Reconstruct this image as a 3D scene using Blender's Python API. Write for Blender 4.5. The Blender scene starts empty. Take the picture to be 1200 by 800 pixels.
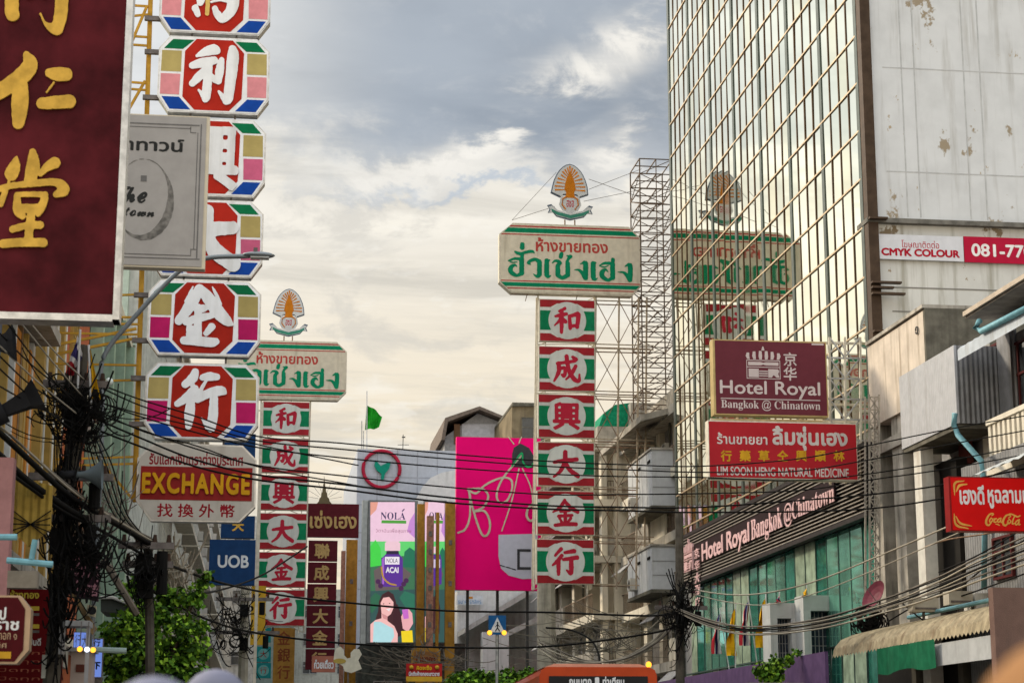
import bpy, math, random
import numpy as np
from mathutils import Vector, Matrix
random.seed(7); RNG = np.random.default_rng(7)
SC = bpy.context.scene
COL = SC.collection
R = math.radians
# ------------------------------------------------------------------ camera
F = 2245.0                      # focal length in pixels of a 1200 px wide frame
PITCH, YAW, EYE = R(12.19), R(7.39), 1.6
cam_d = bpy.data.cameras.new('camera'); cam = bpy.data.objects.new('camera', cam_d); COL.objects.link(cam)
cam_d.lens = 36 * F / 1200; cam_d.sensor_width = 36; cam_d.clip_start = .1; cam_d.clip_end = 4000
cam.location = (0, 0, EYE); cam.rotation_euler = (math.pi / 2 + PITCH, 0, -YAW)
cam_d.dof.use_dof = True; cam_d.dof.focus_distance = 62; cam_d.dof.aperture_fstop = 3.2
SC.camera = cam
SC.view_settings.view_transform = 'Standard'; SC.view_settings.look = 'None'
SC.view_settings.exposure = 0.0; SC.view_settings.gamma = 1
# ------------------------------------------------------------------ surveying: photo direction -> point on a real plane
_fw = Vector((math.sin(YAW) * math.cos(PITCH), math.cos(YAW) * math.cos(PITCH), math.sin(PITCH)))
_rt = Vector((math.cos(YAW), -math.sin(YAW), 0)); _up = Vector((-math.sin(YAW) * math.sin(PITCH), -math.cos(YAW) * math.sin(PITCH), math.cos(PITCH)))
O3 = Vector((0, 0, EYE))
def ray(px, py): return _fw * F + _rt * (px - 600) + _up * (400 - py)
def atY(px, py, Y): d = ray(px, py); return O3 + d * (Y / d.y)
def atX(px, py, X): d = ray(px, py); return O3 + d * (X / d.x)
# ------------------------------------------------------------------ world: sky texture under a layer of broken cloud
SUN_EL, SUN_AZ = R(32), R(-46)       # azimuth from +Y, negative = to the left
W = bpy.data.worlds.new('World'); SC.world = W; W.use_nodes = True
nt = W.node_tree; N = nt.nodes; K = nt.links; N.clear()
def node(t, **kw):
    n = N.new(t)
    for k, v in kw.items(): setattr(n, k, v)
    return n
def wmath(op, a, b=None, c=None, clamp=False):
    n = N.new('ShaderNodeMath'); n.operation = op; n.use_clamp = clamp
    for i, v in enumerate((a, b, c)):
        if v is None: continue
        if isinstance(v, (int, float)): n.inputs[i].default_value = v
        else: K.new(v, n.inputs[i])
    return n.outputs[0]
def wmix(f, a, b):
    n = N.new('ShaderNodeMix'); n.data_type = 'RGBA'
    for s, v in ((n.inputs[0], f), (n.inputs[6], a), (n.inputs[7], b)):
        if isinstance(v, (int, float)): s.default_value = v
        elif isinstance(v, tuple): s.default_value = (*v, 1)
        else: K.new(v, s)
    return n.outputs[2]
def wsmooth(v, a, b):
    n = N.new('ShaderNodeMapRange'); n.interpolation_type = 'SMOOTHSTEP'
    K.new(v, n.inputs[0]); n.inputs[1].default_value = a; n.inputs[2].default_value = b
    return n.outputs[0]
def wnoise(vec, scale, detail, rough=.55, dist=0.0, off=(0, 0, 0), st=(1, 1, 1)):
    m = N.new('ShaderNodeMapping'); K.new(vec, m.inputs[0]); m.inputs[1].default_value = off; m.inputs[3].default_value = st
    n = N.new('ShaderNodeTexNoise'); K.new(m.outputs[0], n.inputs[0])
    n.inputs['Scale'].default_value = scale; n.inputs['Detail'].default_value = detail
    n.inputs['Roughness'].default_value = rough; n.inputs['Distortion'].default_value = dist
    return n.outputs[0]
tc = node('ShaderNodeTexCoord'); sep = node('ShaderNodeSeparateXYZ'); K.new(tc.outputs['Generated'], sep.inputs[0])
sx, sy, sz = sep.outputs
zz = wmath('ADD', wmath('MAXIMUM', sz, 0.0), 0.16)
cmb = node('ShaderNodeCombineXYZ'); K.new(wmath('DIVIDE', sx, zz), cmb.inputs[0]); K.new(wmath('DIVIDE', sy, zz), cmb.inputs[1])
cv = cmb.outputs[0]
n1 = wnoise(cv, 1.3, 6, .55, .6, (3.1, .4, 0), (.8, 1, 1))
n2 = wnoise(cv, 2.6, 9, .62, .5, (1.7, 5.2, 0), (.5, 1.6, 1))
n3 = wnoise(cv, 6.0, 8, .6, .3, (8.7, 2.2, 0), (.6, 1.3, 1))
n4 = wnoise(tc.outputs['Generated'], 13, 11, .62, .35, (2.3, .7, 1.1), (1, 1, 2.0))
n5 = wnoise(tc.outputs['Generated'], 34, 9, .6, .2, (.3, 4.7, 2.1), (1, 1, 2.6))
front = wmath('GREATER_THAN', sy, .05)
az0 = wmath('DIVIDE', sx, wmath('MAXIMUM', sy, .05))
az = wmath('ADD', az0, wmath('ADD', wmath('MULTIPLY', wmath('SUBTRACT', n1, .5), .06), wmath('MULTIPLY', wmath('SUBTRACT', n4, .5), .17)))
zw = wmath('ADD', sz, wmath('ADD', wmath('MULTIPLY', wmath('SUBTRACT', n2, .5), .03), wmath('MULTIPLY', wmath('SUBTRACT', n4, .5), .085)))
def patch(px, py, wx, wy):
    """soft cloud patch centred where a given line of sight meets the sky"""
    d = ray(px, py).normalized(); ca, cz = d.x / d.y, d.z
    u = wmath('DIVIDE', wmath('SUBTRACT', az, ca), wx * .00046); v = wmath('DIVIDE', wmath('SUBTRACT', zw, cz), wy * .00042)
    r2 = wmath('ADD', wmath('MULTIPLY', u, u), wmath('MULTIPLY', v, v))
    return wmath('MULTIPLY', wmath('EXPONENT', wmath('MULTIPLY', r2, -1)), front)
def total(*p):
    t = p[0]
    for q in p[1:]: t = wmath('ADD', t, q)
    return wmath('MINIMUM', t, 1.0)
warm = wmix(wsmooth(sz, .04, .15), (.95, .77, .53), (.93, .82, .64))
warm = wmix(wsmooth(sz, .17, .29), warm, (.93, .88, .78))
warm = wmix(wmath('MULTIPLY', wsmooth(n2, .45, .68), .7), warm, (.60, .565, .49))
warm = wmix(wmath('MULTIPLY', wsmooth(n3, .54, .7), .6), warm, (1.0, .95, .84))
dark = wmix(wsmooth(n1, .35, .62), (.43, .475, .53), (.29, .333, .39))
dark = wmix(wmath('MULTIPLY', wsmooth(n3, .5, .7), .35), dark, (.55, .58, .61))
bank = wmath('MULTIPLY', wsmooth(zw, .283, .318), wmath('ADD', .62, wmath('MULTIPLY', wsmooth(az0, -.02, .08), .38)))
gaps = total(patch(690, 88, 52, 20), patch(748, 42, 42, 26), patch(752, 168, 40, 24), patch(480, 196, 95, 15), patch(560, 172, 40, 14))
bank = wmath('MULTIPLY', bank, wmath('SUBTRACT', 1.0, gaps))
hole2 = wsmooth(n1, .60, .74)
bank = wmath('MULTIPLY', bank, wmath('SUBTRACT', 1.0, wmath('MULTIPLY', hole2, .8)))
cl = wmix(wmath('MULTIPLY', total(patch(540, 213, 150, 8), patch(820, 190, 70, 10)), .8), warm, (.46, .54, .64))
cl = wmix(wmath('MULTIPLY', patch(470, 262, 170, 12), .75), cl, (1.0, .94, .82))
dark = wmix(wmath('MULTIPLY', wsmooth(n4, .5, .68), .55), dark, (.58, .60, .62))
cl = wmix(wmath('MULTIPLY', wsmooth(n4, .52, .64), .5), cl, (.60, .575, .52))
cl = wmix(wmath('MULTIPLY', wsmooth(n5, .54, .66), .32), cl, (1.0, .96, .87))
cl = wmix(bank, cl, dark)
cl = wmix(wmath('MULTIPLY', gaps, .6), cl, (1.0, .97, .91))
# unseen zenith is brightened, CIE overcast style, as added fill for camera-facing signs
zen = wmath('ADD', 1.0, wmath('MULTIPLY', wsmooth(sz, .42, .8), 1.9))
back = wmath('ADD', 1.0, wmath('MULTIPLY', wsmooth(wmath('MULTIPLY', sy, -1), -.1, .6), .8))  # sky behind the camera also brightened, added fill for the sign faces
sv_ = Vector((math.sin(SUN_AZ) * math.cos(SUN_EL), math.cos(SUN_AZ) * math.cos(SUN_EL), math.sin(SUN_EL)))
dt = node('ShaderNodeVectorMath', operation='DOT_PRODUCT'); K.new(tc.outputs['Generated'], dt.inputs[0]); dt.inputs[1].default_value = sv_
glare = wmath('ADD', 1.0, wmath('MULTIPLY', wsmooth(dt.outputs['Value'], .70, .98), 1.7))      # the veiled sun brightens the cloud around it
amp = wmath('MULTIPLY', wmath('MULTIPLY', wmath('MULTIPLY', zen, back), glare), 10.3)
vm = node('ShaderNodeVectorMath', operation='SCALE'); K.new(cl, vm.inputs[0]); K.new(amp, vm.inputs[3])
sky = node('ShaderNodeTexSky', sky_type='NISHITA', sun_disc=False, sun_elevation=SUN_EL, sun_rotation=SUN_AZ)
mixed = wmix(.93, sky.outputs[0], vm.outputs[0])
bg = node('ShaderNodeBackground'); K.new(mixed, bg.inputs[0]); bg.inputs[1].default_value = .1
wo = node('ShaderNodeOutputWorld'); K.new(bg.outputs[0], wo.inputs[0])
sun_d = bpy.data.lights.new('sun', 'SUN'); sun_d.energy = 4.0; sun_d.angle = R(9); sun_d.color = (1, .86, .66)
sun = bpy.data.objects.new('sun', sun_d); COL.objects.link(sun)
sdir = Vector((math.sin(SUN_AZ) * math.cos(SUN_EL), math.cos(SUN_AZ) * math.cos(SUN_EL), math.sin(SUN_EL)))
sun.rotation_euler = sdir.to_track_quat('Z', 'Y').to_euler()
# ------------------------------------------------------------------ materials
MATS = {}
def mat(name, col, rough=.6, metal=0.0, var=.12, scale=3.0, streak=0.0, streak_col=(.08, .07, .06), spots=0.0, spot_col=(.3, .2, .12),
        bump=0.0, bscale=40.0, emit=0.0, ribs=None, spec=.05, coat=0.0):
    """procedural paint/concrete/metal: mottled colour, rain streaks with their own shape, peeled spots, bump, ribs"""
    if name in MATS: return MATS[name]
    m = bpy.data.materials.new(name); m.use_nodes = True; MATS[name] = m
    t = m.node_tree; b = t.nodes['Principled BSDF']; L = t.links
    b.inputs['Roughness'].default_value = rough; b.inputs['Metallic'].default_value = metal
    b.inputs['Specular IOR Level'].default_value = spec; b.inputs['Coat Weight'].default_value = coat
    tcn = t.nodes.new('ShaderNodeTexCoord')
    def noise(sc, det, st=(1, 1, 1), rg=.6):
        mp = t.nodes.new('ShaderNodeMapping'); mp.inputs[3].default_value = st; L.new(tcn.outputs['Object'], mp.inputs[0])
        n = t.nodes.new('ShaderNodeTexNoise'); L.new(mp.outputs[0], n.inputs[0]); n.inputs['Scale'].default_value = sc
        n.inputs['Detail'].default_value = det; n.inputs['Roughness'].default_value = rg
        return n.outputs[0]
    def mix(f, a, c):
        n = t.nodes.new('ShaderNodeMix'); n.data_type = 'RGBA'
        for s, v in ((n.inputs[0], f), (n.inputs[6], a), (n.inputs[7], c)):
            if isinstance(v, (int, float)): s.default_value = v
            elif isinstance(v, tuple): s.default_value = (*v, 1)
            else: L.new(v, s)
        return n.outputs[2]
    def ss(v, a, c, to=1.0):
        n = t.nodes.new('ShaderNodeMapRange'); n.interpolation_type = 'SMOOTHSTEP'; L.new(v, n.inputs[0])
        n.inputs[1].default_value = a; n.inputs[2].default_value = c; n.inputs[4].default_value = to
        return n.outputs[0]
    lo = tuple(max(0, c * (1 - var)) for c in col); hic = tuple(min(1, c * (1 + var)) for c in col)
    out = mix(ss(noise(scale, 5), .3, .7), lo, hic)
    if streak: out = mix(ss(noise(1.0, 6, (3.0, 3.0, .22)), .5, .74, streak), out, streak_col)
    if spots:
        out = mix(ss(noise(.62, 9, (1, 1, .8), .68), .66 - spots * .12, .69 - spots * .12), out, spot_col); out = mix(ss(noise(1.9, 10, (1, 1, .6), .7), .70 - spots * .12, .72 - spots * .12), out, tuple(c * 1.3 for c in spot_col))
    if emit: b.inputs['Base Color'].default_value = (.02, .02, .02, 1)
    else:
        oi = t.nodes.new('ShaderNodeObjectInfo'); mr = t.nodes.new('ShaderNodeMapRange'); L.new(oi.outputs['Random'], mr.inputs[0]); mr.inputs[3].default_value = .88; mr.inputs[4].default_value = 1.06   # every piece has faded a little differently
        hs = t.nodes.new('ShaderNodeHueSaturation'); L.new(mr.outputs[0], hs.inputs['Value']); L.new(out, hs.inputs['Color']); L.new(hs.outputs[0], b.inputs['Base Color'])
    if emit:
        L.new(out, b.inputs['Emission Color']); b.inputs['Emission Strength'].default_value = emit
    h = None
    if bump:
        bn = t.nodes.new('ShaderNodeBump'); bn.inputs[0].default_value = bump; bn.inputs[1].default_value = .02
        L.new(noise(bscale, 4), bn.inputs['Height']); L.new(bn.outputs[0], b.inputs['Normal'])
    if ribs:                                          # corrugation: ribs = (axis, wavelength m, depth m)
        wv = t.nodes.new('ShaderNodeTexWave'); wv.bands_direction = ribs[0]; wv.inputs['Scale'].default_value = .314 / ribs[1]
        L.new(tcn.outputs['Object'], wv.inputs[0])
        bn = t.nodes.new('ShaderNodeBump'); bn.inputs[0].default_value = 1.0; bn.inputs[1].default_value = ribs[2]
        L.new(wv.outputs['Fac'], bn.inputs['Height']); L.new(bn.outputs[0], b.inputs['Normal'])
    return m
def glow(name, col, s):
    if name in MATS: return MATS[name]
    return mat(name, col, .5, 0, .03, emit=s)
def glass(name, tint, rough=.03, metal=1.0):
    if name in MATS: return MATS[name]
    return mat(name, tint, rough, metal, .04, .6)
# ------------------------------------------------------------------ mesh builder
class MB:
    def __init__(s): s.v = []; s.f = []
    def quad(s, *p):
        n = len(s.v); s.v += [tuple(q) for q in p]; s.f.append(tuple(range(n, n + len(p)))); return s
    def box(s, lo, hi):
        x0, y0, z0 = lo; x1, y1, z1 = hi; n = len(s.v)
        s.v += [(x0, y0, z0), (x1, y0, z0), (x1, y1, z0), (x0, y1, z0), (x0, y0, z1), (x1, y0, z1), (x1, y1, z1), (x0, y1, z1)]
        s.f += [tuple(n + i for i in q) for q in ((0, 3, 2, 1), (4, 5, 6, 7), (0, 1, 5, 4), (1, 2, 6, 5), (2, 3, 7, 6), (3, 0, 4, 7))]; return s
    def prism(s, poly, y0, y1, ax='y'):
        """extrude a polygon of (x, z) along y (or of (y, z) along x, or (x, y) along z)"""
        n = len(s.v); k = len(poly)
        P = {'y': lambda a, b, c: (a, c, b), 'x': lambda a, b, c: (c, a, b), 'z': lambda a, b, c: (a, b, c)}[ax]
        for y in (y0, y1): s.v += [P(a, b, y) for a, b in poly]
        s.f.append(tuple(range(n, n + k))); s.f.append(tuple(range(n + 2 * k - 1, n + k - 1, -1)))
        for i in range(k):
            j = (i + 1) % k; s.f.append((n + i, n + k + i, n + k + j, n + j))
        return s
    def tube(s, pts, r, k=6, caps=True):
        pts = [Vector(p) for p in pts]; n = len(s.v); m = len(pts)
        rr = r if isinstance(r, (list, tuple)) else [r] * m
        for i, p in enumerate(pts):
            d = (pts[min(i + 1, m - 1)] - pts[max(i - 1, 0)])
            if d.length < 1e-9: d = Vector((0, 0, 1))
            d.normalize(); a = d.cross(Vector((0, 0, 1)) if abs(d.z) < .95 else Vector((1, 0, 0))).normalized(); b = d.cross(a)
            for q in range(k):
                w = 2 * math.pi * q / k + math.pi / k; s.v.append(tuple(p + (a * math.cos(w) + b * math.sin(w)) * rr[i]))
        for i in range(m - 1):
            for q in range(k):
                q2 = (q + 1) % k; s.f.append((n + i * k + q, n + i * k + q2, n + (i + 1) * k + q2, n + (i + 1) * k + q))
        if caps: s.f.append(tuple(n + q for q in range(k))[::-1]); s.f.append(tuple(n + (m - 1) * k + q for q in range(k)))
        return s
    def bar(s, a, b, r, k=4): return s.tube([a, b], r, k)
    def sphere(s, c, r, u=10, w=7, sc=(1, 1, 1)):
        n = len(s.v); c = Vector(c)
        for i in range(w + 1):
            th = math.pi * i / w
            for j in range(u):
                ph = 2 * math.pi * j / u
                s.v.append((c.x + r * sc[0] * math.sin(th) * math.cos(ph), c.y + r * sc[1] * math.sin(th) * math.sin(ph), c.z + r * sc[2] * math.cos(th)))
        for i in range(w):
            for j in range(u):
                j2 = (j + 1) % u; s.f.append((n + i * u + j, n + (i + 1) * u + j, n + (i + 1) * u + j2, n + i * u + j2))
        return s
    def build(s, name, m, parent=None, smooth=False, **tags):
        me = bpy.data.meshes.new(name); me.from_pydata(s.v, [], s.f); me.validate(); me.update()
        if m is not None: me.materials.append(m)
        if smooth:
            me.polygons.foreach_set('use_smooth', [True] * len(me.polygons))
        o = bpy.data.objects.new(name, me); COL.objects.link(o)
        if parent is not None: o.parent = parent
        return o
def tag(o, label, cat, group=None, kind=None):
    o['label'] = label; o['category'] = cat
    if group: o['group'] = group
    if kind: o['kind'] = kind
    return o
def struct(o): o['kind'] = 'structure'; return o
def thing(name, label, cat, loc=(0, 0, 0), group=None, rz=0):
    o = bpy.data.objects.new(name, None); o.empty_display_size = .3; COL.objects.link(o); o.location = loc; o.rotation_euler.z = rz
    return tag(o, label, cat, group)
def kids(o): return [c for c in bpy.data.objects if c.parent == o]
def copy_tree(o, parent=None, chm=None):
    if chm is None:
        chm = {}
        for c in bpy.data.objects:
            if c.parent: chm.setdefault(c.parent.name, []).append(c)
    c = o.copy(); COL.objects.link(c); c.parent = parent
    for ch in chm.get(o.name, []): copy_tree(ch, c, chm)
    return c
def crom(pts, n=8):
    """Catmull-Rom through points (any dimension, as lists)"""
    P = [np.array(p, float) for p in pts]; P = [2 * P[0] - P[1]] + P + [2 * P[-1] - P[-2]]; out = []
    for i in range(1, len(P) - 2):
        for j in range(n):
            t = j / n; a, b, c, d = P[i - 1], P[i], P[i + 1], P[i + 2]
            out.append(.5 * (2 * b + (c - a) * t + (2 * a - 5 * b + 4 * c - d) * t * t + (3 * b - a - 3 * c + d) * t ** 3))
    out.append(P[-2]); return out
# ------------------------------------------------------------------ lettering: glyph outlines or brush strokes -> clean flat or raised meshes
def outlines(text, shear=0.0):
    cu = bpy.data.curves.new('lettering_source', 'FONT'); cu.body = text; cu.size = 1; cu.shear = shear
    o = bpy.data.objects.new('lettering_source', cu); COL.objects.link(o)
    dg = bpy.context.evaluated_depsgraph_get(); c2 = o.evaluated_get(dg).to_curve(dg); polys = []
    for sp in c2.splines:
        pts = sp.bezier_points; k = len(pts); poly = []
        for i in range(k):
            a, b = pts[i], pts[(i + 1) % k]; p0, p1, p2, p3 = a.co, a.handle_right, b.handle_left, b.co
            straight = ((p1 - p0).length < 1e-6 and (p3 - p2).length < 1e-6)
            for q in range(1 if straight else 5):
                t = q / 5; u = 1 - t
                v = p0 * u ** 3 + p1 * 3 * u * u * t + p2 * 3 * u * t * t + p3 * t ** 3; poly.append((v.x, v.y))
        if len(poly) > 2: polys.append(np.array(poly))
    o.evaluated_get(dg).to_curve_clear(); bpy.data.objects.remove(o); bpy.data.curves.remove(cu)
    return polys
def blur(a, k):
    ker = np.array(k, float); ker /= ker.sum(); h = len(k) // 2
    p = np.pad(a, h); o = sum(ker[i] * p[:, i:i + a.shape[1]] for i in range(len(k)))
    return sum(ker[i] * o[i:i + a.shape[0]] for i in range(len(k)))
def raster(polys, res, bold=0.0):
    """non-zero winding raster at 3x supersampling, dilated by bold (em); returns field at nodes + origin + pitch"""
    allp = np.vstack(polys); pad = bold + 3.0 / res
    x0, y0 = allp.min(0) - pad; x1, y1 = allp.max(0) + pad; h = 1.0 / (res * 3)
    nx = (int((x1 - x0) / h) // 3 + 1) * 3; ny = (int((y1 - y0) / h) // 3 + 1) * 3
    D = np.zeros((ny, nx + 1), np.int16)
    for p in polys:
        q = np.roll(p, -1, 0)
        for (ax, ay), (bx, by) in zip(p, q):
            if ay == by: continue
            w = 1 if by > ay else -1
            if by < ay: ax, ay, bx, by = bx, by, ax, ay
            r0 = max(0, math.ceil((ay - y0) / h - .5)); r1 = min(ny - 1, math.ceil((by - y0) / h - .5) - 1)
            if r1 < r0: continue
            rows = np.arange(r0, r1 + 1); xs = ax + (bx - ax) * ((y0 + (rows + .5) * h - ay) / (by - ay))
            cs = np.clip(np.ceil((xs - x0) / h - .5).astype(int), 0, nx); np.add.at(D, (rows, cs), w)
    B = (np.cumsum(D, 1)[:, :nx] != 0)
    rad = int(round(bold / h))
    if rad > 0:
        P = np.pad(B, rad); o = np.zeros_like(B)
        for dy in range(-rad, rad + 1):
            for dx in range(-rad, rad + 1):
                if dx * dx + dy * dy <= rad * rad + .5: o |= P[rad + dy:rad + dy + ny, rad + dx:rad + dx + nx]
        B = o
    return blur(B.astype(float), [1, 2, 3, 2, 1])[1::3, 1::3], x0 + 1.5 * h, y0 + 1.5 * h, 1.0 / res
def brush(strokes, res):
    """strokes: lists of (x, y, r) -> union of tapered round brush marks as a field (y up)"""
    S = [np.array(crom(s, 8)) for s in strokes]; A = np.vstack(S); m = A[:, 2].max() + 3 / res
    x0, y0 = A[:, 0].min() - m, A[:, 1].min() - m; x1, y1 = A[:, 0].max() + m, A[:, 1].max() + m
    h = 1 / res; X, Y = np.meshgrid(np.arange(x0, x1 + h, h), np.arange(y0, y1 + h, h)); f = np.full(X.shape, -9.0)
    for s in S:
        for (ax, ay, ar), (bx, by, br) in zip(s[:-1], s[1:]):
            l2 = max((bx - ax) ** 2 + (by - ay) ** 2, 1e-12); t = np.clip(((X - ax) * (bx - ax) + (Y - ay) * (by - ay)) / l2, 0, 1)
            d = np.hypot(X - ax - t * (bx - ax), Y - ay - t * (by - ay)); f = np.maximum(f, ar + t * (br - ar) - d)
    f = f + blur(RNG.normal(0, 1, f.shape), [1, 2, 3, 2, 1]) * h * .7
    return np.clip(.5 + f / (2 * h), 0, 1), x0, y0, h
_SQ = {}
def contour(field, x0, y0, h):
    """marching squares with full cells merged into row strips -> (faces as lists of 2-D points, boundary segments)"""
    f = field - .5; ny, nx = f.shape; faces = []; segs = []
    ins = f > 0; cnt = ins[:-1, :-1].astype(int) + ins[:-1, 1:] + ins[1:, 1:] + ins[1:, :-1]
    for r in range(ny - 1):
        row = cnt[r]; run = None
        if row.max() == 0: continue
        for c in range(nx - 1):
            k = row[c]
            if k == 4:
                if run is None: run = c
                continue
            if run is not None:
                faces.append([(x0 + run * h, y0 + r * h), (x0 + c * h, y0 + r * h), (x0 + c * h, y0 + r * h + h), (x0 + run * h, y0 + r * h + h)]); run = None
            if k == 0: continue
            cr = [(c, r), (c + 1, r), (c + 1, r + 1), (c, r + 1)]; poly = []; cut = []
            for i in range(4):
                a, b = cr[i], cr[(i + 1) % 4]; fa, fb = f[a[1], a[0]], f[b[1], b[0]]
                if fa > 0: poly.append((x0 + a[0] * h, y0 + a[1] * h))
                if (fa > 0) != (fb > 0):
                    t = fa / (fa - fb); p = (x0 + (a[0] + t * (b[0] - a[0])) * h, y0 + (a[1] + t * (b[1] - a[1])) * h)
                    cut.append((p, fa > 0)); poly.append(p)
            faces.append(poly)
            for i in range(len(cut)):
                if cut[i][1]: segs.append((cut[i][0], cut[(i + 1) % len(cut)][0]))
        if run is not None:
            c = nx - 1; faces.append([(x0 + run * h, y0 + r * h), (x0 + c * h, y0 + r * h), (x0 + c * h, y0 + r * h + h), (x0 + run * h, y0 + r * h + h)])
    return faces, segs
GC = {}
def glyph_shape(src, res=30, bold=0.0, shear=0.0):
    key = (src if isinstance(src, str) else repr(src), res, bold, shear)
    if key not in GC:
        if isinstance(src, str): fld = raster(outlines(src, shear), res, bold)
        else: fld = brush(src, res)
        GC[key] = contour(*fld)
    return GC[key]
def letters(parent, name, m, src, box, y, depth=0.0, res=30, bold=0.0, shear=0.0, keep=False, plane='xz', facing=-1):
    """put lettering into box (x0, z0, x1, z1) of the parent's local x-z plane at local y, facing -y; raised by depth.
    keep: keep the aspect and centre.  plane 'yz': on a wall facing -x, text running towards -y"""
    faces, segs = glyph_shape(src, res, bold, shear)
    P = np.array([p for f in faces for p in f]); a0, b0 = P.min(0); a1, b1 = P.max(0)
    x0, z0, x1, z1 = box; kx = (x1 - x0) / (a1 - a0); kz = (z1 - z0) / (b1 - b0); ox, oz = x0, z0
    if keep:
        k = min(kx, kz); ox += ((x1 - x0) - k * (a1 - a0)) / 2; oz += ((z1 - z0) - k * (b1 - b0)) / 2; kx = kz = k
    def T(p, d):
        u, w = ox + (p[0] - a0) * kx, oz + (p[1] - b0) * kz
        return (u, y - depth + d, w) if plane == 'xz' else (y - depth + d, -u, w)
    v = []; fs = []; idx = {}
    def V(p, d):
        q = T(p, d); kk = (round(q[0], 5), round(q[1], 5), round(q[2], 5))
        if kk not in idx: idx[kk] = len(v); v.append(q)
        return idx[kk]
    for f in faces:
        g = [V(p, 0) for p in f]; g2 = [g[i] for i in range(len(g)) if g[i] != g[i - 1]]
        if len(set(g2)) > 2: fs.append(g2)
    if depth > 0:
        for a, b in segs:
            q = [V(a, 0), V(b, 0), V(b, depth), V(a, depth)]
            if len(set(q)) == 4: fs.append(q)
    me = bpy.data.meshes.new(name); me.from_pydata(v, [], fs); me.validate(); me.materials.append(m)
    o = bpy.data.objects.new(name, me); COL.objects.link(o); o.parent = parent
    return o
def px_strokes(strokes, ox=0, oy=0, k=1.0):
    """strokes read off in pixels (y down) -> y up"""
    return [[(ox + x / k, -(oy + y / k), r / k) for x, y, r in s] for s in strokes]
# the green Thai shop name, angular brush letters read off an enlargement of the photograph
GREEN_NAME = px_strokes([
    [(95, 412, 12), (180, 378, 22), (260, 370, 26), (310, 385, 32)], [(98, 412, 10), (160, 438, 13), (240, 428, 10)], [(238, 510, 10), (200, 484, 22), (140, 525, 38), (130, 600, 42), (180, 650, 38), (240, 672, 28), (320, 632, 38)],
    [(320, 380, 42), (320, 500, 43), (320, 630, 42)], [(322, 375, 32), (330, 300, 30)], [(208, 245, 16), (250, 268, 28), (330, 288, 32)], [(310, 278, 28), (400, 246, 27), (500, 230, 26), (538, 258, 8)], [(330, 108, 38), (328, 168, 40)],
    [(462, 462, 16), (428, 435, 24), (500, 385, 30), (560, 375, 32), (618, 412, 42)], [(622, 410, 42), (622, 530, 42), (620, 640, 42)], [(612, 660, 36), (570, 676, 24), (524, 638, 9)],
    [(745, 388, 40), (745, 500, 43), (745, 640, 43)], [(750, 665, 34), (775, 682, 22), (816, 652, 8)], [(765, 385, 22), (800, 375, 8)],
    [(842, 424, 9), (890, 385, 20), (955, 398, 30), (990, 425, 18)], [(975, 430, 24), (936, 470, 36), (935, 560, 43), (936, 640, 42)], [(940, 650, 38), (1012, 688, 34), (1100, 640, 40)], [(1105, 430, 40), (1106, 540, 42), (1104, 640, 40)], [(1090, 400, 26), (1120, 340, 26), (1150, 300, 36)], [(1150, 300, 26), (1085, 284, 9)], [(1000, 256, 34), (986, 310, 36)]]
    , 590, 280, 14.55) + px_strokes([
    [(118, 522, 6), (190, 522, 21), (250, 570, 32), (300, 640, 45)], [(310, 400, 42), (311, 520, 43), (308, 655, 44)], [(290, 380, 26), (225, 416, 7)],
    [(435, 400, 42), (435, 520, 43), (436, 640, 43)], [(440, 665, 34), (470, 680, 20), (506, 652, 7)], [(455, 385, 22), (490, 385, 7)],
    [(540, 434, 10), (620, 390, 22), (700, 384, 28), (755, 402, 34)], [(545, 438, 9), (620, 456, 12), (690, 430, 8)], [(684, 540, 8), (640, 498, 22), (588, 540, 38), (582, 610, 42), (636, 664, 34), (690, 682, 26), (760, 640, 38)], [(760, 402, 42), (760, 520, 43), (760, 640, 42)], [(762, 385, 30), (766, 325, 36)],
    [(850, 536, 8), (940, 540, 23), (1000, 592, 34), (1040, 655, 42)], [(1055, 412, 42), (1056, 530, 43), (1046, 668, 42)], [(1030, 394, 26), (962, 438, 7)]], 665, 280, 14.12)
DRINK = px_strokes([[(596, 560, 6), (618, 545, 8), (606, 532, 9), (566, 548, 11), (524, 612, 14), (516, 668, 15), (545, 690, 12), (585, 655, 7)], [(588, 592, 8), (562, 628, 9), (574, 652, 9), (604, 622, 8), (590, 592, 7)], [(606, 606, 6), (640, 600, 6)],
    [(655, 600, 8), (626, 618, 9), (624, 648, 10), (660, 640, 7)], [(700, 596, 8), (670, 622, 9), (680, 650, 9), (708, 626, 8), (716, 592, 7), (712, 645, 9), (735, 640, 6)], [(640, 672, 5), (668, 678, 8), (694, 690, 5)],
    [(816, 590, 6), (846, 566, 8), (830, 548, 10), (786, 560, 11), (748, 618, 14), (742, 668, 15), (772, 690, 12), (815, 650, 7)], [(800, 548, 6), (850, 536, 10), (905, 556, 11), (940, 572, 10), (976, 556, 8)], [(828, 604, 8), (804, 640, 9), (816, 664, 9), (846, 638, 8), (830, 604, 7)],
    [(908, 556, 8), (878, 610, 9), (866, 664, 10), (896, 660, 6)], [(940, 616, 8), (908, 650, 9), (916, 680, 9), (946, 652, 8), (960, 606, 8), (952, 676, 9), (974, 670, 5)]], 1110, 555, 11.43)
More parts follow.
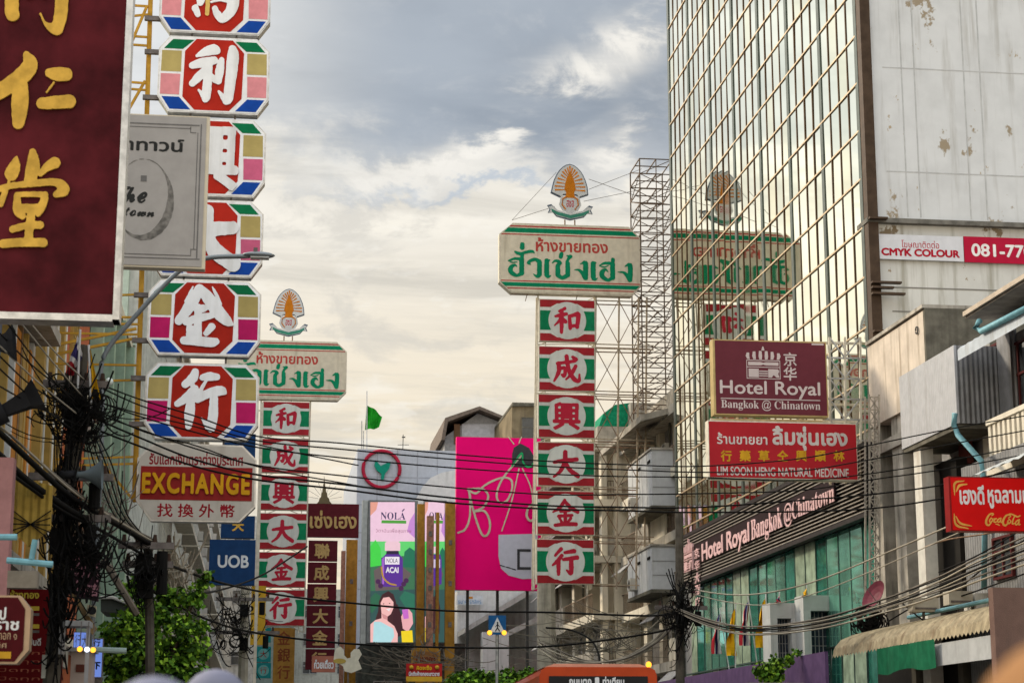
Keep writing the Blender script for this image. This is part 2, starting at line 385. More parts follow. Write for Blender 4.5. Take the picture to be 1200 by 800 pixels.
# brush characters, drawn stroke by stroke on a 100 x 100 square (y down)
CH = {
 'harmony': [[(42, 8, 5), (22, 18, 4)], [(8, 36, 4), (30, 31, 6), (48, 27, 5)], [(30, 16, 6), (30, 60, 6.5), (29, 92, 5)], [(28, 40, 5), (18, 55, 4), (4, 68, 2.5)],
             [(33, 42, 4), (44, 54, 6)], [(58, 34, 5), (60, 56, 6), (61, 76, 6)], [(58, 35, 5), (76, 30, 6), (91, 29, 7), (86, 72, 6)], [(62, 70, 5), (86, 66, 5)]],
 'big': [[(10, 41, 5), (50, 35, 6.5), (92, 30, 6)], [(50, 6, 7), (48, 40, 7), (32, 72, 6), (8, 92, 3.5)], [(50, 38, 5), (65, 66, 7), (95, 88, 7)]],
 'become': [[(18, 30, 5), (55, 24, 5.5), (78, 20, 5)], [(22, 29, 6), (22, 60, 6.5), (6, 93, 3)], [(24, 49, 5), (44, 46, 5.5), (42, 74, 5), (33, 70, 4)],
            [(50, 4, 6.5), (57, 50, 6.5), (76, 84, 7), (93, 90, 5.5), (95, 68, 3)], [(82, 38, 5.5), (68, 64, 5.5), (48, 86, 3)], [(72, 6, 5), (83, 14, 6.5)]],
 'go': [[(36, 4, 6), (14, 28, 4)], [(38, 28, 6), (22, 48, 6), (4, 63, 3)], [(26, 46, 7), (26, 94, 5.5)], [(50, 17, 5), (84, 11, 7)], [(44, 42, 5), (95, 34, 7)], [(73, 38, 7), (72, 88, 7), (56, 80, 3)]],
 'gold': [[(48, 2, 5), (30, 28, 6), (3, 45, 3)], [(50, 6, 5), (70, 28, 7), (98, 43, 6.5)], [(32, 42, 5), (68, 38, 5)], [(24, 60, 5), (76, 56, 5)], [(50, 40, 6), (50, 86, 6.5)],
          [(28, 68, 4), (36, 80, 5)], [(72, 66, 5), (62, 78, 4)], [(10, 93, 5), (50, 88, 6.5), (92, 88, 6)]],
}
BIG = {   # the bolder characters of the octagonal stack, strokes read in photograph pixels
 'profit': px_strokes([[(490, 205, 14), (560, 168, 36), (630, 145, 46), (660, 152, 34)], [(450, 292, 30), (540, 265, 42), (640, 240, 35)], [(705, 235, 26), (692, 330, 38), (685, 420, 28)],
    [(590, 250, 38), (590, 400, 38), (580, 550, 40), (575, 585, 25)], [(575, 570, 30), (515, 505, 9)], [(560, 340, 38), (500, 400, 36), (455, 450, 28)], [(610, 370, 25), (650, 405, 28), (685, 420, 25)],
    [(800, 130, 33), (806, 200, 52), (790, 400, 48), (775, 560, 42), (765, 598, 24)], [(760, 590, 34), (690, 510, 11)]], 165, 40, 7.5),
 'gold': px_strokes([[(560, 115, 44), (500, 230, 58), (430, 350, 50), (370, 430, 42)], [(560, 112, 40), (650, 205, 58), (740, 325, 64), (830, 415, 50), (885, 452, 16)], [(495, 97, 7), (455, 190, 14), (428, 240, 10)],
    [(685, 97, 7), (720, 160, 16), (770, 260, 14)], [(520, 322, 14), (590, 308, 36), (630, 300, 26)], [(440, 442, 34), (560, 402, 40), (690, 372, 28)], [(555, 300, 36), (555, 460, 38), (555, 600, 46)],
    [(480, 500, 35), (484, 570, 36)], [(692, 482, 36), (640, 545, 28)], [(428, 620, 38), (560, 622, 46), (690, 632, 46), (735, 622, 34)]], 165, 325, 8.27),
 'go': px_strokes([[(500, 130, 34), (480, 190, 46), (410, 250, 34)], [(498, 292, 40), (430, 372, 42), (345, 432, 30)], [(470, 400, 38), (462, 520, 48), (455, 640, 30)], [(480, 255, 24), (520, 325, 22)],
    [(570, 182, 28), (640, 170, 42), (708, 172, 30)], [(530, 385, 36), (620, 335, 42), (740, 300, 46), (790, 322, 16)], [(610, 200, 14), (545, 325, 20)], [(685, 370, 38), (682, 520, 46), (670, 640, 40), (665, 668, 24)],
    [(650, 645, 38), (575, 560, 8)]], 165, 420, 8.0),
}
BIG_TAIL = px_strokes([[(440, -60, 40), (440, 0, 42), (436, 42, 30)], [(392, 95, 34), (420, 152, 26)], [(575, 90, 26), (600, 140, 34), (650, 180, 40), (720, 110, 48), (745, 30, 56), (735, -50, 50)],
    [(540, 30, 10), (620, 5, 14), (690, 18, 12)], [(560, -30, 26), (690, -60, 30)]], 180, 0, 8.0)
RED_TOP = px_strokes([[(15.5, -70, 7), (15.5, -20, 8), (16, 12, 8), (17.5, 20, 8)], [(16, -70, 7), (72, -76, 8)], [(74, -74, 7), (74, -20, 7.5), (73.5, 18, 7.5), (70, 35, 7)], [(68, 35, 6.5), (56, 29, 2), (50, 18, 1)],
    [(32, -48, 5), (58, -51, 5)], [(34, -32, 5), (35, -4, 5)], [(34, -32, 5), (56, -34, 5), (54, -6, 5)], [(34, -6, 4), (54, -8, 5)]])
RED_MID = px_strokes([[(29, 66, 4), (34, 78, 9), (22, 94, 10), (5, 107, 9), (-14, 122, 6)], [(24, 98, 8), (24.5, 122, 10), (24, 146, 7)], [(57, 86, 5), (66, 87, 8), (76, 87, 8)], [(63, 97, 1.2), (55, 109, 1)],
    [(50, 122, 6.5), (65, 120.5, 7.5), (82, 118.5, 8)]])
RED_LOW = px_strokes([[(17, 187, 2), (15, 198, 7), (12, 206, 8)], [(10, 213, 1), (9, 220, 2)], [(35.5, 179, 4), (37, 195, 8), (34.5, 213, 7)], [(62, 191, 7), (54, 196, 5), (46, 205, 3)],
    [(-9, 227, 4), (11, 220.5, 3.4), (37, 216.5, 4), (64, 214, 4.5), (74.5, 222, 7), (66, 228, 3.6)], [(7, 223, 3.5), (1.5, 242, 3.5)], [(20, 231, 3.5), (22, 248, 5.5), (28, 255, 4)], [(20, 230, 3), (37, 229, 3), (53, 229, 3.5)],
    [(52.5, 233, 4.5), (49, 245, 4.5), (46, 252, 3)], [(27, 246, 5), (43, 246, 6)], [(38, 250, 5), (36, 280, 5)], [(17, 270.5, 4), (34, 265.5, 4), (49, 264.5, 4.6)], [(7, 287.5, 5), (28, 285.5, 5), (54, 284.8, 5)]])
# ================================================================== SIGN HELPER
# ================================================================== SIGNS
class Sign:
    """a sign box that hangs square to the street: root Empty at the middle of its front face"""
    def __init__(s, name, label, cat, px, Y, group=None):
        s.px = px; s.Y = Y; x0, y0, x1, y1 = px; s.cx, s.cy = (x0 + x1) / 2, (y0 + y1) / 2
        s.C = atY(s.cx, s.cy, Y); s.root = thing(name, label, cat, s.C, group); s.x0, s.z0, s.x1, s.z1 = s.r(*px)
    def l(s, a, b): p = atY(a, b, s.Y) - s.C; return p.x, p.z
    def r(s, x0, y0, x1, y1):
        mx, my = (x0 + x1) / 2, (y0 + y1) / 2
        return s.l(x0, my)[0], s.l(mx, y1)[1], s.l(x1, my)[0], s.l(mx, y0)[1]
    def box(s, name, px, m, y0=-.006, y1=0.0):
        a, b, c, d = s.r(*px); return MB().box((a, y0, b), (c, y1, d)).build(name, m, s.root)
    def fr(s, u, v): return (s.x0 + u * (s.x1 - s.x0), s.z1 + v * (s.z0 - s.z1))
    def poly(s, name, uv, m, y0=-.006, y1=0.0): return MB().prism([s.fr(u, v) for u, v in uv], y0, y1).build(name, m, s.root)
    def text(s, name, m, src, px, y=-.012, depth=0.0, **k): return letters(s.root, name, m, src, s.r(*px), y, depth, **k)
    def strokes(s, name, m, src, y=-.012, depth=0.0, res=1.0):
        faces, _ = glyph_shape(src, res); P = np.array([p for f in faces for p in f]); a0, b0 = P.min(0); a1, b1 = P.max(0)
        return letters(s.root, name, m, src, s.r(a0, -b1, a1, -b0), y, depth, res=res)
WHITE = mat('sign_white_acrylic', (.82, .82, .82), .4, var=.05, streak=.4, streak_col=(.46, .44, .38))
STEEL = mat('brushed_steel_edge', (.55, .53, .5), .35, .9, var=.2, scale=6)
DKSTEEL = mat('weathered_steel', (.16, .14, .13), .6, .5, var=.3, scale=6)
RUST = mat('rusty_brown_steel', (.22, .14, .09), .7, .3, var=.35, scale=5)
GREY_ST = mat('galvanised_steel', (.36, .36, .35), .5, .5, var=.25, scale=5)
CREAMST = mat('cream_painted_steel', (.6, .55, .45), .55, var=.15, scale=5)
YEL_ST = mat('mustard_painted_steel', (.46, .25, .035), .5, var=.22, scale=4)
CHARS = {'harmony': 'harmony', 'become': 'become', 'rise': '興', 'big': 'big', 'gold': 'gold', 'go': 'go'}
# ================================================================== GROUND
ASPH = mat('asphalt', (.05, .05, .052), .85, var=.25, scale=8, bump=.3, bscale=200); PAVE = mat('pavement_concrete', (.24, .23, .21), .8, var=.2, scale=5)
LINE = mat('road_paint', (.7, .7, .66), .7, var=.1)
gm = MB(); gm.quad((-900, -300, -.02), (900, -300, -.02), (900, 1800, -.02), (-900, 1800, -.02)); struct(gm.build('ground', PAVE))
struct(MB().box((-1.8, -60, -.016), (13.5, 420, 0.0)).build('road', ASPH))
struct(MB().box((-5.0, -60, -.012), (-1.8, 420, .14)).build('pavement', PAVE)); struct(MB().box((13.5, -60, -.012), (18.2, 420, .14)).build('pavement', PAVE))
lm = MB()
for x in (2.0, 5.8, 9.6):
    for i in range(60): lm.quad((x - .06, -40 + i * 7, .004), (x + .06, -40 + i * 7, .004), (x + .06, -37 + i * 7, .004), (x - .06, -37 + i * 7, .004))
struct(lm.build('road_marking', LINE))
# ================================================================== HOTEL TOWER
XR, YN0, YF0 = 18.2, 55.5, 83.2
GLS = glass('mirror_curtain_glass', (.60, .61, .50), .025); GLS.node_tree.nodes['Principled BSDF'].inputs['Roughness'].default_value = .02
MULL = mat('bronze_mullion', (.09, .055, .03), .45, .6, var=.2); TRAN = mat('champagne_transom', (.55, .42, .27), .4, .6, var=.15); PILA = mat('green_grey_pilaster', (.085, .10, .088), .4, .5, var=.15)
WALLW = mat('painted_white_wall', (.63, .635, .63), .8, var=.07, scale=.8, streak=.7, streak_col=(.40, .385, .35), spots=.44, spot_col=(.33, .27, .19))
WALLD = mat('stained_white_wall', (.58, .57, .53), .8, var=.07, scale=.8, streak=.75, streak_col=(.27, .25, .19), spots=.25, spot_col=(.22, .17, .11))
CAP = mat('brown_corner_cap', (.075, .05, .034), .5, .4, var=.2); SEAM = mat('grey_seam', (.46, .46, .45), .8)
bt = atX(784.5, 632, 18.0).z; bt2 = atX(1010, 535, 18.0).z; zb1 = (bt + bt2) / 2
bb = atX(802, 686, 18.0).z; bb2 = atX(1019, 606, 18.0).z; zb0 = (bb + bb2) / 2
ht = thing('hotel_tower', 'tall hotel tower with mirrored glass curtain wall and weathered white side wall', 'building', (XR, YN0, 0))
def H(x, y, z): return (x - XR, y - YN0, z)
zt0 = atX(1005, 97.9, XR).z; PH = 1.574; k0 = math.ceil((zb1 - zt0) / PH); ZTOP = 44
g = MB(); mu = MB(); tr = MB(); nb = 28; pw = (YF0 - YN0) / nb; zl = [zt0 + (k0 + i) * PH for i in range(int((ZTOP - zt0) / PH) - k0 + 1)]
zs = [zb1 - .3] + zl
for i in range(nb):
    for j in range(len(zs) - 1):
        y0, y1, z0, z1 = YN0 + i * pw, YN0 + (i + 1) * pw, zs[j], zs[j + 1]; a, b, c = RNG.normal(0, .003, 3)
        g.quad(H(XR + a, y1, z0), H(XR + b, y0, z0), H(XR + c, y0, z1), H(XR + a - b + c, y1, z1))
for i in range(nb + 1):
    if i % 4: mu.box(H(XR - .028, YN0 + i * pw - .032, zs[0]), H(XR + .1, YN0 + i * pw + .032, ZTOP))
for z in zl: tr.box(H(XR - .04, YN0, z - .028), H(XR + .1, YF0, z + .028))
cg = g.build('curtain_glass', GLS, ht)
for nm_, tint_, ro_ in (('dusky_curtain_glass', (.51, .53, .43), .03), ('hazy_curtain_glass', (.62, .62, .50), .08), ('olive_curtain_glass', (.62, .60, .43), .025)):
    gm_ = glass(nm_, tint_, ro_); gm_.node_tree.nodes['Principled BSDF'].inputs['Roughness'].default_value = ro_; cg.data.materials.append(gm_)
for p_ in cg.data.polygons: p_.material_index = int(RNG.choice(4, p=[.66, .14, .08, .12]))
mu.build('mullion_grid', MULL, ht); tr.build('transom_grid', TRAN, ht)
for i in range(8): MB().box(H(XR - .035, YN0 + i * 4 * pw - .14, zs[0]), H(XR + .12, YN0 + i * 4 * pw + .14, ZTOP)).build('pilaster', PILA, ht)
MB().box(H(XR - .02, YN0 - .55, zb1), H(XR + .3, YN0 - .14, ZTOP)).build('corner_cap', CAP, ht)
ze = atY(1100, 259, YN0 - .4).z
MB().box(H(XR + .16, YN0 - .38, ze), H(40, YN0 + .5, ZTOP)).build('side_wall', WALLW, ht)
MB().box(H(XR + .16, YN0 - .34, 0), H(40, YN0 + .5, ze - .15)).build('lower_side_wall', WALLD, ht)
MB().box(H(XR - .05, YN0 - .56, ze - .148), H(40, YN0 + .5, ze - .002)).build('ledge', mat('stained_ledge', (.16, .15, .13), .8, var=.3), ht)
mb = MB()
for px in (1058, 1073, 1131, 1150): p = atY(px, 120, YN0 - .38); mb.box(H(p.x - .02, YN0 - .388, ze + .1), H(p.x + .02, YN0 - .37, ZTOP))
for py in (82, 203): p = atY(1100, py, YN0 - .38); mb.box(H(XR + .7, YN0 - .387, p.z - .018), H(40, YN0 - .371, p.z + .018))
mb.build('wall_seams', SEAM, ht)
mb = MB()
for py in (338, 366, 386): p = atY(1100, py, YN0 - .36); mb.box(H(XR + .7, YN0 - .352, p.z - .02), H(40, YN0 - .33, p.z + .02))
mb.build('wall_seams', mat('dark_seam', (.2, .19, .17), .8), ht)
for py, l in ((256, 10), (331, 24), (337, 14), (344, 28), (388, 12)):
    p = atY(1018, py, YN0 - .6); MB().box(H(XR - .03, YN0 - .75, p.z - .03), H(XR + l / 40 + .3, YN0 - .57, p.z + .03)).build('conduit_bracket', CAP, ht)
MB().box(H(XR + .25, YN0 + .5, 0), H(40, YF0, ZTOP - .5)).build('core', mat('tower_core', (.2, .2, .2), .8), ht)
MB().box(H(XR - .02, YF0 + .13, 0), H(XR + .25, YF0 + .3, ZTOP)).build('far_edge', PILA, ht)
# louvred sign band with raised lettering
LOUV = mat('dark_louvre', (.035, .03, .03), .5, .3, var=.2); SLAT = mat('louvre_slat', (.42, .38, .34), .4, .5, var=.2)
MB().box(H(17.95, YN0 - .3, zb0), H(XR - .09, YF0 - 1.5, zb1)).build('sign_band', LOUV, ht)
mb = MB()
for i in range(17):
    z = zb0 + (i + .5) * (zb1 - zb0) / 17; mb.quad(H(17.95, YN0 - .3, z), H(17.86, YN0 - .3, z - .07), H(17.86, YF0 - 1.5, z - .07), H(17.95, YF0 - 1.5, z))
    mb.box(H(17.85, YN0 - .3, z - .085), H(17.875, YF0 - 1.5, z - .06))
mb.build('louvre_slats', SLAT, ht)
for py, z in ((0, zb0), (1, zb1)): MB().box(H(17.83, YN0 - .32, z - .07), H(XR - .09, YF0 - 1.45, z + .07)).build('band_rail', LOUV, ht)
LPK = mat('pale_pink_lettering', (.62, .40, .40), .45, var=.08); BACK = mat('maroon_sign_back', (.02, .010, .012), .6)
def uy(px, py): p = atX(px, py, 17.7); return p.y - YN0, p.z
def hbox(x0, x1, yt, yb):          # photo columns + top and bottom at the left end -> box on the band
    ya = uy(x0, (yt + yb) / 2)[0]; yb_ = uy(x1, (yt + yb) / 2)[0]; return -ya, uy(x0, yb)[1], -yb_, uy(x0, yt)[1]
b1 = hbox(821, 877, 637, 658)
MB().box((17.78 - XR, hbox(806, 977, 630, 664)[2] * -1, zb0 + .75), (17.84 - XR, -hbox(806, 990, 630, 664)[0], zb1 - .6)).build('sign_back', BACK, ht)
z0, z1 = b1[1], b1[3]; zd = (z1 - z0)
letters(ht, 'hotel_lettering', LPK, 'Hotel Royal', (b1[0], z0 - .3 * zd, b1[2], z1), 17.77 - XR, .03, res=40, bold=.022, plane='yz')
for t, x0, x1, dz in (('𝐁𝐚𝐧𝐠𝐤𝐨𝐤', 879.5, 916, .3), ('@𝐂𝐡𝐢𝐧𝐚𝐭𝐨𝐰𝐧', 918.5, 978, .12)):
    b = hbox(x0, x1, 640, 660); letters(ht, 'hotel_lettering', LPK, t, (b[0], z0 - dz * zd, b[2], z1 - (.35 * zd if t == '@' else 0)), 17.77 - XR, .03, res=40, plane='yz')
b = hbox(801.5, 811.5, 632, 680)
def crown_marks(parent, m, x0, z0, x1, z1, T):
    """crown over a block with a letter-like cut: the hotel mark, in a box"""
    W_, H_ = x1 - x0, z1 - z0; q = lambda u, v: (x0 + u * W_, z0 + v * H_)
    P = [[q(.06, .05), q(.36, .05), q(.36, .31), q(.06, .31)], [q(.64, .05), q(.74, .05), q(.80, .13), q(.88, .05), q(.97, .05), q(.93, .17), q(.97, .24), q(.93, .31), q(.64, .31)], [q(.05, .415), q(.42, .415), q(.5, .44), q(.58, .415), q(.95, .415), q(.95, .52), q(.58, .52), q(.5, .50), q(.42, .52), q(.05, .52)],
         [q(.02, 0), q(.98, 0), q(.98, .022), q(.02, .022)], [q(.02, .35), q(.98, .35), q(.98, .375), q(.02, .375)], [q(.02, .555), q(.98, .555), q(.98, .58), q(.02, .58)], [q(0, 0), q(.018, 0), q(.018, .58), q(0, .58)], [q(.982, 0), q(1, 0), q(1, .58), q(.982, .58)]]
    for v in (.08, .15, .22): P.append([q(.37, v), q(.63, v), q(.63, v + .035), q(.37, v + .035)])
    for u, l, h in ((.03, -.03, .80), (.21, -.02, .84), (.385, -.005, .86), (.555, .005, .86), (.72, .02, .84), (.90, .03, .80)): P.append([q(u, .60), q(u + .075, .60), q(u + .09 + l, .70), q(u + .075 + l * .5, h), q(u + l * .5, h), q(u - .015 + l, .70)])
    P.append([q(.455, .875), q(.545, .875), q(.53, .95), q(.51, 1), q(.49, 1), q(.47, .95)])
    mb = MB()
    for p in P: T(mb, p)
    return mb.build('crown_mark', m, parent)
crown_marks(ht, LPK, b[0], zb0 + .5, b[2], zb1 - .25, lambda mb, p: mb.prism([(-a, c) for a, c in p], 17.69 - XR, 17.77 - XR, 'x'))
for i, c in enumerate('京华大酒店'): b = hbox(813, 818.5, 640, 680); zq = zb1 - .8 - i * .5; letters(ht, 'chinese_lettering', LPK, c, (b[0], zq - .42, b[2], zq), 17.77 - XR, .05, res=24, bold=.02, plane='yz')
# podium glass
PG = mat('green_podium_glass', (.30, .74, .58), .05, .8, var=.25, scale=.7); PGD = mat('podium_mullion', (.05, .08, .07), .5, .3)
g = MB(); mu = MB(); CURT = mat('pale_curtained_glass', (.36, .46, .34), .12, .35, var=.3, scale=2); DEEP = mat('deep_green_glass', (.06, .34, .25), .05, .7, var=.3)
for i in range(20):
    y0 = YN0 + i * 1.27; a, b, c = RNG.normal(0, .012, 3)
    for z0, z1 in ((3.2, 5.0), (5.0, zb0 - .07)):
        a, b, c = RNG.normal(0, .009, 3); kq = (i * 3 + int(z0)) % 7; pn = g if kq in (0, 1, 4) else MB(); pn.quad(H(XR + a, y0 + 1.27, z0), H(XR + b, y0, z0), H(XR + c, y0, z1), H(XR + a - b + c, y0 + 1.27, z1))
        if pn is not g: pn.build('curtained_pane' if kq in (2, 6) else 'dark_pane', CURT if kq in (2, 6) else DEEP, ht)
    mu.box(H(XR - .03, y0 - .02, 3.2), H(XR + .08, y0 + .02, zb0 - .07))
mu.box(H(XR - .04, YN0, 4.97), H(XR + .08, YF0 - 1.3, 5.03))
g.build('podium_glass', PG, ht); mu.build('podium_mullions', PGD, ht); MB().box(H(XR - .01, YN0, 0), H(XR + .2, YF0, 3.19)).build('podium_base', mat('podium_wall', (.1, .09, .09), .7), ht)
# ================================================================== generic building pieces
DARKW = mat('dark_window_glass', (.03, .035, .04), .08, 0, var=.3, spec=.6); VOID = mat('interior_shade', (.02, .018, .016), .9)  # near-black colour stands in for the shade inside openings
CONC = mat('old_concrete', (.36, .33, .28), .85, var=.25, scale=1.5, streak=.9, streak_col=(.09, .08, .065), bump=.3); CONCL = mat('pale_plaster', (.60, .55, .45), .85, var=.08, scale=1.5, streak=.5, streak_col=(.20, .17, .12))
CONCD = mat('sooty_concrete', (.13, .12, .095), .9, var=.3, scale=2, streak=.6, streak_col=(.05, .045, .035)); PINKC = mat('cream_pink_plaster', (.60, .52, .43), .85, var=.12, scale=1.5, streak=.8, spots=.3, spot_col=(.3, .25, .2), streak_col=(.25, .2, .14))
WINF = mat('maroon_window_frame', (.085, .02, .02), .5); GREYW = mat('grey_plaster', (.33, .33, .33), .85, var=.1, streak=.5, streak_col=(.16, .15, .13)); METALC = mat('corrugated_grey_sheet', (.46, .465, .48), .5, .2, var=.08, streak=.45, streak_col=(.27, .26, .24), ribs=('Y', .13, .012))
METALD = mat('corrugated_dull_sheet', (.24, .24, .24), .5, .3, var=.15, streak=.5, streak_col=(.1, .09, .08), ribs=('Y', .16, .03)); METALX = mat('corrugated_shaded_sheet', (.22, .22, .225), .5, .3, var=.15, streak=.4, streak_col=(.1, .09, .08), ribs=('X', .13, .03))  # front sheet is the balcony cladding with shade put into its colour
def window(parent, c, w, h, face, fm, pane=DARKW, bars=1):
    """window on a wall that faces +x (face 1), -x (face -1) or -y (face 0): frame > pane"""
    x, y, z = c; mb = MB(); t = .06
    def bx(m_, u0, v0, u1, v1, d0, d1):
        if face: m_.box((x + min(face * d0, face * d1), y + u0, z + v0), (x + max(face * d0, face * d1), y + u1, z + v1))
        else: m_.box((x + u0, y - d1, z + v0), (x + u1, y - d0, z + v1))
    for a in ((-w / 2, -h / 2, w / 2, -h / 2 + t), (-w / 2, h / 2 - t, w / 2, h / 2), (-w / 2, -h / 2 + t, -w / 2 + t, h / 2 - t), (w / 2 - t, -h / 2 + t, w / 2, h / 2 - t)): bx(mb, *a, 0, .08)
    for i in range(bars): u = -w / 2 + (i + 1) * w / (bars + 1); bx(mb, u - t / 2, -h / 2 + t, u + t / 2, h / 2 - t, 0, .07)
    bx(mb, -w / 2 + t, h * .12, w / 2 - t, h * .12 + t, 0, .065)
    f = mb.build('window', fm, parent); mb = MB(); bx(mb, -w / 2 + t, -h / 2 + t, w / 2 - t, h / 2 - t, .004, .03); mb.build('pane', pane, f); return f
def aircon(parent, c, face):
    x, y, z = c; mb = MB(); sx_ = .32 * face
    mb.box((min(x, x + sx_), y - .4, z), (max(x, x + sx_), y + .4, z + .55)); o = mb.build('air_conditioner', mat('aircon_cream', (.5, .48, .43), .5, var=.1, streak=.4), parent)
    mb = MB(); cx_ = x + sx_ + .01 * face
    for r in (.08, .15, .22): mb.tube([(cx_, y - .08 + r * math.cos(a * .5236), z + .28 + r * math.sin(a * .5236)) for a in range(13)], .008, 4)
    mb.build('fan_grille', DKSTEEL_, o); return o
DKSTEEL_ = mat('dark_steel', (.06, .06, .06), .6, .4)
# ================================================================== RIGHT SIDE, between hotel and camera
# concrete block against the hotel
pA = atX(1083, 363, 18.0); pB = atX(1058, 481, 18.0)
o = thing('concrete_house', 'bare concrete block with a cream street face, wedged against the hotel side wall', 'building', (18, pA.y, 0)); oy = pA.y
MB().box((0, .12, pB.z), (13, YN0 - .5 - oy, pA.z)).build('upper_wall', PINKC, o); MB().box((.004, 0, pB.z), (13, .118, pA.z + .06)).build('stained_gable', CONCD, o)
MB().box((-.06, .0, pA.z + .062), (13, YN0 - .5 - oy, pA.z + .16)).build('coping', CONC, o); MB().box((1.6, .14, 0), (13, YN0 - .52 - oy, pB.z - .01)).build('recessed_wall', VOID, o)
for y in (.5, 2.6, 4.6): MB().box((.1, y, 0), (.75, y + .9, pB.z - .01)).build('column', CONC, o)
MB().box((0.02, 0.02, pB.z - .9), (1.6, YN0 - .54 - oy, pB.z - .55)).build('slab', CONC, o)
mb = MB(); mb.tube([(-.03, .6 + .1 * math.cos(a * .6), pA.z - .45 + .1 * math.sin(a * .6)) for a in range(11)], .02, 4); mb.build('iron_ring', DKSTEEL_, o)
MB().tube([(.75, -.1, pB.z - 3), (.3, 1.5, pB.z - 2.9)], .04).build('drain_pipe', GREY_ST, o)
# shophouse with boxed-in balcony
XS = 18.3
o = thing('shophouse', 'grey two storey shophouse with corrugated boxed balcony and maroon windows', 'building', (XS, 36, 0)); S3 = lambda x, y, z: (x - XS, y - 36, z)
pr = atX(1145, 374, 17.2); zr = pr.z; YE = pA.y - .02
MB().box(S3(XS, 32, 0), S3(30, YE, zr - .25)).build('wall', mat('shophouse_tile_wall', (.27, .26, .25), .7, var=.15, scale=4, streak=.5), o)
MB().box(S3(16.9, 30, zr), S3(30, pr.y, zr + .14)).build('roof', mat('roof_edge_dark', (.14, .12, .10), .7, var=.3), o); MB().box(S3(16.84, 30, zr + .06), S3(16.898, pr.y, zr + .17)).build('roof_trim', mat('pale_trim', (.5, .42, .33), .6), o)
pe = atX(1122, 410, 16.9); za = pe.z
mb = MB()
for i in range(64):
    y0 = 30 + i * (pe.y - 30) / 64; y1 = 30 + (i + 1) * (pe.y - 30) / 64; q = .035 * (i % 2)
    mb.quad(S3(16.9, y0, za + q), S3(16.9, y1, za + .035 - q), S3(18.28, y1, za + .62 + .035 - q), S3(18.28, y0, za + .62 + q)); mb.quad(S3(16.9, y0, za - .27), S3(16.9, y1, za - .27), S3(16.9, y1, za + .035 - q), S3(16.9, y0, za + q))
mb.build('upper_awning', mat('pale_blue_awning_sheet', (.42, .46, .50), .5, .2, var=.1, streak=.6, streak_col=(.2, .17, .13)), o)
c0, c1 = atX(1057, 525, 17.0), atX(1122, 497, 17.0); zc0 = (c0.z + c1.z) / 2; zc1 = (atX(1055, 437, 17).z + atX(1122, 406, 17).z) / 2
MB().box(S3(17.0, c1.y, zc0), S3(17.06, c0.y, zc1)).build('balcony_cladding', METALC, o); MB().box(S3(17.06, c1.y, zc0), S3(18.29, c1.y + .05, zc1)).build('balcony_end', METALX, o)
MB().box(S3(17.06, c0.y - .05, zc0), S3(18.29, c0.y, zc1)).build('balcony_end', METALX, o); MB().box(S3(17.03, c1.y + .052, zc0 - .12), S3(18.29, c0.y - .052, zc0 - .01)).build('balcony_floor', CONCD, o)
MB().box(S3(17.06, c1.y + .052, zc1 - .05), S3(18.29, c0.y - .052, zc1 - .01)).build('balcony_roof', METALX, o)
MB().box(S3(18.1, c1.y - .9, 0), S3(18.29, c1.y - .06, zc1 + .4)).build('recess_wall', METALX, o)
for px in (1157, 1187): p = atX(px, 450, 18.25); MB().box(S3(18.12, p.y - .18, 0), S3(18.298, p.y + .18, za + .5)).build('column', CONCL, o)
for px in (1172, 1197): p = atX(px, 452, 18.29); window(o, S3(18.29, p.y, p.z), 1.5, 2.2, -1, WINF, bars=1)
p = atX(1140, 505, 18.3); MB().box(S3(18.0, p.y - .5, p.z - .9), S3(18.09, p.y + .3, p.z + .3)).build('shutter_panel', mat('dull_red_board', (.11, .03, .025), .6), o)
# balustrade + lower canopy
p0 = atX(1160, 522, 17.5); mb = MB(); zb_ = p0.z
for i in range(24): y = p0.y - i * .3; mb.box(S3(17.5, y - .09, zb_ - .55), S3(17.6, y + .06, zb_ + .5))
mb.box(S3(17.46, p0.y - 7, zb_ + .5), S3(17.64, p0.y + .1, zb_ + .62)); mb.box(S3(17.42, p0.y - 7, zb_ - .75), S3(18.29, p0.y + .1, zb_ - .55)); mb.build('balustrade', CONCL, o)
pc = atX(1136, 560, 16.4); mb = MB(); n = 40
for i in range(n):
    y0 = pc.y - i * .3; q = .04 * (i % 2); mb.quad(S3(16.4, y0, pc.z + q), S3(16.4, y0 - .3, pc.z + .04 - q), S3(18.1, y0 - .3, pc.z + .75 + .04 - q), S3(18.1, y0, pc.z + .75 + q))
mb.build('middle_awning', mat('pale_awning_sheet', (.44, .46, .46), .5, .2, var=.12, streak=.5, streak_col=(.2, .18, .15)), o)
PIPE = mat('cyan_plastic_pipe', (.15, .31, .35), .45, var=.15, scale=6)
def pipe(parent, pts, X, r, name='drain_pipe', m=PIPE, dx=0, org=(XS, 36, 0)):
    P = [atX(a, b, X) - Vector(org) for a, b in pts]; return MB().tube(P, r, 8).build(name, m, parent, True)
pipe(o, [(1148, 376), (1143, 384), (1150, 388), (1215, 355)], 16.85, .075)
pipe(o, [(1119, 484), (1118, 498), (1123, 510), (1150, 540), (1152, 560), (1152, 592)], 16.95, .075)
pipe(o, [(1155, 560), (1153, 690)], 17.3, .07)
MB().box(S3(17.45, 40, 0), S3(17.6, 46.2, atX(1100, 560, 17.5).z)).build('lower_cladding', METALD, o)
p = atX(1082, 600, 17.2); MB().box(S3(17.1, p.y - .28, 0), S3(17.44, p.y + .28, atX(1082, 524, 17.2).z)).build('white_column', mat('white_column_paint', (.56, .54, .48), .7, var=.1, streak=.5, streak_col=(.25, .16, .09)), o)
MB().box(S3(17.7, 47.2, 0), S3(18.29, YE, zc0 - .5)).build('recess_shade', VOID, o)  # dark block in place of the shade below the balcony
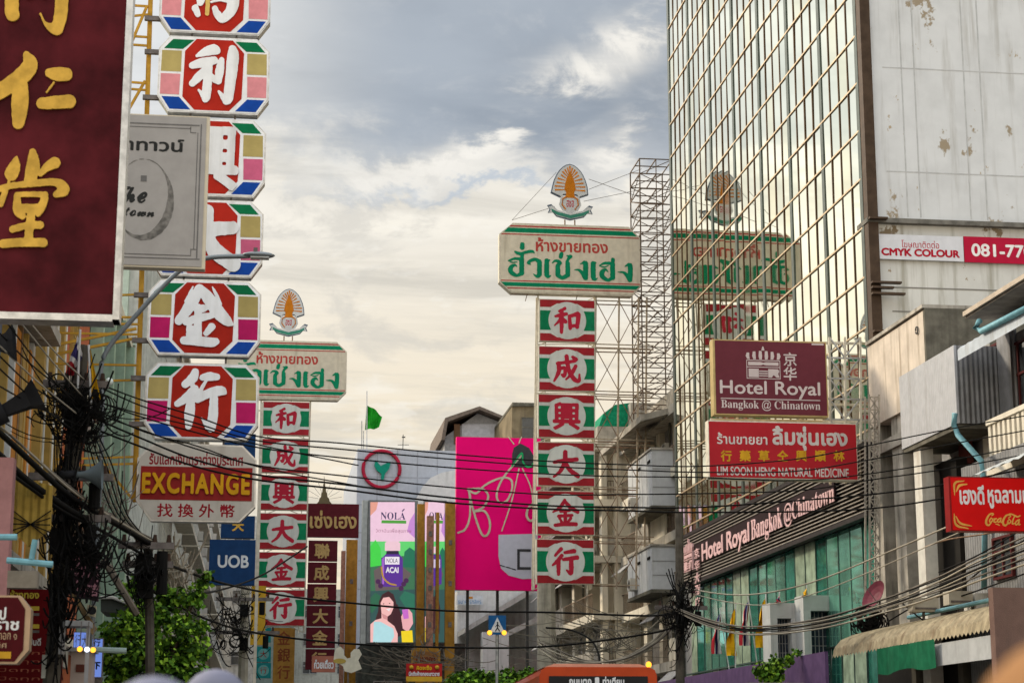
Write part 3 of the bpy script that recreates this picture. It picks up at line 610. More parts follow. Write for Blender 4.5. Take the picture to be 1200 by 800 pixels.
window(o, S3(17.44, 43.6, 6.2), 1.2, 1.0, -1, WINF)
aircon(o, S3(17.44, 45.2, 4.9), -1)
# lower corrugated awning with rolled edge
o = thing('corrugated_awning', 'rusty cream corrugated shop awning with rounded front edge and cyan gutter', 'awning', (16, 46, 0)); A3 = lambda x, y, z: (x - 16, y - 46, z)
e0, e1 = atX(975, 765, 15.4), atX(1168, 738, 15.4); zE = (e0.z + e1.z) / 2 + .2; prof = [(0, -.28), (.05, -.05), (.22, .14), (.55, .28), (1.1, .42), (2.6, .72)]
mb = MB(); n = 110
for i in range(n):
    y0 = e1.y - 2 + i * (e0.y - e1.y + 2) / n; y1 = y0 + (e0.y - e1.y + 2) / n; q0, q1 = (.075, 0) if i % 2 else (0, .075)
    for (xa, zv), (xb, zw) in zip(prof[:-1], prof[1:]): mb.quad(A3(15.4 + xa, y0, zE + zv + q0), A3(15.4 + xa, y1, zE + zv + q1), A3(15.4 + xb, y1, zE + zw + q1), A3(15.4 + xb, y0, zE + zw + q0))
mb.build('sheet', mat('rusty_cream_sheet', (.29, .24, .155), .7, .0, var=.3, scale=3, streak=.85, streak_col=(.15, .10, .06)), o)
MB().tube([A3(16.5, e1.y - 2, zE + .62), A3(16.5, e0.y - 3.2, zE + .62)], .055, 8).build('gutter_pipe', PIPE, o)
pf = atX(1128, 760, 15.5); MB().box(A3(15.46, e1.y - 2, pf.z - .3), A3(15.52, atX(1095, 760, 15.5).y, pf.z + .2)).build('fascia_panel', mat('grey_fascia', (.42, .43, .43), .6, var=.1, streak=.4), o)
for i in range(6): y = e1.y + i * 2.2; MB().bar(A3(15.5, y, zE - .2), A3(17.6, y, zE + .4), .03).build('bracket', DKSTEEL_, o)
p = atX(1060, 764, 15.3); q0, q1 = atX(1028, 764, 15.3), atX(1094, 764, 15.3); mb = MB(); n = 12
for i in range(n):
    t0, t1 = i / n, (i + 1) / n; w_ = lambda t: .03 * math.sin(t * 14)
    mb.quad((15.3 + w_(t0) - 15.3, q0.y + (q1.y - q0.y) * t0 - p.y, .38), (w_(t0) * 1.6, q0.y + (q1.y - q0.y) * t0 - p.y, -.24 - .05 * math.sin(t0 * 9)), (w_(t1) * 1.6, q0.y + (q1.y - q0.y) * t1 - p.y, -.24 - .05 * math.sin(t1 * 9)), (w_(t1), q0.y + (q1.y - q0.y) * t1 - p.y, .38))
t_ = mb.build('tarpaulin', mat('green_tarpaulin', (.012, .115, .055), .45, var=.2, scale=4)); t_.location = (15.3, p.y, zE - .62); tag(t_, 'small green tarpaulin hanging from the front edge of the corrugated awning', 'tarpaulin')
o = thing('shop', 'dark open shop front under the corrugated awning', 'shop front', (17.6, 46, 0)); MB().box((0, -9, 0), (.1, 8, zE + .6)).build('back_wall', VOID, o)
for y in (-6.5, -3, .5, 4): MB().box((-.25, y, 0), (-.02, y + .35, zE + .3)).build('column', CONCD, o)
MB().box((-.5, -8, 1.9), (-.3, 7, 2.5)).build('sign_board', mat('dim_board', (.12, .11, .11), .6), o)
o = MB().box((atY(1166, 740, 36).x, 36, 0), (17.3, 36.25, atY(1180, 688, 36).z)).build('brown_wall', mat('brown_render', (.17, .105, .085), .85, var=.12, scale=2, streak=.3, bump=.4)); tag(o, 'plain brown rendered wall end beside the corrugated awning', 'wall')
# purple hoarding
ph = atX(935, 768.5, 16.2); o = MB().box((16.2, 54.5, 0), (16.3, 80, ph.z)).build('hoarding', mat('purple_hoarding', (.12, .07, .155), .6, var=.15, ribs=('Y', 1.2, .01))); tag(o, 'purple hoarding along the pavement below the hotel', 'hoarding')
# ================================================================== RIGHT SIDE beyond the hotel: old concrete blocks
RUST_ = mat('rusted_railing', (.2, .15, .11), .7, .2, var=.3)
def concrete_block(label, Y0, Y1, H_, floors, xf, proud):
    o = thing('concrete_shophouse', label, 'building', (xf, Y0, 0)); fh = H_ / floors; D = Y1 - Y0
    MB().box((1.5, 0.3, 0), (12, D, H_ - .2)).build('back_wall', mat('recess_shade_wall', (.07, .065, .055), .9, var=.4, scale=2, streak=.5, streak_col=(.02, .02, .018)), o)  # recess shade put into the dark wall colour, under stain streaks
    MB().box((-.1, 0, H_), (12, D, H_ + 1.0)).build('parapet', CONC, o)
    for f in range(1, floors + 1):
        MB().box((-proud, .0, f * fh - .45), (1.5, D, f * fh - .02)).build('slab', CONCL if f % 2 else CONC, o)
    nb = max(2, int(D / 3.8)); bw = D / nb
    for i in range(nb + 1):
        for f in range(floors): MB().box((.05, i * bw - .4 if i else 0, f * fh), (1.2, i * bw + .4 if i < nb else D, (f + 1) * fh - .47)).build('column', CONCL, o)
    rr_ = random.Random(int(Y0))
    for i in range(nb):
        for f in range(1, floors):
            c0, c1, zf = i * bw + .45, (i + 1) * bw - .45, f * fh; k = rr_.random()
            if k < .55: window(o, (1.5, (c0 + c1) / 2, zf + fh * .48), (c1 - c0) * .8, fh * .5, -1, (CONC, WINF, CONCL)[rr_.randrange(3)], bars=rr_.randrange(1, 4))
            elif k < .75: MB().box((.3, c0, zf), (.36, c1, zf + fh - .47)).build('shutter', METALD, o)
            if rr_.random() < .45: MB().box((-proud + .05, c0 - .2, zf), (-proud + .18, c1 + .2, zf + 1.0)).build('balcony_front', (CONCL, CONC)[rr_.randrange(2)], o)
            else:
                mb = MB()
                for q in range(int(bw / .26)): mb.bar((-proud + .1, i * bw + .26 * q, zf), (-proud + .1, i * bw + .26 * q, zf + 1.0), .018)
                mb.bar((-proud + .1, i * bw, zf + 1), (-proud + .1, (i + 1) * bw, zf + 1), .03); mb.build('railing', RUST_, o)
            if rr_.random() < .5: aircon(o, (.02, c0 + rr_.random() * max(.3, c1 - c0 - .8), zf + .06 + rr_.random() * 1.0), -1)
            if rr_.random() < .35: MB().quad((-proud - .02, c0, zf + fh - .5), (-proud - .6, c0, zf + fh - 1.0), (-proud - .6, c1, zf + fh - 1.0), (-proud - .02, c1, zf + fh - .5)).quad((-proud - .02, c0, zf + fh - .53), (-proud - .02, c1, zf + fh - .53), (-proud - .6, c1, zf + fh - 1.03), (-proud - .6, c0, zf + fh - 1.03)).build('sun_hood', METALD, o)
    for q in range(nb + 1):
        if q % 2: MB().tube([(-.05, q * bw + .6, .5), (-.05, q * bw + .6, H_)], .06, 6).build('drain_pipe', (GREY_ST, CONCD)[q % 2], o)
    MB().box((2, 1.5, H_ + 1.0), (5, 4.5, H_ + 2.6)).build('roof_hut', CONC, o); MB().tube([(2.0, D - 3, H_ + 1), (2.0, D - 3, H_ + 2.4)], .7, 14).build('water_tank', STEEL, o)
    return o
RUST_U = mat('rusted_railing', (.2, .15, .11), .7, .2, var=.3)
zR1 = atX(765, 470, 18.2).z
o = concrete_block('stained concrete shophouse with white boxed balconies beside the scaffold tower', 83.6, 98.8, zR1 - .6, 6, 19.0, .5)
WB = mat('white_balcony_paint', (.52, .53, .54), .7, var=.06, streak=.35, streak_col=(.3, .28, .25))
for (y0, y1) in ((527, 592), (640, 690)):
    a = atY(765, y0, 86.0); b = atY(765, y1, 86.0); xx = atY(763, y0, 86).x
    MB().box((xx - 19.0, 2.3, b.z), (.2, 8.1, a.z)).build('boxed_balcony', WB, o); MB().box((xx - 19.06, 2.24, a.z + .004), (.2, 8.16, a.z + .1)).build('balcony_cap', CONC, o); MB().box((xx - 19.05, 2.25, b.z - .16), (.2, 8.15, b.z - .004)).build('balcony_sill', CONCD, o); mb = MB()
    for q in range(1, 5): mb.box((xx - 19.012, 2.3 + q * 1.16 - .02, b.z + .03), (xx - 19.002, 2.3 + q * 1.16 + .02, a.z - .03))
    for q in (.33, .66): mb.box((xx - 19.0 + .03, 2.286, b.z + (a.z - b.z) * q - .02), (.15, 2.297, b.z + (a.z - b.z) * q + .02))
    mb.build('panel_joints', GREYW, o)
    for q in (0, 2): MB().box((xx - 19.03, 2.3 + q * 1.16 + .3, a.z - .55), (xx - 19.004, 2.3 + q * 1.16 + .95, a.z - .42)).build('vent_slot', VOID, o)
    aircon(o, (xx - 19.0 - .01, 6.2, b.z + .25), -1)
pz = atY(750, 470, 86).z; MB().prism([(atY(742, 485, 88).x - 19.0, pz - .9), (1.4, pz), (1.4, pz + .25), (atY(742, 485, 88).x - 19.0, pz - .6)], 2.6, 13.6).build('roof_canopy', CONC, o)
CRC = mat('painted_sun_cream_render', (.76, .69, .56), .85, var=.08, scale=1.5, streak=.6, streak_col=(.30, .24, .17)); zt2 = atY(740, 521, 99).z; nf2 = 6; o = concrete_block('lower soot-stained concrete shophouse with wide bare columns beyond the scaffold tower', 99.2, 118, zt2, nf2, 17.55, .55); fh = zt2 / nf2  # cream lightened to put sunlight into the end-wall colour
for f in range(1, nf2 + 1):                                        # the end wall that looks down the street
    MB().box((-.5, -.7, f * fh - .38), (9, -.02, f * fh - .03)).build('slab', CRC if f % 2 else CONCL, o)
for f in range(nf2):
    for (x0, x1) in ((.0, .3), (.65, 2.1), (2.5, 3.1), (4.6, 5.4)): MB().box((x0, -.45 + .02 * (x0 > 1), f * fh), (x1, .28, f * fh + fh - .39)).build('column', CRC, o)
    for k, (x0, x1) in enumerate(((.32, .63), (2.12, 2.48), (3.15, 4.55), (5.45, 7.5))):
        if (f + k) % 3 == 0: window(o, ((x0 + x1) / 2, .28, f * fh + fh * .45), x1 - x0, fh * .6, 0, (CONC, WINF, GREYW)[(f + k) % 3], bars=1)
        elif (f + k) % 3 == 1: MB().box((x0, -.64, f * fh), (x1, -.56, f * fh + .95)).build('balcony_front', (CONC, CONCL)[f % 2], o)
        else:
            mb = MB(); nq = max(2, int((x1 - x0) / .2))
            for q in range(nq + 1): xx = x0 + (x1 - x0) * q / nq; mb.bar((xx, -.6, f * fh), (xx, -.6, f * fh + .95), .02)
            mb.bar((x0, -.6, f * fh + .95), (x1, -.6, f * fh + .95), .03); mb.build('railing', RUST_, o)
MB().tube([(2.35, -.5, .5), (2.35, -.5, zt2)], .07, 6).build('drain_pipe', GREY_ST, o)
concrete_block('far concrete shophouse behind the striped character stack', 120, 138, 15, 5, 21.0, .5)
a = atX(735, 470, 19.0); b = atX(705, 497, 18.6)
o = MB().prism([(0, 0), (1.9, 0), (1.9, 1.35), (.9, 1.2), (.25, .7)], 0, 5).build('roof_netting', mat('green_netting', (.01, .22, .11), .8, var=.3, scale=5)); o.location = atY(702, 499, 101.5); tag(o, 'green construction netting over the roof shed above the bare concrete block', 'netting')
# ================================================================== LEFT SIDE FACADES (street wall at X = -5)
XL = -5.0
LB = [  # Y0, Y1, height, colour, label
 (28, 40.9, 12.5, mat('slate_blue_plaster', (.17, .19, .24), .8, streak=.5), 'slate blue shophouse with orange shutters behind the tall dark red sign', 'slab'),
 (41.1, 47.0, 14.5, mat('cream_fluted_plaster', (.56, .50, .42), .7, streak=.3), 'cream shophouse with mustard and white vertical fins', 'fins'),
 (47.2, 53.6, 15, mat('brick_orange_plaster', (.42, .12, .055), .8, var=.15, streak=.4), 'brick orange shophouse behind the tangled pole', 'plain'),
 (53.8, 67, 15.5, mat('dark_green_tile', (.05, .075, .06), .5, var=.3), 'dark green shophouse with barred windows behind the mustard frame', 'grid'),
 (67.2, 86, 23, mat('mint_fin_plaster', (.42, .50, .43), .7, streak=.35), 'pale mint building with close white fins behind the mustard frame', 'mint'),
 (86.2, 112, 23.0, mat('off_white_plaster', (.46, .46, .42), .8, streak=.6, streak_col=(.16, .15, .12)), 'off-white shophouse with grilled balconies below the exchange sign', 'balcony'),
 (112.2, 150, 25, mat('warm_grey_plaster', (.34, .31, .27), .8, streak=.6), 'warm grey shophouse beyond the street tree', 'balcony'),
 (150.2, 215, 27, mat('dull_ochre_plaster', (.32, .26, .18), .8, streak=.6), 'far ochre shophouse at the end of the row of hanging signs', 'balcony')]
FIN_Y = mat('mustard_fin', (.40, .26, .075), .6, var=.15); FIN_W = mat('white_fin', (.62, .62, .58), .6, streak=.3)
BRWN = mat('brown_fin', (.20, .12, .06), .6, streak=.3)
ORG = mat('orange_shutter', (.5, .2, .03), .6, ribs=('Y', .2, .02))
for (y0, y1, h, m, lab, kind) in LB:
    o = thing('shophouse', lab, 'building', (XL, y0, 0)); D = y1 - y0
    MB().box((-12, 0, 0), (0, D, h)).build('wall', m, o)
    MB().box((-12, -.02, h), (.25, D + .02, h + .35)).build('parapet', CONCL, o)
    if kind == 'fins':
        for i in range(9): MB().box((0, .4 + i * .62, 4.2), (.12 if i % 3 else .2, .62 + i * .62 + (.12 if i % 3 == 0 else 0), h)).build('fin', FIN_Y if i % 3 == 0 else FIN_W, o)
        MB().box((.002, .3, 3.6), (.5, D - .3, 4.1)).build('slab', CONC, o)
    elif kind == 'mint':
        for i in range(22): MB().box((0, .5 + i * .82, 5), (.4, .62 + i * .82, h)).build('fin', FIN_W, o)
        for f in range(5): MB().box((.001, .3, 5 + f * 3.6), (.3, D - .3, 5.25 + f * 3.6)).build('slab', m, o)
    elif kind == 'grid':
        for f in range(4):
            for i in range(3): window(o, (0, 2.2 + i * 4.2, 4.6 + f * 3.1), 3.2, 2.0, 1, mat('pale_green_frame', (.32, .42, .33), .6), bars=3)
        for i in range(4): MB().box((0, i * 4.2 - (.0 if i else -.05), 3), (.35, .5 + i * 4.2, h)).build('pier', mat('pale_green_pier', (.30, .40, .30), .7, streak=.3), o)
    elif kind == 'slab':
        for i in range(3): MB().box((0, 9.4 + i * 1.15, 5.4), (.12, 10.3 + i * 1.15, 9.8)).build('shutter', ORG if i != 1 else FIN_Y, o)
        for f in range(2): MB().box((.001, .2, 4.9 + f * 5.2), (.6, D - .1, 5.15 + f * 5.2)).build('slab', CONC, o)
        for i in range(5): MB().box((0, 8.2 + i * .95, 5.2), (.14, 8.35 + i * .95, 10)).build('fin', (FIN_Y, FIN_W, BRWN)[i % 3], o)
    elif kind == 'plain':
        for f in range(3): window(o, (0, 2.0, 5.5 + f * 3.2), 1.6, 1.5, 1, FIN_Y, bars=2)
        aircon(o, (0.01, 4.6, 7), 1); aircon(o, (0.01, 4.6, 10), 1)
        for z in (4.2, 7.4, 10.6): MB().box((.001, .1, z), (.35, D - .1, z + .22)).build('slab', CONCL, o)
    else:
        nb = int(D / 4.3); bw = D / nb
        for f in range(1, int(h / 3.6)):
            MB().box((.001, .1, f * 3.6 - .3), (1.0, D - .1, f * 3.6)).build('slab', CONCL, o)
            for i in range(nb):
                window(o, (0, (i + .5) * bw, f * 3.6 + 1.5), bw * .7, 2.0, 1, FIN_W, bars=3)
                mb = MB()
                for k in range(int(bw / .28)): mb.bar((.95, i * bw + .2 + k * .28, f * 3.6), (.95, i * bw + .2 + k * .28, f * 3.6 + 1.0), .02)
                mb.bar((.95, i * bw + .1, f * 3.6 + 1), (.95, (i + 1) * bw - .1, f * 3.6 + 1), .03); mb.build('railing', FIN_W, o)
                if (i + f) % 2: aircon(o, (1.0, (i + .4) * bw, f * 3.6 + .05), 1)
    for i in range(max(1, int(D / 4.5))): MB().box((.0, .4 + i * 4.4, .15), (.08, 3.9 + i * 4.4, 3.0)).build('shop_shutter', METALD, o)
# ================================================================== END OF THE STREET
LILAC = mat('pale_lilac_panels', (.46, .49, .55), .6, var=.05, streak=.3, streak_col=(.3, .31, .34)); LILAC2 = mat('pale_dome_panels', (.58, .58, .58), .6, var=.06, streak=.25)
def front_block(name, label, cat, px, Y, depth, m):
    """a building whose front faces down the street: px = (x0, y_top, x1) of its front"""
    a, b = atY(px[0], px[1], Y), atY(px[2], px[1], Y); zt = (a.z + b.z) / 2
    o = thing(name, label, cat, (a.x, Y, 0)); MB().box((0, 0, 0), (b.x - a.x, depth, zt)).build('wall', m, o); return o, b.x - a.x, zt
YB = 150
o, w, zt = front_block('bank_building', 'pale lilac bank building with green leaf emblem in a red ring', 'building', (419, 527, 536), YB, 25, LILAC); oc = o.location
bl = lambda x, y, Y=YB: atY(x, y, Y) - oc
c = bl(447, 549.5); ring = MB(); rr = (bl(469, 549).x - bl(426, 549).x) / 2
ring.tube([(c.x + rr * math.cos(i * math.pi / 20), -.1, c.z + rr * math.sin(i * math.pi / 20)) for i in range(41)], .14, 6, False); ring.build('emblem_ring', mat('bank_ring_red', (.40, .02, .05), .45), o)
leaf = [(440, 539), (446, 546), (452, 543), (458, 541), (456, 549), (451, 555), (449.5, 562), (446.5, 562), (446.5, 555), (441, 551), (438.5, 545)]
MB().prism([(bl(a, b).x, bl(a, b).z) for a, b in leaf][::-1], -.2, -.02).build('emblem_leaf', mat('bank_leaf_green', (.01, .25, .17), .45), o)
mb = MB()
for i in range(5): z = zt - 2.2 * (i + 1); mb.box((.2, -.012, z - .04), (w - .2, -.002, z + .04))
for i in range(4): x = (i + 1) * w / 5; mb.box((x - .04, -.014, 2), (x + .04, -.003, zt))
mb.build('panel_joints', mat('joint_grey', (.33, .35, .39), .7), o)
arch = [(484, 602), (487, 585), (494, 572), (503, 562), (516, 556), (532, 553), (536, 553), (536, 595), (520, 594), (506, 600)]
MB().prism([(bl(a, b).x, bl(a, b).z) for a, b in arch][::-1], -1.2, -.02).build('curved_porch', LILAC2, o)
for i in range(4): window(o, (w * (.15 + .22 * i), 0, 4), 2.4, 2.2, 0, GREYW)
for (x, y0, y1) in ((425.5, 488, 528), (430, 458, 528), (427.5, 500, 528)):
    if x == 430: continue
    MB().bar((bl(x, y1).x, 2, bl(x, y1).z - .2), (bl(x, y0).x, 2, bl(x, y0).z), .05).build('rooftop_pole', GREY_ST, o)
f = thing('flag', 'green flag on a pole on the bank roof', 'flag', atY(430, 528, 152)); fc_ = f.location
fl_ = lambda x, y: atY(x, y, 152) - fc_
MB().bar((0, 0, -.5), fl_(430, 458), .05).build('pole', METALC, f)
mb = MB(); n = 10
for i in range(n):
    t0, t1 = i / n, (i + 1) / n; A = lambda t: fl_(429.5 + 18.5 * t, 474 + 14 * t ** 1.3); B = lambda t: fl_(428 + 16 * t, 503 - 2 * t * t); wv = lambda t: Vector((0, .3 * math.sin(t * 9), 0))
    mb.quad(A(t0) + wv(t0), B(t0) + wv(t0 + .2), B(t1) + wv(t1 + .2), A(t1) + wv(t1))
mb.build('cloth', mat('green_flag_cloth', (.012, .24, .015), .7, var=.25, scale=2), f, True)
o = thing('aerial', 'thin television aerial on the pale bank roof', 'aerial', atY(472, 527, 151)); mb = MB(); q = lambda x, y: atY(x, y, 151) - o.location
mb.bar(q(472, 528), q(472.5, 509), .04); mb.bar(q(466, 521), q(479, 521), .03); mb.bar(q(471, 512), q(475, 512), .06); mb.build('mast', DKSTEEL_, o)
# gable house + concrete top
o = thing('gabled_house', 'gabled rooftop house with brown eaves behind the bank', 'building', (atY(518, 520, 190).x, 190, 0)); oc = o.location; q = lambda x, y: (lambda p: (p.x, p.z))(atY(x, y, 190) - oc)
MB().prism([q(521, 830), q(599, 830), q(599, 500), q(560, 484), q(521, 512)], 0, 14).build('wall', mat('gable_grey', (.30, .30, .31), .8, streak=.3), o)
MB().prism([q(532, 520), (q(532, 497)), q(539, 497), q(539, 520)][::-1], -.15, 0).build('brown_panel', mat('brown_wood', (.17, .10, .06), .7), o); MB().prism([q(541, 516), q(541, 497), q(597, 497), q(597, 516)][::-1], -.18, 0).build('light_panel', mat('lavender_sheet', (.50, .50, .54), .6), o)
MB().prism([q(515.5, 518), q(520, 492.5), q(560, 479), q(600, 495.5), q(600, 498.5), q(560, 483), q(523, 497), q(519.5, 518)], -1.6, 15).build('roof', mat('brown_roof', (.15, .12, .10), .8, var=.2), o)
o, w, zt = front_block('concrete_tower', 'brown weathered concrete roof block behind the striped panels', 'building', (600, 475.5, 645), 176, 15, mat('brown_concrete', (.20, .16, .10), .9, var=.3, scale=.6, streak=.6)); window(o, (w * .55, 0, zt - 2.4), 2.2, 2.6, 0, CONCD)
MB().prism([(0, zt - .1), (w, zt), (w, zt + .25), (0, zt + .25)], -.3, 15).build('parapet', CONCD, o)
# pink billboard
PINK = mat('magenta_billboard', (.82, .002, .165), .5, var=.06, scale=.3, bump=.35, bscale=1.1); PCREAM = mat('cream_scribble', (.55, .50, .38), .5); PBAG = mat('pale_bag', (.50, .50, .58), .5, var=.04); PDK = mat('charcoal_print', (.05, .05, .055), .5); PGN = mat('green_scribble', (.02, .35, .12), .5)
s = Sign('billboard', 'magenta advertising billboard with cream scribbled letters and a pale handbag', 'billboard', (534.5, 512.5, 634, 691), 116.5)
s.poly('board', [(0, 0), (1, 0), (1, 1), (0, 1)], PINK, 0, .5)
def scrib(pts, w, m, y=-.04): s.strokes('print', m, px_strokes([[(a, b, w) for a, b in pts]]), y, res=1.6)
scrib([(549, 573), (551, 590), (550, 608), (545, 620), (537, 624)], 1.1, PCREAM, -.02); scrib([(548, 574), (558, 578), (569, 568), (586, 560), (598, 561), (600, 572), (594, 586), (585, 588), (582, 578), (588, 562), (600, 546), (611, 533)], 1.1, PCREAM, -.03)
scrib([(548, 573), (566, 573), (572, 582), (566, 594), (555, 599)], 1.2, PCREAM, -.04); scrib([(555, 599), (568, 599), (574, 612), (572, 625), (566, 627), (560, 615), (553, 592), (549, 574)], 1.2, PCREAM, -.05)
s.poly('print', [((a - 534.5) / 99.5, (b - 512.5) / 178.5) for a, b in ((602, 524), (610, 519), (620, 524), (627, 536), (626, 548), (600, 547), (600, 532))][::-1], PDK, -.02, -.005)
scrib([(596, 512), (602, 520)], .6, PCREAM, -.03); scrib([(611, 512), (608, 519)], .6, PCREAM, -.04); scrib([(608, 549), (600, 585), (588, 622)], .7, PCREAM, -.06); scrib([(612, 549), (622, 572), (625, 600)], .7, PCREAM, -.07)
scrib([(600, 546), (611, 531), (613, 542), (620, 547), (629, 538)], 1.0, PGN, -.08); scrib([(626, 565), (625, 588), (619, 595), (617, 604), (621, 610), (627, 608)], 1.3, PCREAM, -.09)
s.poly('bag_print', [((a - 534.5) / 99.5, (b - 512.5) / 178.5) for a, b in ((584, 627), (630, 625), (630, 677), (612, 678), (596, 674), (587, 666), (584, 652))][::-1], PBAG, -.02, -.005)
for b in ((606, 643, 609, 667), (609, 643, 622, 646), (609, 664, 622, 667)): s.box('bag_clasp', b, PDK, -.04, -.02)
scrib([(586, 662), (604, 667)], .6, PDK, -.03)
x, z = s.fr(.5, 1)
for u in (.15, .5, .85): xx = s.fr(u, 0)[0]; MB().bar((xx, .6, s.z1), (xx, .6, s.z0 - 9), .12).build('post', DKSTEEL_, s.root)
# warehouse below it
WHS = mat('white_shed_sheet', (.50, .50, .49), .6, var=.08, streak=.5, streak_col=(.28, .27, .25), ribs=('X', .5, .02))
o, w, zt = front_block('shed', 'white corrugated shed with sloping roofs under the magenta billboard', 'building', (536, 692, 640), 140, 12, WHS)
oc = o.location; q = lambda x, y, Y=136: atY(x, y, Y) - oc
for (a, b) in (((543, 742), (632, 690)), ((580, 752), (632, 728))):
    p0, p1 = q(*a), q(*b); MB().prism([(p0.x, p0.z), (p1.x, p1.z), (p1.x, p1.z + .45), (p0.x, p0.z + .35)], -5, -.1).build('roof', mat('pale_shed_roof', (.38, .37, .35), .7, streak=.6), o)
p0, p1 = q(562, 742), q(592, 742); MB().box((p0.x, -6, 0), (p1.x, -4.6, p0.z)).build('gate_pier', mat('white_pier', (.56, .56, .55), .7, var=.05, streak=.3), o)
s = Sign('notice_board', 'small pale notice with blue lettering on the white shed', 'notice', (535, 697, 566, 708), 139.5); s.poly('board', [(0, 0), (1, 0), (1, 1), (0, 1)], mat('notice_white', (.5, .53, .56), .5), 0, .1); s.text('lettering', mat('blue_text', (.08, .22, .42), .5), 'ธนาคารกสิกร', (537, 702, 564, 707), -.02, res=20); s.box('mark', (547, 698.5, 554, 701), mat('orange_mark', (.5, .22, .04), .5), -.02)
# distant row closing the street
for i, (x0, y0, x1, Y, m) in enumerate(((296, 700, 345, 230, 'a'), (345, 690, 425, 240, 'b'), (425, 753, 545, 121, 'c'), (600, 560, 660, 250, 'd'), (236, 604, 301, 218, 'e'))):
    mm = (mat('far_teal_grey', (.20, .25, .23), .8, streak=.5), mat('far_pale', (.40, .40, .36), .8, streak=.5), mat('far_dark_green_grey', (.085, .095, .085), .8, var=.4, streak=.5), CONC, mat('far_off_white', (.42, .41, .38), .8, var=.2, streak=.7))[i]
    lab = ('teal grey building closing the street beyond the teal panels', 'pale far building behind the maroon stack', 'dark low building below the bright video screen', 'far concrete block seen between the striped panels and the bare columns', 'far off-white block below the blue bank signs')[i]
    o, w, zt = front_block('far_building', lab, 'building', (x0, y0, x1), Y, 12, mm)
    for f in range(max(1, int(zt / 3.4))):
        for k in range(max(2, int(w / 3.5))): window(o, ((k + .5) * w / max(2, int(w / 3.5)), 0, 2 + f * 3.4), 1.8, 1.5, 0, GREYW)
# ================================================================== SIGNS
# ---- octagonal gold-shop signs, top to bottom
O_RED = mat('octagon_red', (.40, .022, .012), .38, var=.1, scale=2); O_GRN = mat('octagon_green', (.004, .15, .055), .4, var=.1)
O_YEL = mat('octagon_straw', (.42, .33, .12), .4, var=.08); O_BLU = mat('octagon_blue', (.008, .06, .33), .4, var=.12)
O_PNK = mat('octagon_salmon', (.66, .25, .27), .4, var=.1); O_MAG = mat('octagon_magenta', (.50, .015, .12), .4, var=.1)
O_ROS = mat('octagon_rose', (.58, .12, .22), .4, var=.1)

GOLDP = mat('gold_leaf_paint', (.62, .42, .12), .45, var=.15)
def octagon(px, Y, label, side):
    s = Sign('octagon_sign', label, 'shop sign', px, Y, 'octagonal characters of the gold shop stack')
    out = [(.10, 0), (.88, 0), (1, .17), (1, .80), (.9, 1), (.1, 1), (0, .80), (0, .17)]
    MB().prism([s.fr(*p) for p in out], .0, .30).build('sign_box', STEEL, s.root)
    ins = [(.105, .015), (.875, .015), (.985, .175), (.985, .795), (.895, .985), (.105, .985), (.015, .795), (.015, .175)]
    s.poly('face_panel', ins, WHITE, -.012, .004)
    s.poly('red_field', [(.335, .035), (.66, .035), (.765, .20), (.755, .80), (.645, .965), (.335, .965), (.225, .80), (.235, .20)], O_RED, -.018, -.01)
    for q in (0, 1):
        e = (lambda u: u) if q == 0 else (lambda u: 1 - u)
        for nm, uv, m in (('green_panel', [(.125, .05), (.315, .05), (.215, .175), (.045, .175)], O_GRN), ('straw_panel', [(.03, .20), (.205, .20), (.205, .475), (.025, .475)], O_YEL),
                          ('pink_panel', [(.025, .505), (.20, .505), (.195, .775), (.025, .775)], side), ('blue_panel', [(.04, .805), (.195, .805), (.30, .965), (.115, .965)], O_BLU)):
            pts = [(e(u), v) for u, v in uv]
            s.poly(nm, pts if q == 0 else pts[::-1], m, -.018, -.01)
    for u in (.3, .7):
        x, z = s.fr(u, 1.0); MB().bar((x, .15, z - .3), (x, .15, z + .04), .03).build('hanger', DKSTEEL, s.root)
    x, z = s.fr(0, .2); x2, z2 = s.fr(0, .8)
    for zz_ in (z, z2): MB().box((x - .32, .1, zz_ - .05), (x + .03, .2, zz_ + .05)).build('bracket', DKSTEEL, s.root)
    return s
YO = 41.0
s = octagon((187, -46, 317.5, 40), YO, 'topmost octagonal sign, cut by the picture top, white brush mark with a gold stroke', O_PNK)
s.strokes('brush_character', WHITE, BIG_TAIL, -.02, .03, res=1.2)
s.strokes('gold_stroke', GOLDP, px_strokes([[(508, -90, 20), (508, 30, 20), (506, 138, 20)]], 180, 0, 8.0), -.055, res=1.2)
s = octagon((185, 44, 315.8, 133), YO, 'octagonal sign with the white brush character 利 on red, pink side panels', O_PNK)
s.strokes('brush_character', WHITE, BIG['profit'], -.02, .03, res=1.3)
s = octagon((180.5, 139, 311.3, 230), YO, 'octagonal sign with white character 興, half behind the pale cafe sign', O_ROS)
s.text('brush_character', WHITE, '興', (212, 146, 280, 224), -.02, .03, res=50, bold=.035)
s = octagon((177, 234, 308.3, 324), YO, 'octagonal sign with white character 大, half behind the pale cafe sign', O_ROS)
s.text('brush_character', WHITE, px_strokes([[(x, y, r * 1.75) for x, y, r in q] for q in CH['big']]), (204, 240, 283, 318), -.02, .03, res=.6)
s = octagon((173, 328.5, 305.6, 417), YO, 'octagonal sign with the white brush character 金 on red, magenta side panels', O_MAG)
s.strokes('brush_character', WHITE, BIG['gold'], -.02, .03, res=1.3)
s = octagon((169.5, 425.5, 303.3, 515), YO, 'octagonal sign with the white brush character 行, lowest, crossed by black cables', O_MAG)
s.strokes('brush_character', WHITE, BIG['go'], -.02, .03, res=1.3)
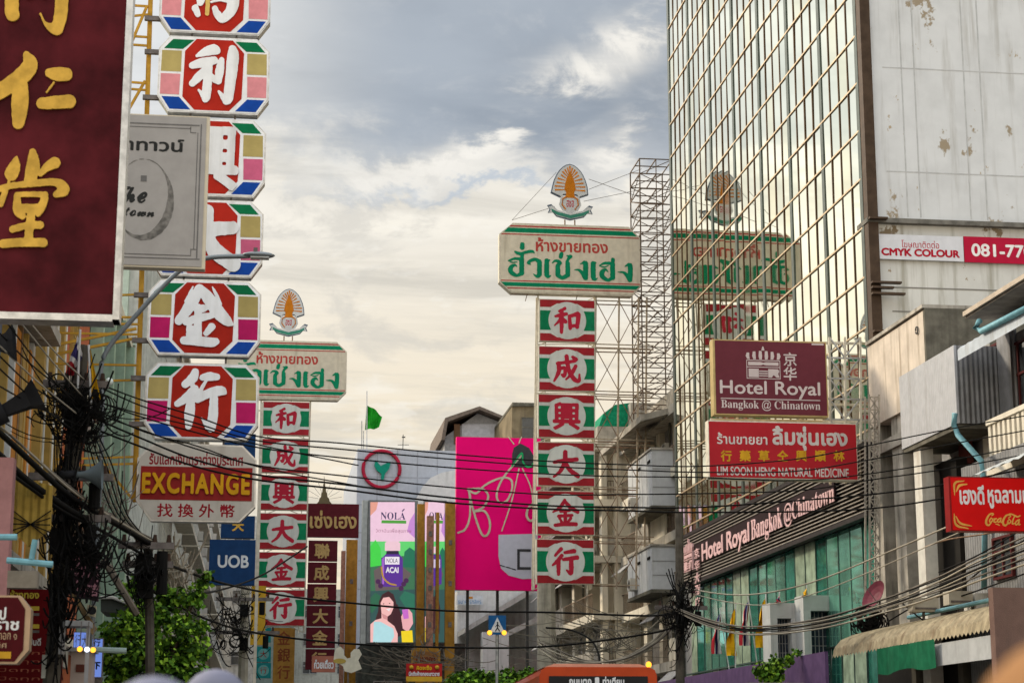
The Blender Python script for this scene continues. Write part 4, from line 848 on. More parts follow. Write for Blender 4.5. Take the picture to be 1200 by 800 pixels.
# ---- exchange sign under them
EX_W = mat('exchange_cream', (.50, .46, .40), .5, var=.06, streak=.3, streak_col=(.26, .2, .13)); EX_R = mat('exchange_red', (.26, .022, .02), .5, var=.12, streak=.25, streak_col=(.12, .02, .02), scale=2)
EX_Y = mat('exchange_yellow', (.54, .27, .012), .45, var=.1); EX_T = mat('exchange_dark_red', (.24, .012, .02), .5)
s = Sign('exchange_sign', 'cream and red money exchange sign with yellow capital letters below the octagons', 'shop sign', (160, 519, 300, 611), YO)
out = [(.14, 0), (.88, .02), (1, .2), (1, .80), (.87, 1), (.13, 1), (0, .74), (0, .2)]
s.poly('sign_box', out, STEEL, 0, .3); s.poly('face_panel', [(.5 + (u - .5) * .975, .5 + (v - .5) * .96) for u, v in out], EX_W, -.012, .004)
s.box('red_field', (164.5, 547, 295.5, 586), EX_R, -.018, -.01)
s.text('latin_lettering', EX_Y, 'E X C H A N G E', (166.5, 554.5, 293, 579), -.02, .035, res=44, bold=.038)
s.text('thai_lettering', EX_T, 'รับแลกเงินตราต่างประเทศ', (175, 530, 285, 545), -.014, res=36, bold=.025)
s.text('chinese_lettering', EX_T, '找 換 外 幣', (184, 590, 275, 606), -.014, res=36, bold=.02)
# ---- mustard steel frame that carries the stack
fr = thing('sign_scaffold', 'mustard yellow steel lattice frame holding the octagonal sign stack to the buildings', 'steel frame', atY(150, 500, YO + .3))
fc = fr.location
def fl(px, py, d=0.0): p = atY(px, py, YO + .3) - fc; return Vector((p.x, d, p.z))
MB().bar(fl(178, -30), fl(158.5, 588), .055).build('mast', YEL_ST, fr); MB().bar(fl(172, -30, 1.3), fl(152, 575, 1.3), .05).build('mast', YEL_ST, fr)
for y in (8, 17, 44, 54, 98, 106, 345, 372, 380, 392, 428, 445, 535, 543):
    MB().bar(fl(177 - y * .031, y), fl(64 if y > 330 else 146, y + (3 if y % 2 else -2), 0), .032).build('rail', YEL_ST, fr)
    MB().bar(fl(177 - y * .031, y), fl(171 - y * .031, y + 6, 1.3), .028).build('tie', RUST, fr)
for a, b in (((118, 540), (158, 588)), ((150, 60), (172, 8)), ((150, 130), (170, 95)), ((66, 404), (160, 385)), ((66, 415), (160, 396))): MB().bar(fl(*a), fl(*b), .04).build('brace', YEL_ST, fr)
# ---- the two gold-shop signs with red, white and green panels
P_RED = mat('panel_red', (.33, .022, .03), .42, var=.12, streak=.25, streak_col=(.2, .05, .05)); P_GRN = mat('panel_green', (.006, .19, .08), .42, var=.15, streak=.25, streak_col=(.03, .11, .07)); P_WHT = mat('panel_white', (.60, .61, .58), .45, var=.05, streak=.35, streak_col=(.3, .3, .26))
P_CH = mat('panel_character_red', (.43, .02, .045), .4, var=.06)
H_CRM = mat('headboard_cream', (.60, .54, .43), .5, var=.08, streak=.4, streak_col=(.3, .25, .18)); H_GRN = mat('headboard_green', (.004, .21, .10), .45); H_RED = mat('headboard_red', (.42, .06, .05), .5)
ORANGE = mat('emblem_orange', (.52, .17, .012), .45, var=.12); EM_W = mat('emblem_white', (.55, .56, .56), .5, var=.05); EM_G = mat('emblem_green', (.05, .22, .16), .5); EM_B = mat('emblem_outline', (.12, .15, .2), .5)
def char_panel(px, Y, key, label, group):
    s = Sign('character_sign', label, 'shop sign', px, Y, group); w = s.x1 - s.x0; h = s.z1 - s.z0
    s.poly('sign_box', [(0, 0), (1, 0), (1, 1), (0, 1)], CREAMST, 0, .28)
    s.poly('white_face', [(.012, .012), (.988, .012), (.988, .988), (.012, .988)], P_WHT, -.012, .004)
    s.poly('red_band', [(.015, .015), (.985, .015), (.985, .19), (.80, .19), (.68, .10), (.32, .10), (.20, .19), (.015, .19)][::-1], P_RED, -.018, -.01)
    s.poly('red_band', [(.015, .985), (.985, .985), (.985, .81), (.80, .81), (.68, .90), (.32, .90), (.20, .81), (.015, .81)], P_RED, -.018, -.01)
    for u0, u1 in ((.015, .205), (.795, .985)): s.poly('green_band', [(u0, .27), (u1, .27), (u1, .73), (u0, .73)], P_GRN, -.018, -.01)
    rad = .44 * h; cx, cz = (s.x0 + s.x1) / 2, (s.z0 + s.z1) / 2
    MB().prism([(cx + rad * math.cos(2 * math.pi * i / 40), cz + rad * math.sin(2 * math.pi * i / 40)) for i in range(40)], -.024, -.012).build('white_disc', P_WHT, s.root)
    k = h * .32; src = CHARS[key]
    if len(src) > 1: letters(s.root, 'brush_character', P_CH, px_strokes([[(x, y, r * 1.2) for x, y, r in q] for q in CH[src]]), (cx - k * .98, cz - k, cx + k * .98, cz + k * 1.02), -.03, res=.55)
    else: letters(s.root, 'brush_character', P_CH, src, (cx - k, cz - k, cx + k, cz + k), -.03, res=44, bold=.028)
    for u in (.12, .88):
        x = s.fr(u, 0)[0]; MB().bar((x, .14, s.z0 - .38 * h / 2.0), (x, .14, s.z0 + .02), .03).build('hanger', CREAMST, s.root)
    return s
def emblem(cx, top, bot, Y, label):
    """flat fan-shaped emblem sign on two struts"""
    H = bot - top; s = Sign('fan_emblem', label, 'emblem sign', (cx - H * .36, top, cx + H * .36, bot), Y, 'fan emblems on the gold shop headboards')
    f = lambda pts: [(.5 + a / .72, b) for a, b in pts]      # a, b in units of the height
    fan = [(0, 0), (.07, .02), (.13, .06), (.19, .12), (.235, .19), (.28, .29), (.31, .40), (.322, .53), (.165, .585), (.12, .54), (-.12, .54), (-.165, .585), (-.335, .51), (-.31, .40), (-.28, .29), (-.235, .19), (-.19, .12), (-.13, .06), (-.07, .02)]
    s.poly('fan_board', f(fan), EM_B, .02, .2); s.poly('fan_face', f([(a * .94, .018 + b * .95) for a, b in fan]), EM_W, .0, .03)
    mb = MB()
    for (ox, oy), (ix, iy) in (((178, 382), (295, 378)), ((178, 338), (290, 340)), ((198, 294), (296, 305)), ((212, 245), (302, 270)), ((252, 203), (314, 245)), ((268, 163), (326, 222)), ((296, 138), (334, 204)), ((327, 118), (344, 187)), ((356, 96), (356, 165))):
        for sg in ((1, -1) if ox < 350 else (1,)):
            A, B_ = (sg * (ox - 356) / 670, (oy - 70) / 670), (sg * (ix - 356) / 670, (iy - 70) / 670); dx, dy = B_[0] - A[0], B_[1] - A[1]; ln_ = math.hypot(dx, dy); nx, ny = -dy / ln_, dx / ln_
            q = [(A[0] + nx * .015, A[1] + ny * .015), (A[0] - nx * .015, A[1] - ny * .015), (B_[0] - nx * .007, B_[1] - ny * .007), (B_[0] + nx * .007, B_[1] + ny * .007)]
            mb.prism([s.fr(u, v) for u, v in f(q)], -.008, .002)
    mb.build('rays', ORANGE, s.root)
    half = [(.03, .20), (.065, .27), (.085, .35), (.10, .45), (.07, .50), (.075, .56), (.11, .60)]
    s.poly('spire', f([(0, .11)] + half + [(-a, b) for a, b in half[::-1]]), ORANGE, -.016, -.006)
    body = [(-.16, .57), (.16, .57), (.195, .72), (.14, .82), (0, .87), (-.14, .82), (-.195, .72)]
    s.poly('medallion', f(body), EM_W, -.012, .02); mb = MB()
    for sg in (-1, 1): mb.tube([(s.fr(*f([(sg * a, b)])[0])[0], -.02, s.fr(*f([(sg * a, b)])[0])[1]) for a, b in ((.06, .58), (.13, .62), (.14, .72), (.08, .80))], .035 * H / 62, 5)
    mb.build('garland', ORANGE, s.root)
    letters(s.root, 'monogram', P_CH, 'ฮซฮ', (*s.fr(.41, .76), *s.fr(.59, .64)), -.016, res=24, bold=.02)
    rib = [(-.40, .74), (-.33, .72), (-.22, .82), (0, .87), (.22, .82), (.33, .72), (.40, .74), (.36, .80), (.39, .87), (.30, .86), (.24, .93), (0, .99), (-.24, .93), (-.30, .86), (-.39, .87), (-.36, .80)]
    s.poly('ribbon', f(rib), EM_B, -.02, .06); s.poly('ribbon_face', f([(a * .95, .865 + (b - .865) * .8) for a, b in rib]), EM_W, -.03, -.018)
    s.poly('ribbon_band', f([(-.33, .80), (-.22, .85), (0, .90), (.22, .85), (.33, .80), (.32, .85), (.22, .91), (0, .96), (-.22, .91), (-.32, .85)][::-1]), EM_G, -.038, -.028)
    for u in (.38, .62):
        x, z = s.fr(u, .97); MB().bar((x, .12, z), (x, .12, z - .5 * H / 62), .035, 5).build('strut', RUST, s.root)
    return s
def headboard(px, Y, k, label, cut=False):
    s = Sign('gold_shop_headboard', label, 'shop sign', px, Y, 'gold shop headboards over the red and green stacks')
    out = [(.095, 0), (.915, 0), (1, .165), (1, .85), (.93, 1), (.085, 1), (0, .85), (0, .165)]
    s.poly('sign_box', out, CREAMST, 0, .5); s.poly('face_panel', [(.5 + (u - .5) * .985, .5 + (v - .5) * .965) for u, v in out], H_CRM, -.014, .004)
    for nm, v0, v1, m in (('red_stripe', .035, .055, H_RED), ('green_stripe', .07, .135, H_GRN), ('red_stripe', .155, .17, H_RED), ('red_stripe', .82, .835, H_RED), ('green_stripe', .85, .905, H_GRN), ('red_stripe', .925, .94, H_RED)):
        def e(v): return (.5 + (.405 - max(0, .165 - v) / .165 * .0) if False else (.012 + max(0, (.17 - v) / .17) * .085 + max(0, (v - .85) / .15) * .08))
        s.poly(nm, [(e(v0), v0), (1 - e(v0), v0), (1 - e(v1), v1), (e(v1), v1)], m, -.02, -.012)
    x0, y0, x1, y1 = px; W_, H_ = x1 - x0, y1 - y0
    s.text('red_lettering', H_RED, 'ห้างขายทอง', (x0 + .257 * W_, y0 + .195 * H_, x0 + .765 * W_, y0 + .40 * H_), -.018, res=36, bold=.03)
    s.text('green_lettering', H_GRN, GREEN_NAME, (x0 + .060 * W_, y0 + .275 * H_, x0 + .940 * W_, y0 + .80 * H_), -.026, res=1.7)
    for u in (.2, .55):
        x, z = s.fr(u, 1); MB().bar((x, .2, z + .02), (x - .1, .2, z - .35), .025).build('hanger', RUST, s.root)
    return s
G1, G2 = 'character panels of the stack beside the glass tower', 'character panels of the stack behind the octagons'
names = [('harmony', '和'), ('become', '成'), ('rise', '興'), ('big', '大'), ('gold', '金'), ('go', '行')]
YR, YL = 88.6, 105.0
tops = [(351, 400.5), (406, 458), (462, 513), (518, 569.5), (575, 626.5), (631.5, 684)]
for i, (k, c) in enumerate(names):
    y0, y1 = tops[i]; d = 4.8 * (y0 - 351) / 333
    char_panel((631.8 - d * .85, y0, 697.6 - d * .25, y1), YR, k, f'red, white and green panel with character {c} in the stack beside the glass tower', G1)
tops2 = [(470.5, 510), (514, 554), (557, 597.5), (601, 643.5), (646.5, 688), (690.5, 733)]
for i, (k, c) in enumerate(names):
    y0, y1 = tops2[i]; d = (y0 - 470) / 263
    char_panel((307.4 - d * 8.4, y0, 363 - d * 6.6, y1), YL, k, f'red, white and green panel with character {c} in the stack behind the octagons', G2)
headboard((585, 263.5, 751.5, 345), YR, 1, 'cream Thai gold shop headboard with green letters beside the glass tower')
headboard((264, 399, 406.3, 468), YL, 1, 'cream Thai gold shop headboard with green letters partly behind the octagonal signs')
emblem(668, 192, 259, YR + .25, 'orange and white fan emblem above the headboard beside the glass tower')
emblem(338.5, 338, 395, YL + .25, 'orange and white fan emblem above the headboard behind the octagons')
# frames behind both stacks
def stack_frame(label, Y, xa, xb, y0, y1, m):
    o = thing('sign_gantry', label, 'steel frame', atY((xa + xb) / 2, y1, Y + .35)); c = o.location
    def q(a, b, d=.0): p = atY(a, b, Y + .35) - c; return (p.x, d, p.z)
    lean = -.0145 if xa > 500 else -.029
    for x in (xa, xb):
        for d in (0, .5): MB().bar(q(x, y0, d), q(x + lean * (y1 - y0), y1, d), .05).build('mast', m, o)
    n = 12; mb = MB()
    for i in range(n):
        a, b = y0 + (y1 - y0) * i / n, y0 + (y1 - y0) * (i + 1) / n; la, lb = lean * (a - y0), lean * (b - y0)
        mb.bar(q(xa + la, a, .5), q(xb + lb, b, .5), .025); mb.bar(q(xb + la, a, .5), q(xa + lb, b, .5), .025); mb.bar(q(xa + la, a), q(xb + la, a), .03)
    mb.build('lattice', m, o)
    if xa < 500:
        for py in (480, 560, 640, 720): MB().bar(q(xa + lean * (py - y0), py, .25), q(xa - 240, py - 4, .25), .04).build('wall_tie', m, o)
    return o
stack_frame('cream steel frame behind the character stack beside the glass tower', YR, 630.5, 698.5, 346, 690, CREAMST)
stack_frame('cream steel frame behind the character stack beyond the octagons', YL, 306, 364, 469, 740, CREAMST)
# ---- dark red pharmacy sign, nearest on the left
R_BRD = mat('temple_red_board', (.078, .009, .012), .45, var=.65, scale=.55); GOLD = mat('gilded_letters', (.62, .36, .06), .45, var=.22, scale=4)
YN = 25.0
s = Sign('pharmacy_sign', 'tall dark red sign with golden brush characters in a steel frame', 'shop sign', (-70, -90, 149, 372), YN)
xl, xr = s.r(-70, -90, 149, 372)[0::2]
MB().box((s.x0, .0, s.z0), (s.x1, .32, s.z1)).build('sign_box', DKSTEEL, s.root)
MB().box((s.x0, -.012, s.z0 + .06), (s.x1 - .07, .004, s.z1)).build('red_board', R_BRD, s.root)
MB().box((s.x1 - .075, -.03, s.z0), (s.x1 + .012, .34, s.z1)).build('edge_frame', STEEL, s.root)
MB().box((s.x0, -.03, s.z0 - .03), (s.x1 - .075, .34, s.z0 + .062)).build('bottom_frame', STEEL, s.root)
for k in (RED_TOP, RED_MID, RED_LOW): s.strokes('gilded_character', GOLD, k, -.02, .03, res=1.0)
for y in (60, 250):
    x, z = s.l(-60, y); MB().bar((x, .2, z), (x - 2.3, .2, z), .05).build('bracket', DKSTEEL, s.root)
# ---- pale cafe sign
C_BRD = mat('cafe_sign_grey', (.40, .37, .34), .6, var=.06); C_EDGE = mat('cafe_sign_cream_edge', (.62, .54, .40), .5, var=.08); C_DK = mat('cafe_dark_lettering', (.03, .03, .028), .6); C_WASH = mat('cafe_ink_wash', (.20, .185, .165), .7, var=.4, scale=9); C_LN = mat('cafe_border_line', (.17, .16, .15), .6)
s = Sign('cafe_sign', 'pale grey hanging sign with ink circle and black Thai lettering', 'shop sign', (96, 134, 243, 313), 30.0)
MB().box((s.x0, 0, s.z0), (s.x1, .22, s.z1)).build('sign_box', C_EDGE, s.root)
MB().box((s.x0 + .03, -.012, s.z0 + .03), (s.x1 - .05, .004, s.z1 - .02)).build('face_panel', C_BRD, s.root)
for a, b in (((140, 145, 234, 146.5), 0), ((232.5, 146, 234, 303), 0), ((140, 302, 234, 303.3), 0), ((140, 149, 224, 150), 0), ((229, 156, 230, 292), 0), ((140, 298, 224, 299), 0), ((223, 149, 224, 156), 0), ((223, 155.5, 230, 156.5), 0), ((223, 292, 224, 299), 0), ((223, 292, 230, 293), 0)):
    s.box('border_line', a, C_LN, -.016, -.01)
s.text('thai_lettering', C_DK, 'ไชน่าทาวน์', (106, 160, 216, 177), -.016, res=36, bold=.03)
arc = [[(165 + 33 * math.cos(t) + 2, 233 + 46 * math.sin(t), .6 + 4.6 * max(0, math.sin((t + .9) / 3.2 * math.pi)) ** 1.5) for t in [-2.2 + i * .28 for i in range(17)]]]
s.strokes('ink_circle', C_WASH, px_strokes(arc), -.014, res=.9)
s.text('script_lettering', C_DK, '𝒯𝒽ℯ', (130, 218, 173, 238), -.016, res=40, bold=.03)
s.text('script_lettering', C_DK, '𝒸𝒽𝒾𝓃𝒶𝓉ℴ𝓌𝓃', (106, 243, 181, 253.5), -.016, res=40, bold=.03)
s.box('seal_mark', (165, 206, 172, 213), C_LN, -.016, -.01)
x, z = s.l(100, 225); MB().bar((x, .1, z + .8), (x - 2.8, .1, z + .8), .05).build('bracket', DKSTEEL, s.root); MB().bar((x, .1, z - .8), (x - 2.8, .1, z - .8), .05).build('bracket', DKSTEEL, s.root)
# ---- blue bank signs
BLUE = mat('bank_blue', (.012, .045, .13), .45, var=.12); PALE = mat('pale_lettering', (.62, .64, .66), .5)
s = Sign('bank_sign', 'navy blue bank sign with pale letters UOB under the exchange sign', 'shop sign', (245, 632, 299, 685), 62)
s.poly('sign_box', [(0, 0), (1, 0), (1, 1), (0, 1)], BLUE, 0, .3); s.text('lettering', PALE, 'UOB', (255, 650, 291.5, 665), -.01, res=36, bold=.03)
x, z = s.fr(1.0, .0); MB().bar((x + .08, .15, s.z0 - 5), (x + .08, .15, s.z1 + 4.5), .07).build('post', CREAMST, s.root)
s = Sign('bank_sign', 'navy blue sign with a gold mark, just above the UOB sign', 'shop sign', (259, 604, 298.5, 630), 63)
s.poly('sign_box', [(0, 0), (1, 0), (1, 1), (0, 1)], BLUE, 0, .3); s.text('gold_mark', GOLD, '大', (272, 610, 286, 622), -.01, res=30, bold=.04)
s = Sign('bank_sign', 'navy blue panel behind the right edge of the lowest octagon', 'shop sign', (262, 508, 299, 562), 64)
s.poly('sign_box', [(0, 0), (1, 0), (1, 1), (0, 1)], BLUE, 0, .3)
YEL = mat('yellow_sign', (.52, .31, .03), .5, var=.1); TEAL = mat('teal_sign', (.02, .26, .28), .5, var=.12); TEAL2 = mat('teal_light', (.15, .42, .42), .5); OCHRE = mat('ochre_sign', (.42, .22, .05), .5, var=.15); MAROON = mat('maroon_sign', (.10, .014, .022), .5, var=.1)
s = Sign('yellow_sign', 'narrow yellow vertical sign between UOB sign and striped stack', 'shop sign', (294, 686, 311, 755), 80)
s.poly('sign_box', [(0, 0), (1, 0), (1, 1), (0, 1)], YEL, 0, .3)
for i, yy in enumerate((735, 757, 776)):
    s = Sign('teal_sign', f'{("topmost", "middle", "lowest")[i]} of three teal panels below the striped stack', 'shop sign', (300, yy, 317.5, yy + (17 if i == 0 else 18)), 112, 'teal character panels')
    s.poly('sign_box', [(0, 0), (1, 0), (1, 1), (0, 1)], TEAL, 0, .3); c = ((s.x0 + s.x1) / 2, (s.z0 + s.z1) / 2); rr = (s.z1 - s.z0) * .36
    MB().prism([(c[0] + rr * math.cos(a * .3927), c[1] + rr * math.sin(a * .3927)) for a in range(16)], -.01, 0).build('disc', TEAL2, s.root)
    letters(s.root, 'character', O_RED, '金大行'[i], (c[0] - rr * .6, c[1] - rr * .6, c[0] + rr * .6, c[1] + rr * .6), -.016, res=22)
s = Sign('ochre_sign', 'ochre vertical sign with faded red characters below the striped stack', 'shop sign', (320, 735, 345, 812), 115)
s.poly('sign_box', [(0, 0), (1, 0), (1, 1), (0, 1)], OCHRE, 0, .3)
for i in range(3): s.text('character', mat('faded_brown_red', (.25, .07, .03), .5), '金銀行'[i], (325, 739 + i * 20, 340, 755 + i * 20), -.01, res=24, bold=.02)
# ---- maroon stack with gilt characters
s = Sign('maroon_headboard', 'maroon sign with gilt Thai lettering above the maroon character stack', 'shop sign', (360.5, 590, 420.5, 629), 112)
s.poly('sign_box', [(0, 0), (1, 0), (1, 1), (0, 1)], MAROON, 0, .4); GILT = mat('beige_gilt', (.46, .31, .13), .5, var=.15); s.text('gilt_lettering', GILT, 'เซ่งเฮง', (363, 598, 418, 619), -.02, .03, res=40, bold=.025)
sp = [(0, 0), (.5, 5), (.4, 9), (1.2, 10), (1.0, 14), (2, 15.5), (2.2, 19), (3.4, 20.5), (3.8, 25), (5.6, 26.5), (6.4, 30), (9, 33)]
poly = [(380 + a, 557 + b) for a, b in sp] + [(380 - a, 557 + b) for a, b in sp[::-1][:-1]]
t = Sign('pagoda_finial', 'dark spired pagoda finial standing on the maroon headboard', 'ornament', (370, 557, 390, 590), 112.1)
MB().prism([t.l(a, b) for a, b in poly], .0, .25).build('spire', mat('dark_gilt', (.16, .13, .08), .5, .4), t.root)
ah = MB()
for i in range(9):
    a = R(-80 + 20 * i); ah.bar((*[t.l(380 + 7 * math.sin(a), 585 - 7 * math.cos(a))[0]], .1, t.l(380, 585 - 7 * math.cos(a))[1]), (t.l(380 + 21 * math.sin(a), 585)[0], .1, t.l(380, 585 - 21 * math.cos(a))[1]), .012, 4)
ah.build('ray_wires', DKSTEEL, t.root)
for i, c in enumerate('聯成興大金行'):
    y0 = 633 + i * 25.4; s = Sign('maroon_sign', f'maroon panel with gilt character {c} in the stack below the Thai headboard', 'shop sign', (361.5 - i * .7, y0, 395.5 - i * .7, y0 + 24), 112, 'maroon panels with gilt characters')
    s.poly('sign_box', [(0, 0), (1, 0), (1, 1), (0, 1)], MAROON, 0, .35); s.text('gilt_character', GILT, c, (368.5 - i * .7, y0 + 3.5, 386.5 - i * .7, y0 + 21), -.014, res=34, bold=.03)
s = Sign('food_sign', 'pale red board with white lettering over the foot of the maroon stack', 'shop sign', (365.5, 768, 393, 787), 70)
s.poly('sign_box', [(0, 0), (1, 0), (1, 1), (0, 1)], mat('faded_red_board', (.36, .13, .09), .5), 0, .15); s.text('lettering', PALE, 'ก๋วยเตี๋ยว', (368, 772, 391, 783), -.01, res=30, bold=.03)
s = Sign('chef_cutout', 'white cut-out sign of two cooks sharing a wok beside the maroon stack', 'cut-out sign', (390, 757, 425, 792), 68)
cw = mat('cutout_white', (.58, .55, .44), .5); ck = mat('cutout_dark', (.06, .05, .04), .6)
MB().prism([s.l(a, b) for a, b in ((392, 764), (394, 759), (399, 757), (403, 761), (403, 767), (407, 771), (411, 770), (411, 764), (415, 760), (421, 760), (424, 766), (420, 773), (424, 783), (412, 788), (404, 786), (402, 780), (396, 776), (391, 772))][::-1], 0, .08).build('board', cw, s.root)
MB().prism([s.l(398 + 7.5 * math.cos(-a * .4189), 774 + 3 * math.sin(-a * .4189)) for a in range(15)], -.02, -.004).build('wok', mat('wok_brass', (.45, .33, .08), .5), s.root)
MB().bar((*[s.l(408, 787)[0]], .04, s.l(408, 787)[1]), (s.l(408, 787)[0], .04, s.l(408, 840)[1]), .04).build('post', DKSTEEL, s.root)
# ================================================================== VIDEO SCREENS
HOUS = mat('screen_housing', (.20, .22, .23), .5, .4, var=.15)
def screen_art(s, X, clip=None):
    """the advert on the screen, X maps a photo column of the full screen; every piece is lit"""
    q = lambda a, b: s.l(X(a), b)
    def pol(nm, pts, col, d, st=1.05):
        o = MB().prism([q(a, b) for a, b in pts][::-1], -.02 - d, -.018 - d).build(nm, glow('lit_' + nm + '_%02x%02x%02x' % tuple(int(c * 255) for c in col), col, st), s.root); return o
    def ell(cx, cy, rx, ry, n=22): return [(cx + rx * math.cos(i * 2 * math.pi / n), cy + ry * math.sin(i * 2 * math.pi / n)) for i in range(n)]
    pol('sky_art', [(434, 588), (486, 588), (486, 634), (434, 634)], (.82, .55, .68), .0)
    pol('petal_art', [(434, 588), (443, 588), (441, 597), (434, 604)], (.75, .33, .25), .004); pol('petal_art', [(486, 600), (480, 610), (477, 622), (486, 630)], (.55, .25, .62), .004)
    pol('field_art', [(434, 634), (486, 634), (486, 650), (434, 654)], (.12, .62, .16), .002); pol('field_art', [(434, 654), (486, 650), (486, 690), (434, 692)], (.05, .16, .08), .0)
    pol('hedge_art', [(434, 640), (440, 632), (446, 642), (447, 662), (434, 664)], (.06, .62, .07), .005); pol('hedge_art', [(474, 646), (480, 641), (486, 645), (486, 665), (472, 664)], (.02, .16, .09), .005)
    pol('water_art', [(434, 692), (486, 690), (486, 752), (434, 752)], (.035, .09, .085), .0); pol('mist_art', [(438, 668), (450, 660), (470, 662), (482, 672), (470, 690), (440, 692)], (.13, .10, .10), .004)
    return q, pol, ell
s = Sign('video_screen', 'large lit video screen with purple jar and smiling woman, in a grey housing', 'video screen', (430.5, 586, 489, 753), 118)
s.poly('housing', [(0, 0), (1, 0), (1, 1), (0, 1)], HOUS, 0, .9)
MB().box((s.x0 - .35, .1, s.z0 - .1), (s.x0 - .03, .9, s.z1)).build('side_housing', mat('pale_housing_side', (.42, .45, .45), .5, .2, streak=.2), s.root)
q, pol, ell = screen_art(s, lambda a: a)
L_W = glow('lit_white', (.85, .80, .84), .95); L_N = glow('lit_navy', (.05, .03, .12), .8); L_G = glow('lit_green_bar', (.10, .42, .06), .8)
s.text('lettering', L_N, '𝐍𝐎𝐋𝐀', (446, 600, 475, 608.5), -.05, res=36); s.strokes('accent', L_N, px_strokes([[(471.5, 598.5, .7), (473.5, 596.5, .7)]]), -.05, res=3)
s.box('green_bar', (447, 609.5, 476, 613), L_G, -.05, -.045); s.text('lettering', glow('lit_pink', (.5, .2, .32), .8), 'วิตามินเพื่อสุขภาพ', (440, 619, 482, 625), -.05, res=20)
pol('jar_cap', [(451, 636), (453, 634), (467, 634), (469, 636), (469, 645), (451, 645)], (.82, .55, .62), .012); pol('jar_neck', [(453, 645), (467, 645), (468, 651), (452, 651)], (.03, .02, .05), .012)
pol('jar_body', [(452, 649), (468, 649), (472, 654), (472, 684), (469, 687), (449, 687), (447, 684), (447, 654)], (.10, .03, .28), .014); pol('jar_shine', [(447.6, 655), (450, 652), (450, 684), (448, 684)], (.35, .12, .55), .018)
pol('jar_label', [(451, 652), (468, 652), (468, 661), (451, 661)], (.80, .74, .80), .018); s.text('lettering', L_N, 'NOLA', (453, 654, 466, 659), -.06, res=24); s.text('lettering', L_W, 'ACAI', (452, 664, 467, 671), -.06, res=26, bold=.04)
s.strokes('jar_ring', glow('lit_gold', (.6, .35, .04), .8), px_strokes([[(447, 664, .9), (449, 676, .9), (456, 683, 1), (464, 685, .9)]]), -.055, res=2)
for a, b in ((443, 681), (446, 686), (473, 684), (476, 680), (470, 689)): pol('berry', ell(a, b, 3, 3, 12), (.07, .02, .08), .02 + a * 1e-5)
# the woman in the advert: a flat picture on the screen
pol('hair_art', [(443, 716), (444, 704), (448, 696), (455, 692), (461, 696), (464, 705), (465, 718), (470, 733), (467, 741), (458, 742), (448, 732), (440, 725)], (.055, .018, .022), .022)
pol('skin_art', [(446, 706), (449, 700), (456, 699), (461, 705), (461, 712), (458, 719), (454, 722), (454, 727), (462, 733), (466, 742), (466, 752), (434, 752), (434, 731), (440, 726), (447, 724), (447, 718)], (.86, .47, .45), .026)
pol('glow_art', [(474, 692), (486, 696), (486, 730), (478, 716), (468, 700)], (.03, .16, .10), .012); pol('foliage_art', [(434, 700), (440, 694), (446, 698), (444, 708), (436, 718), (434, 716)], (.03, .13, .07), .012); pol('hair_art', [(461, 706), (466, 708), (473, 728), (474, 742), (466, 746), (460, 738)], (.05, .015, .02), .0245); pol('blush_art', ell(454, 711, 2.2, 1.6, 10), (.85, .36, .38), .031); pol('shade_art', [(447, 718), (454, 721.5), (454, 726), (449, 724)], (.62, .27, .27), .0305)
pol('top_art', [(438, 728), (446, 728), (455, 733), (461, 736), (462, 745), (458, 752), (437, 752)], (.42, .68, .72), .03); pol('smile_art', [(452, 713), (458, 712), (456, 716)], (.86, .75, .75), .032)
pol('hand_art', [(470, 722), (474, 714), (478, 712), (483, 718), (484, 730), (478, 740), (472, 736)], (.80, .40, .42), .028); pol('phone_art', [(471, 714), (478, 713), (479, 724), (473, 725)], (.55, .14, .55), .032)
pol('box_art', [(470, 739), (483, 738), (484, 752), (471, 752)], (.85, .62, .02), .034); pol('hair_art', ell(449.5, 707, .8, .6, 8), (.05, .02, .02), .034); pol('hair_art', ell(456.5, 706.5, .8, .6, 8), (.05, .02, .02), .034)
s2 = Sign('video_screen', 'narrow lit video screen strip between the yellow and rust columns', 'video screen', (496, 586, 523, 753), 117)
s2.poly('housing', [(0, 0), (1, 0), (1, 1), (0, 1)], HOUS, 0, .7)
q, pol, ell = screen_art(s2, lambda a: 498 + (a - 434) * 23 / 52)
pol('jar_body', [(452, 649), (474, 649), (478, 656), (478, 684), (452, 687)], (.10, .03, .28), .014); pol('jar_cap', [(455, 640), (470, 640), (470, 648), (455, 648)], (.82, .55, .62), .014); pol('jar_label', [(456, 655), (474, 655), (474, 665), (456, 665)], (.6, .5, .65), .018)
pol('hair_art', [(452, 700), (468, 696), (474, 712), (472, 742), (452, 742)], (.055, .018, .022), .022); pol('skin_art', [(434, 722), (452, 716), (452, 752), (434, 752)], (.86, .47, .45), .02); pol('box_art', [(434, 735), (446, 735), (446, 752), (434, 752)], (.85, .62, .02), .03)
s2.text('lettering', L_N, '𝐎𝐋𝐀', (503, 600, 519, 608.5), -.05, res=30); s2.box('green_bar', (503, 609.5, 519, 613), L_G, -.05, -.045)
YCOL = mat('ochre_column', (.33, .17, .03), .55, var=.2, streak=.3, streak_col=(.16, .09, .03)); RCOL = mat('rust_pink_column', (.32, .16, .11), .6, var=.3, scale=5)
def column(px, Y, m, label, holes=0):
    s = Sign('sign_column', label, 'column', px, Y, 'columns around the video screens')
    MB().box((s.x0, 0, -s.C.z), (s.x1, .45, s.z1)).build('shaft', m, s.root)
    for i in range(holes):
        z = s.z1 - (i + 1) * (s.z1 - s.z0) / (holes + 1); x = (s.x0 + s.x1) / 2; MB().box((x - .1, -.03, z - .15), (x + .1, .0, z + .15)).build('bolt_plate', DKSTEEL, s.root)
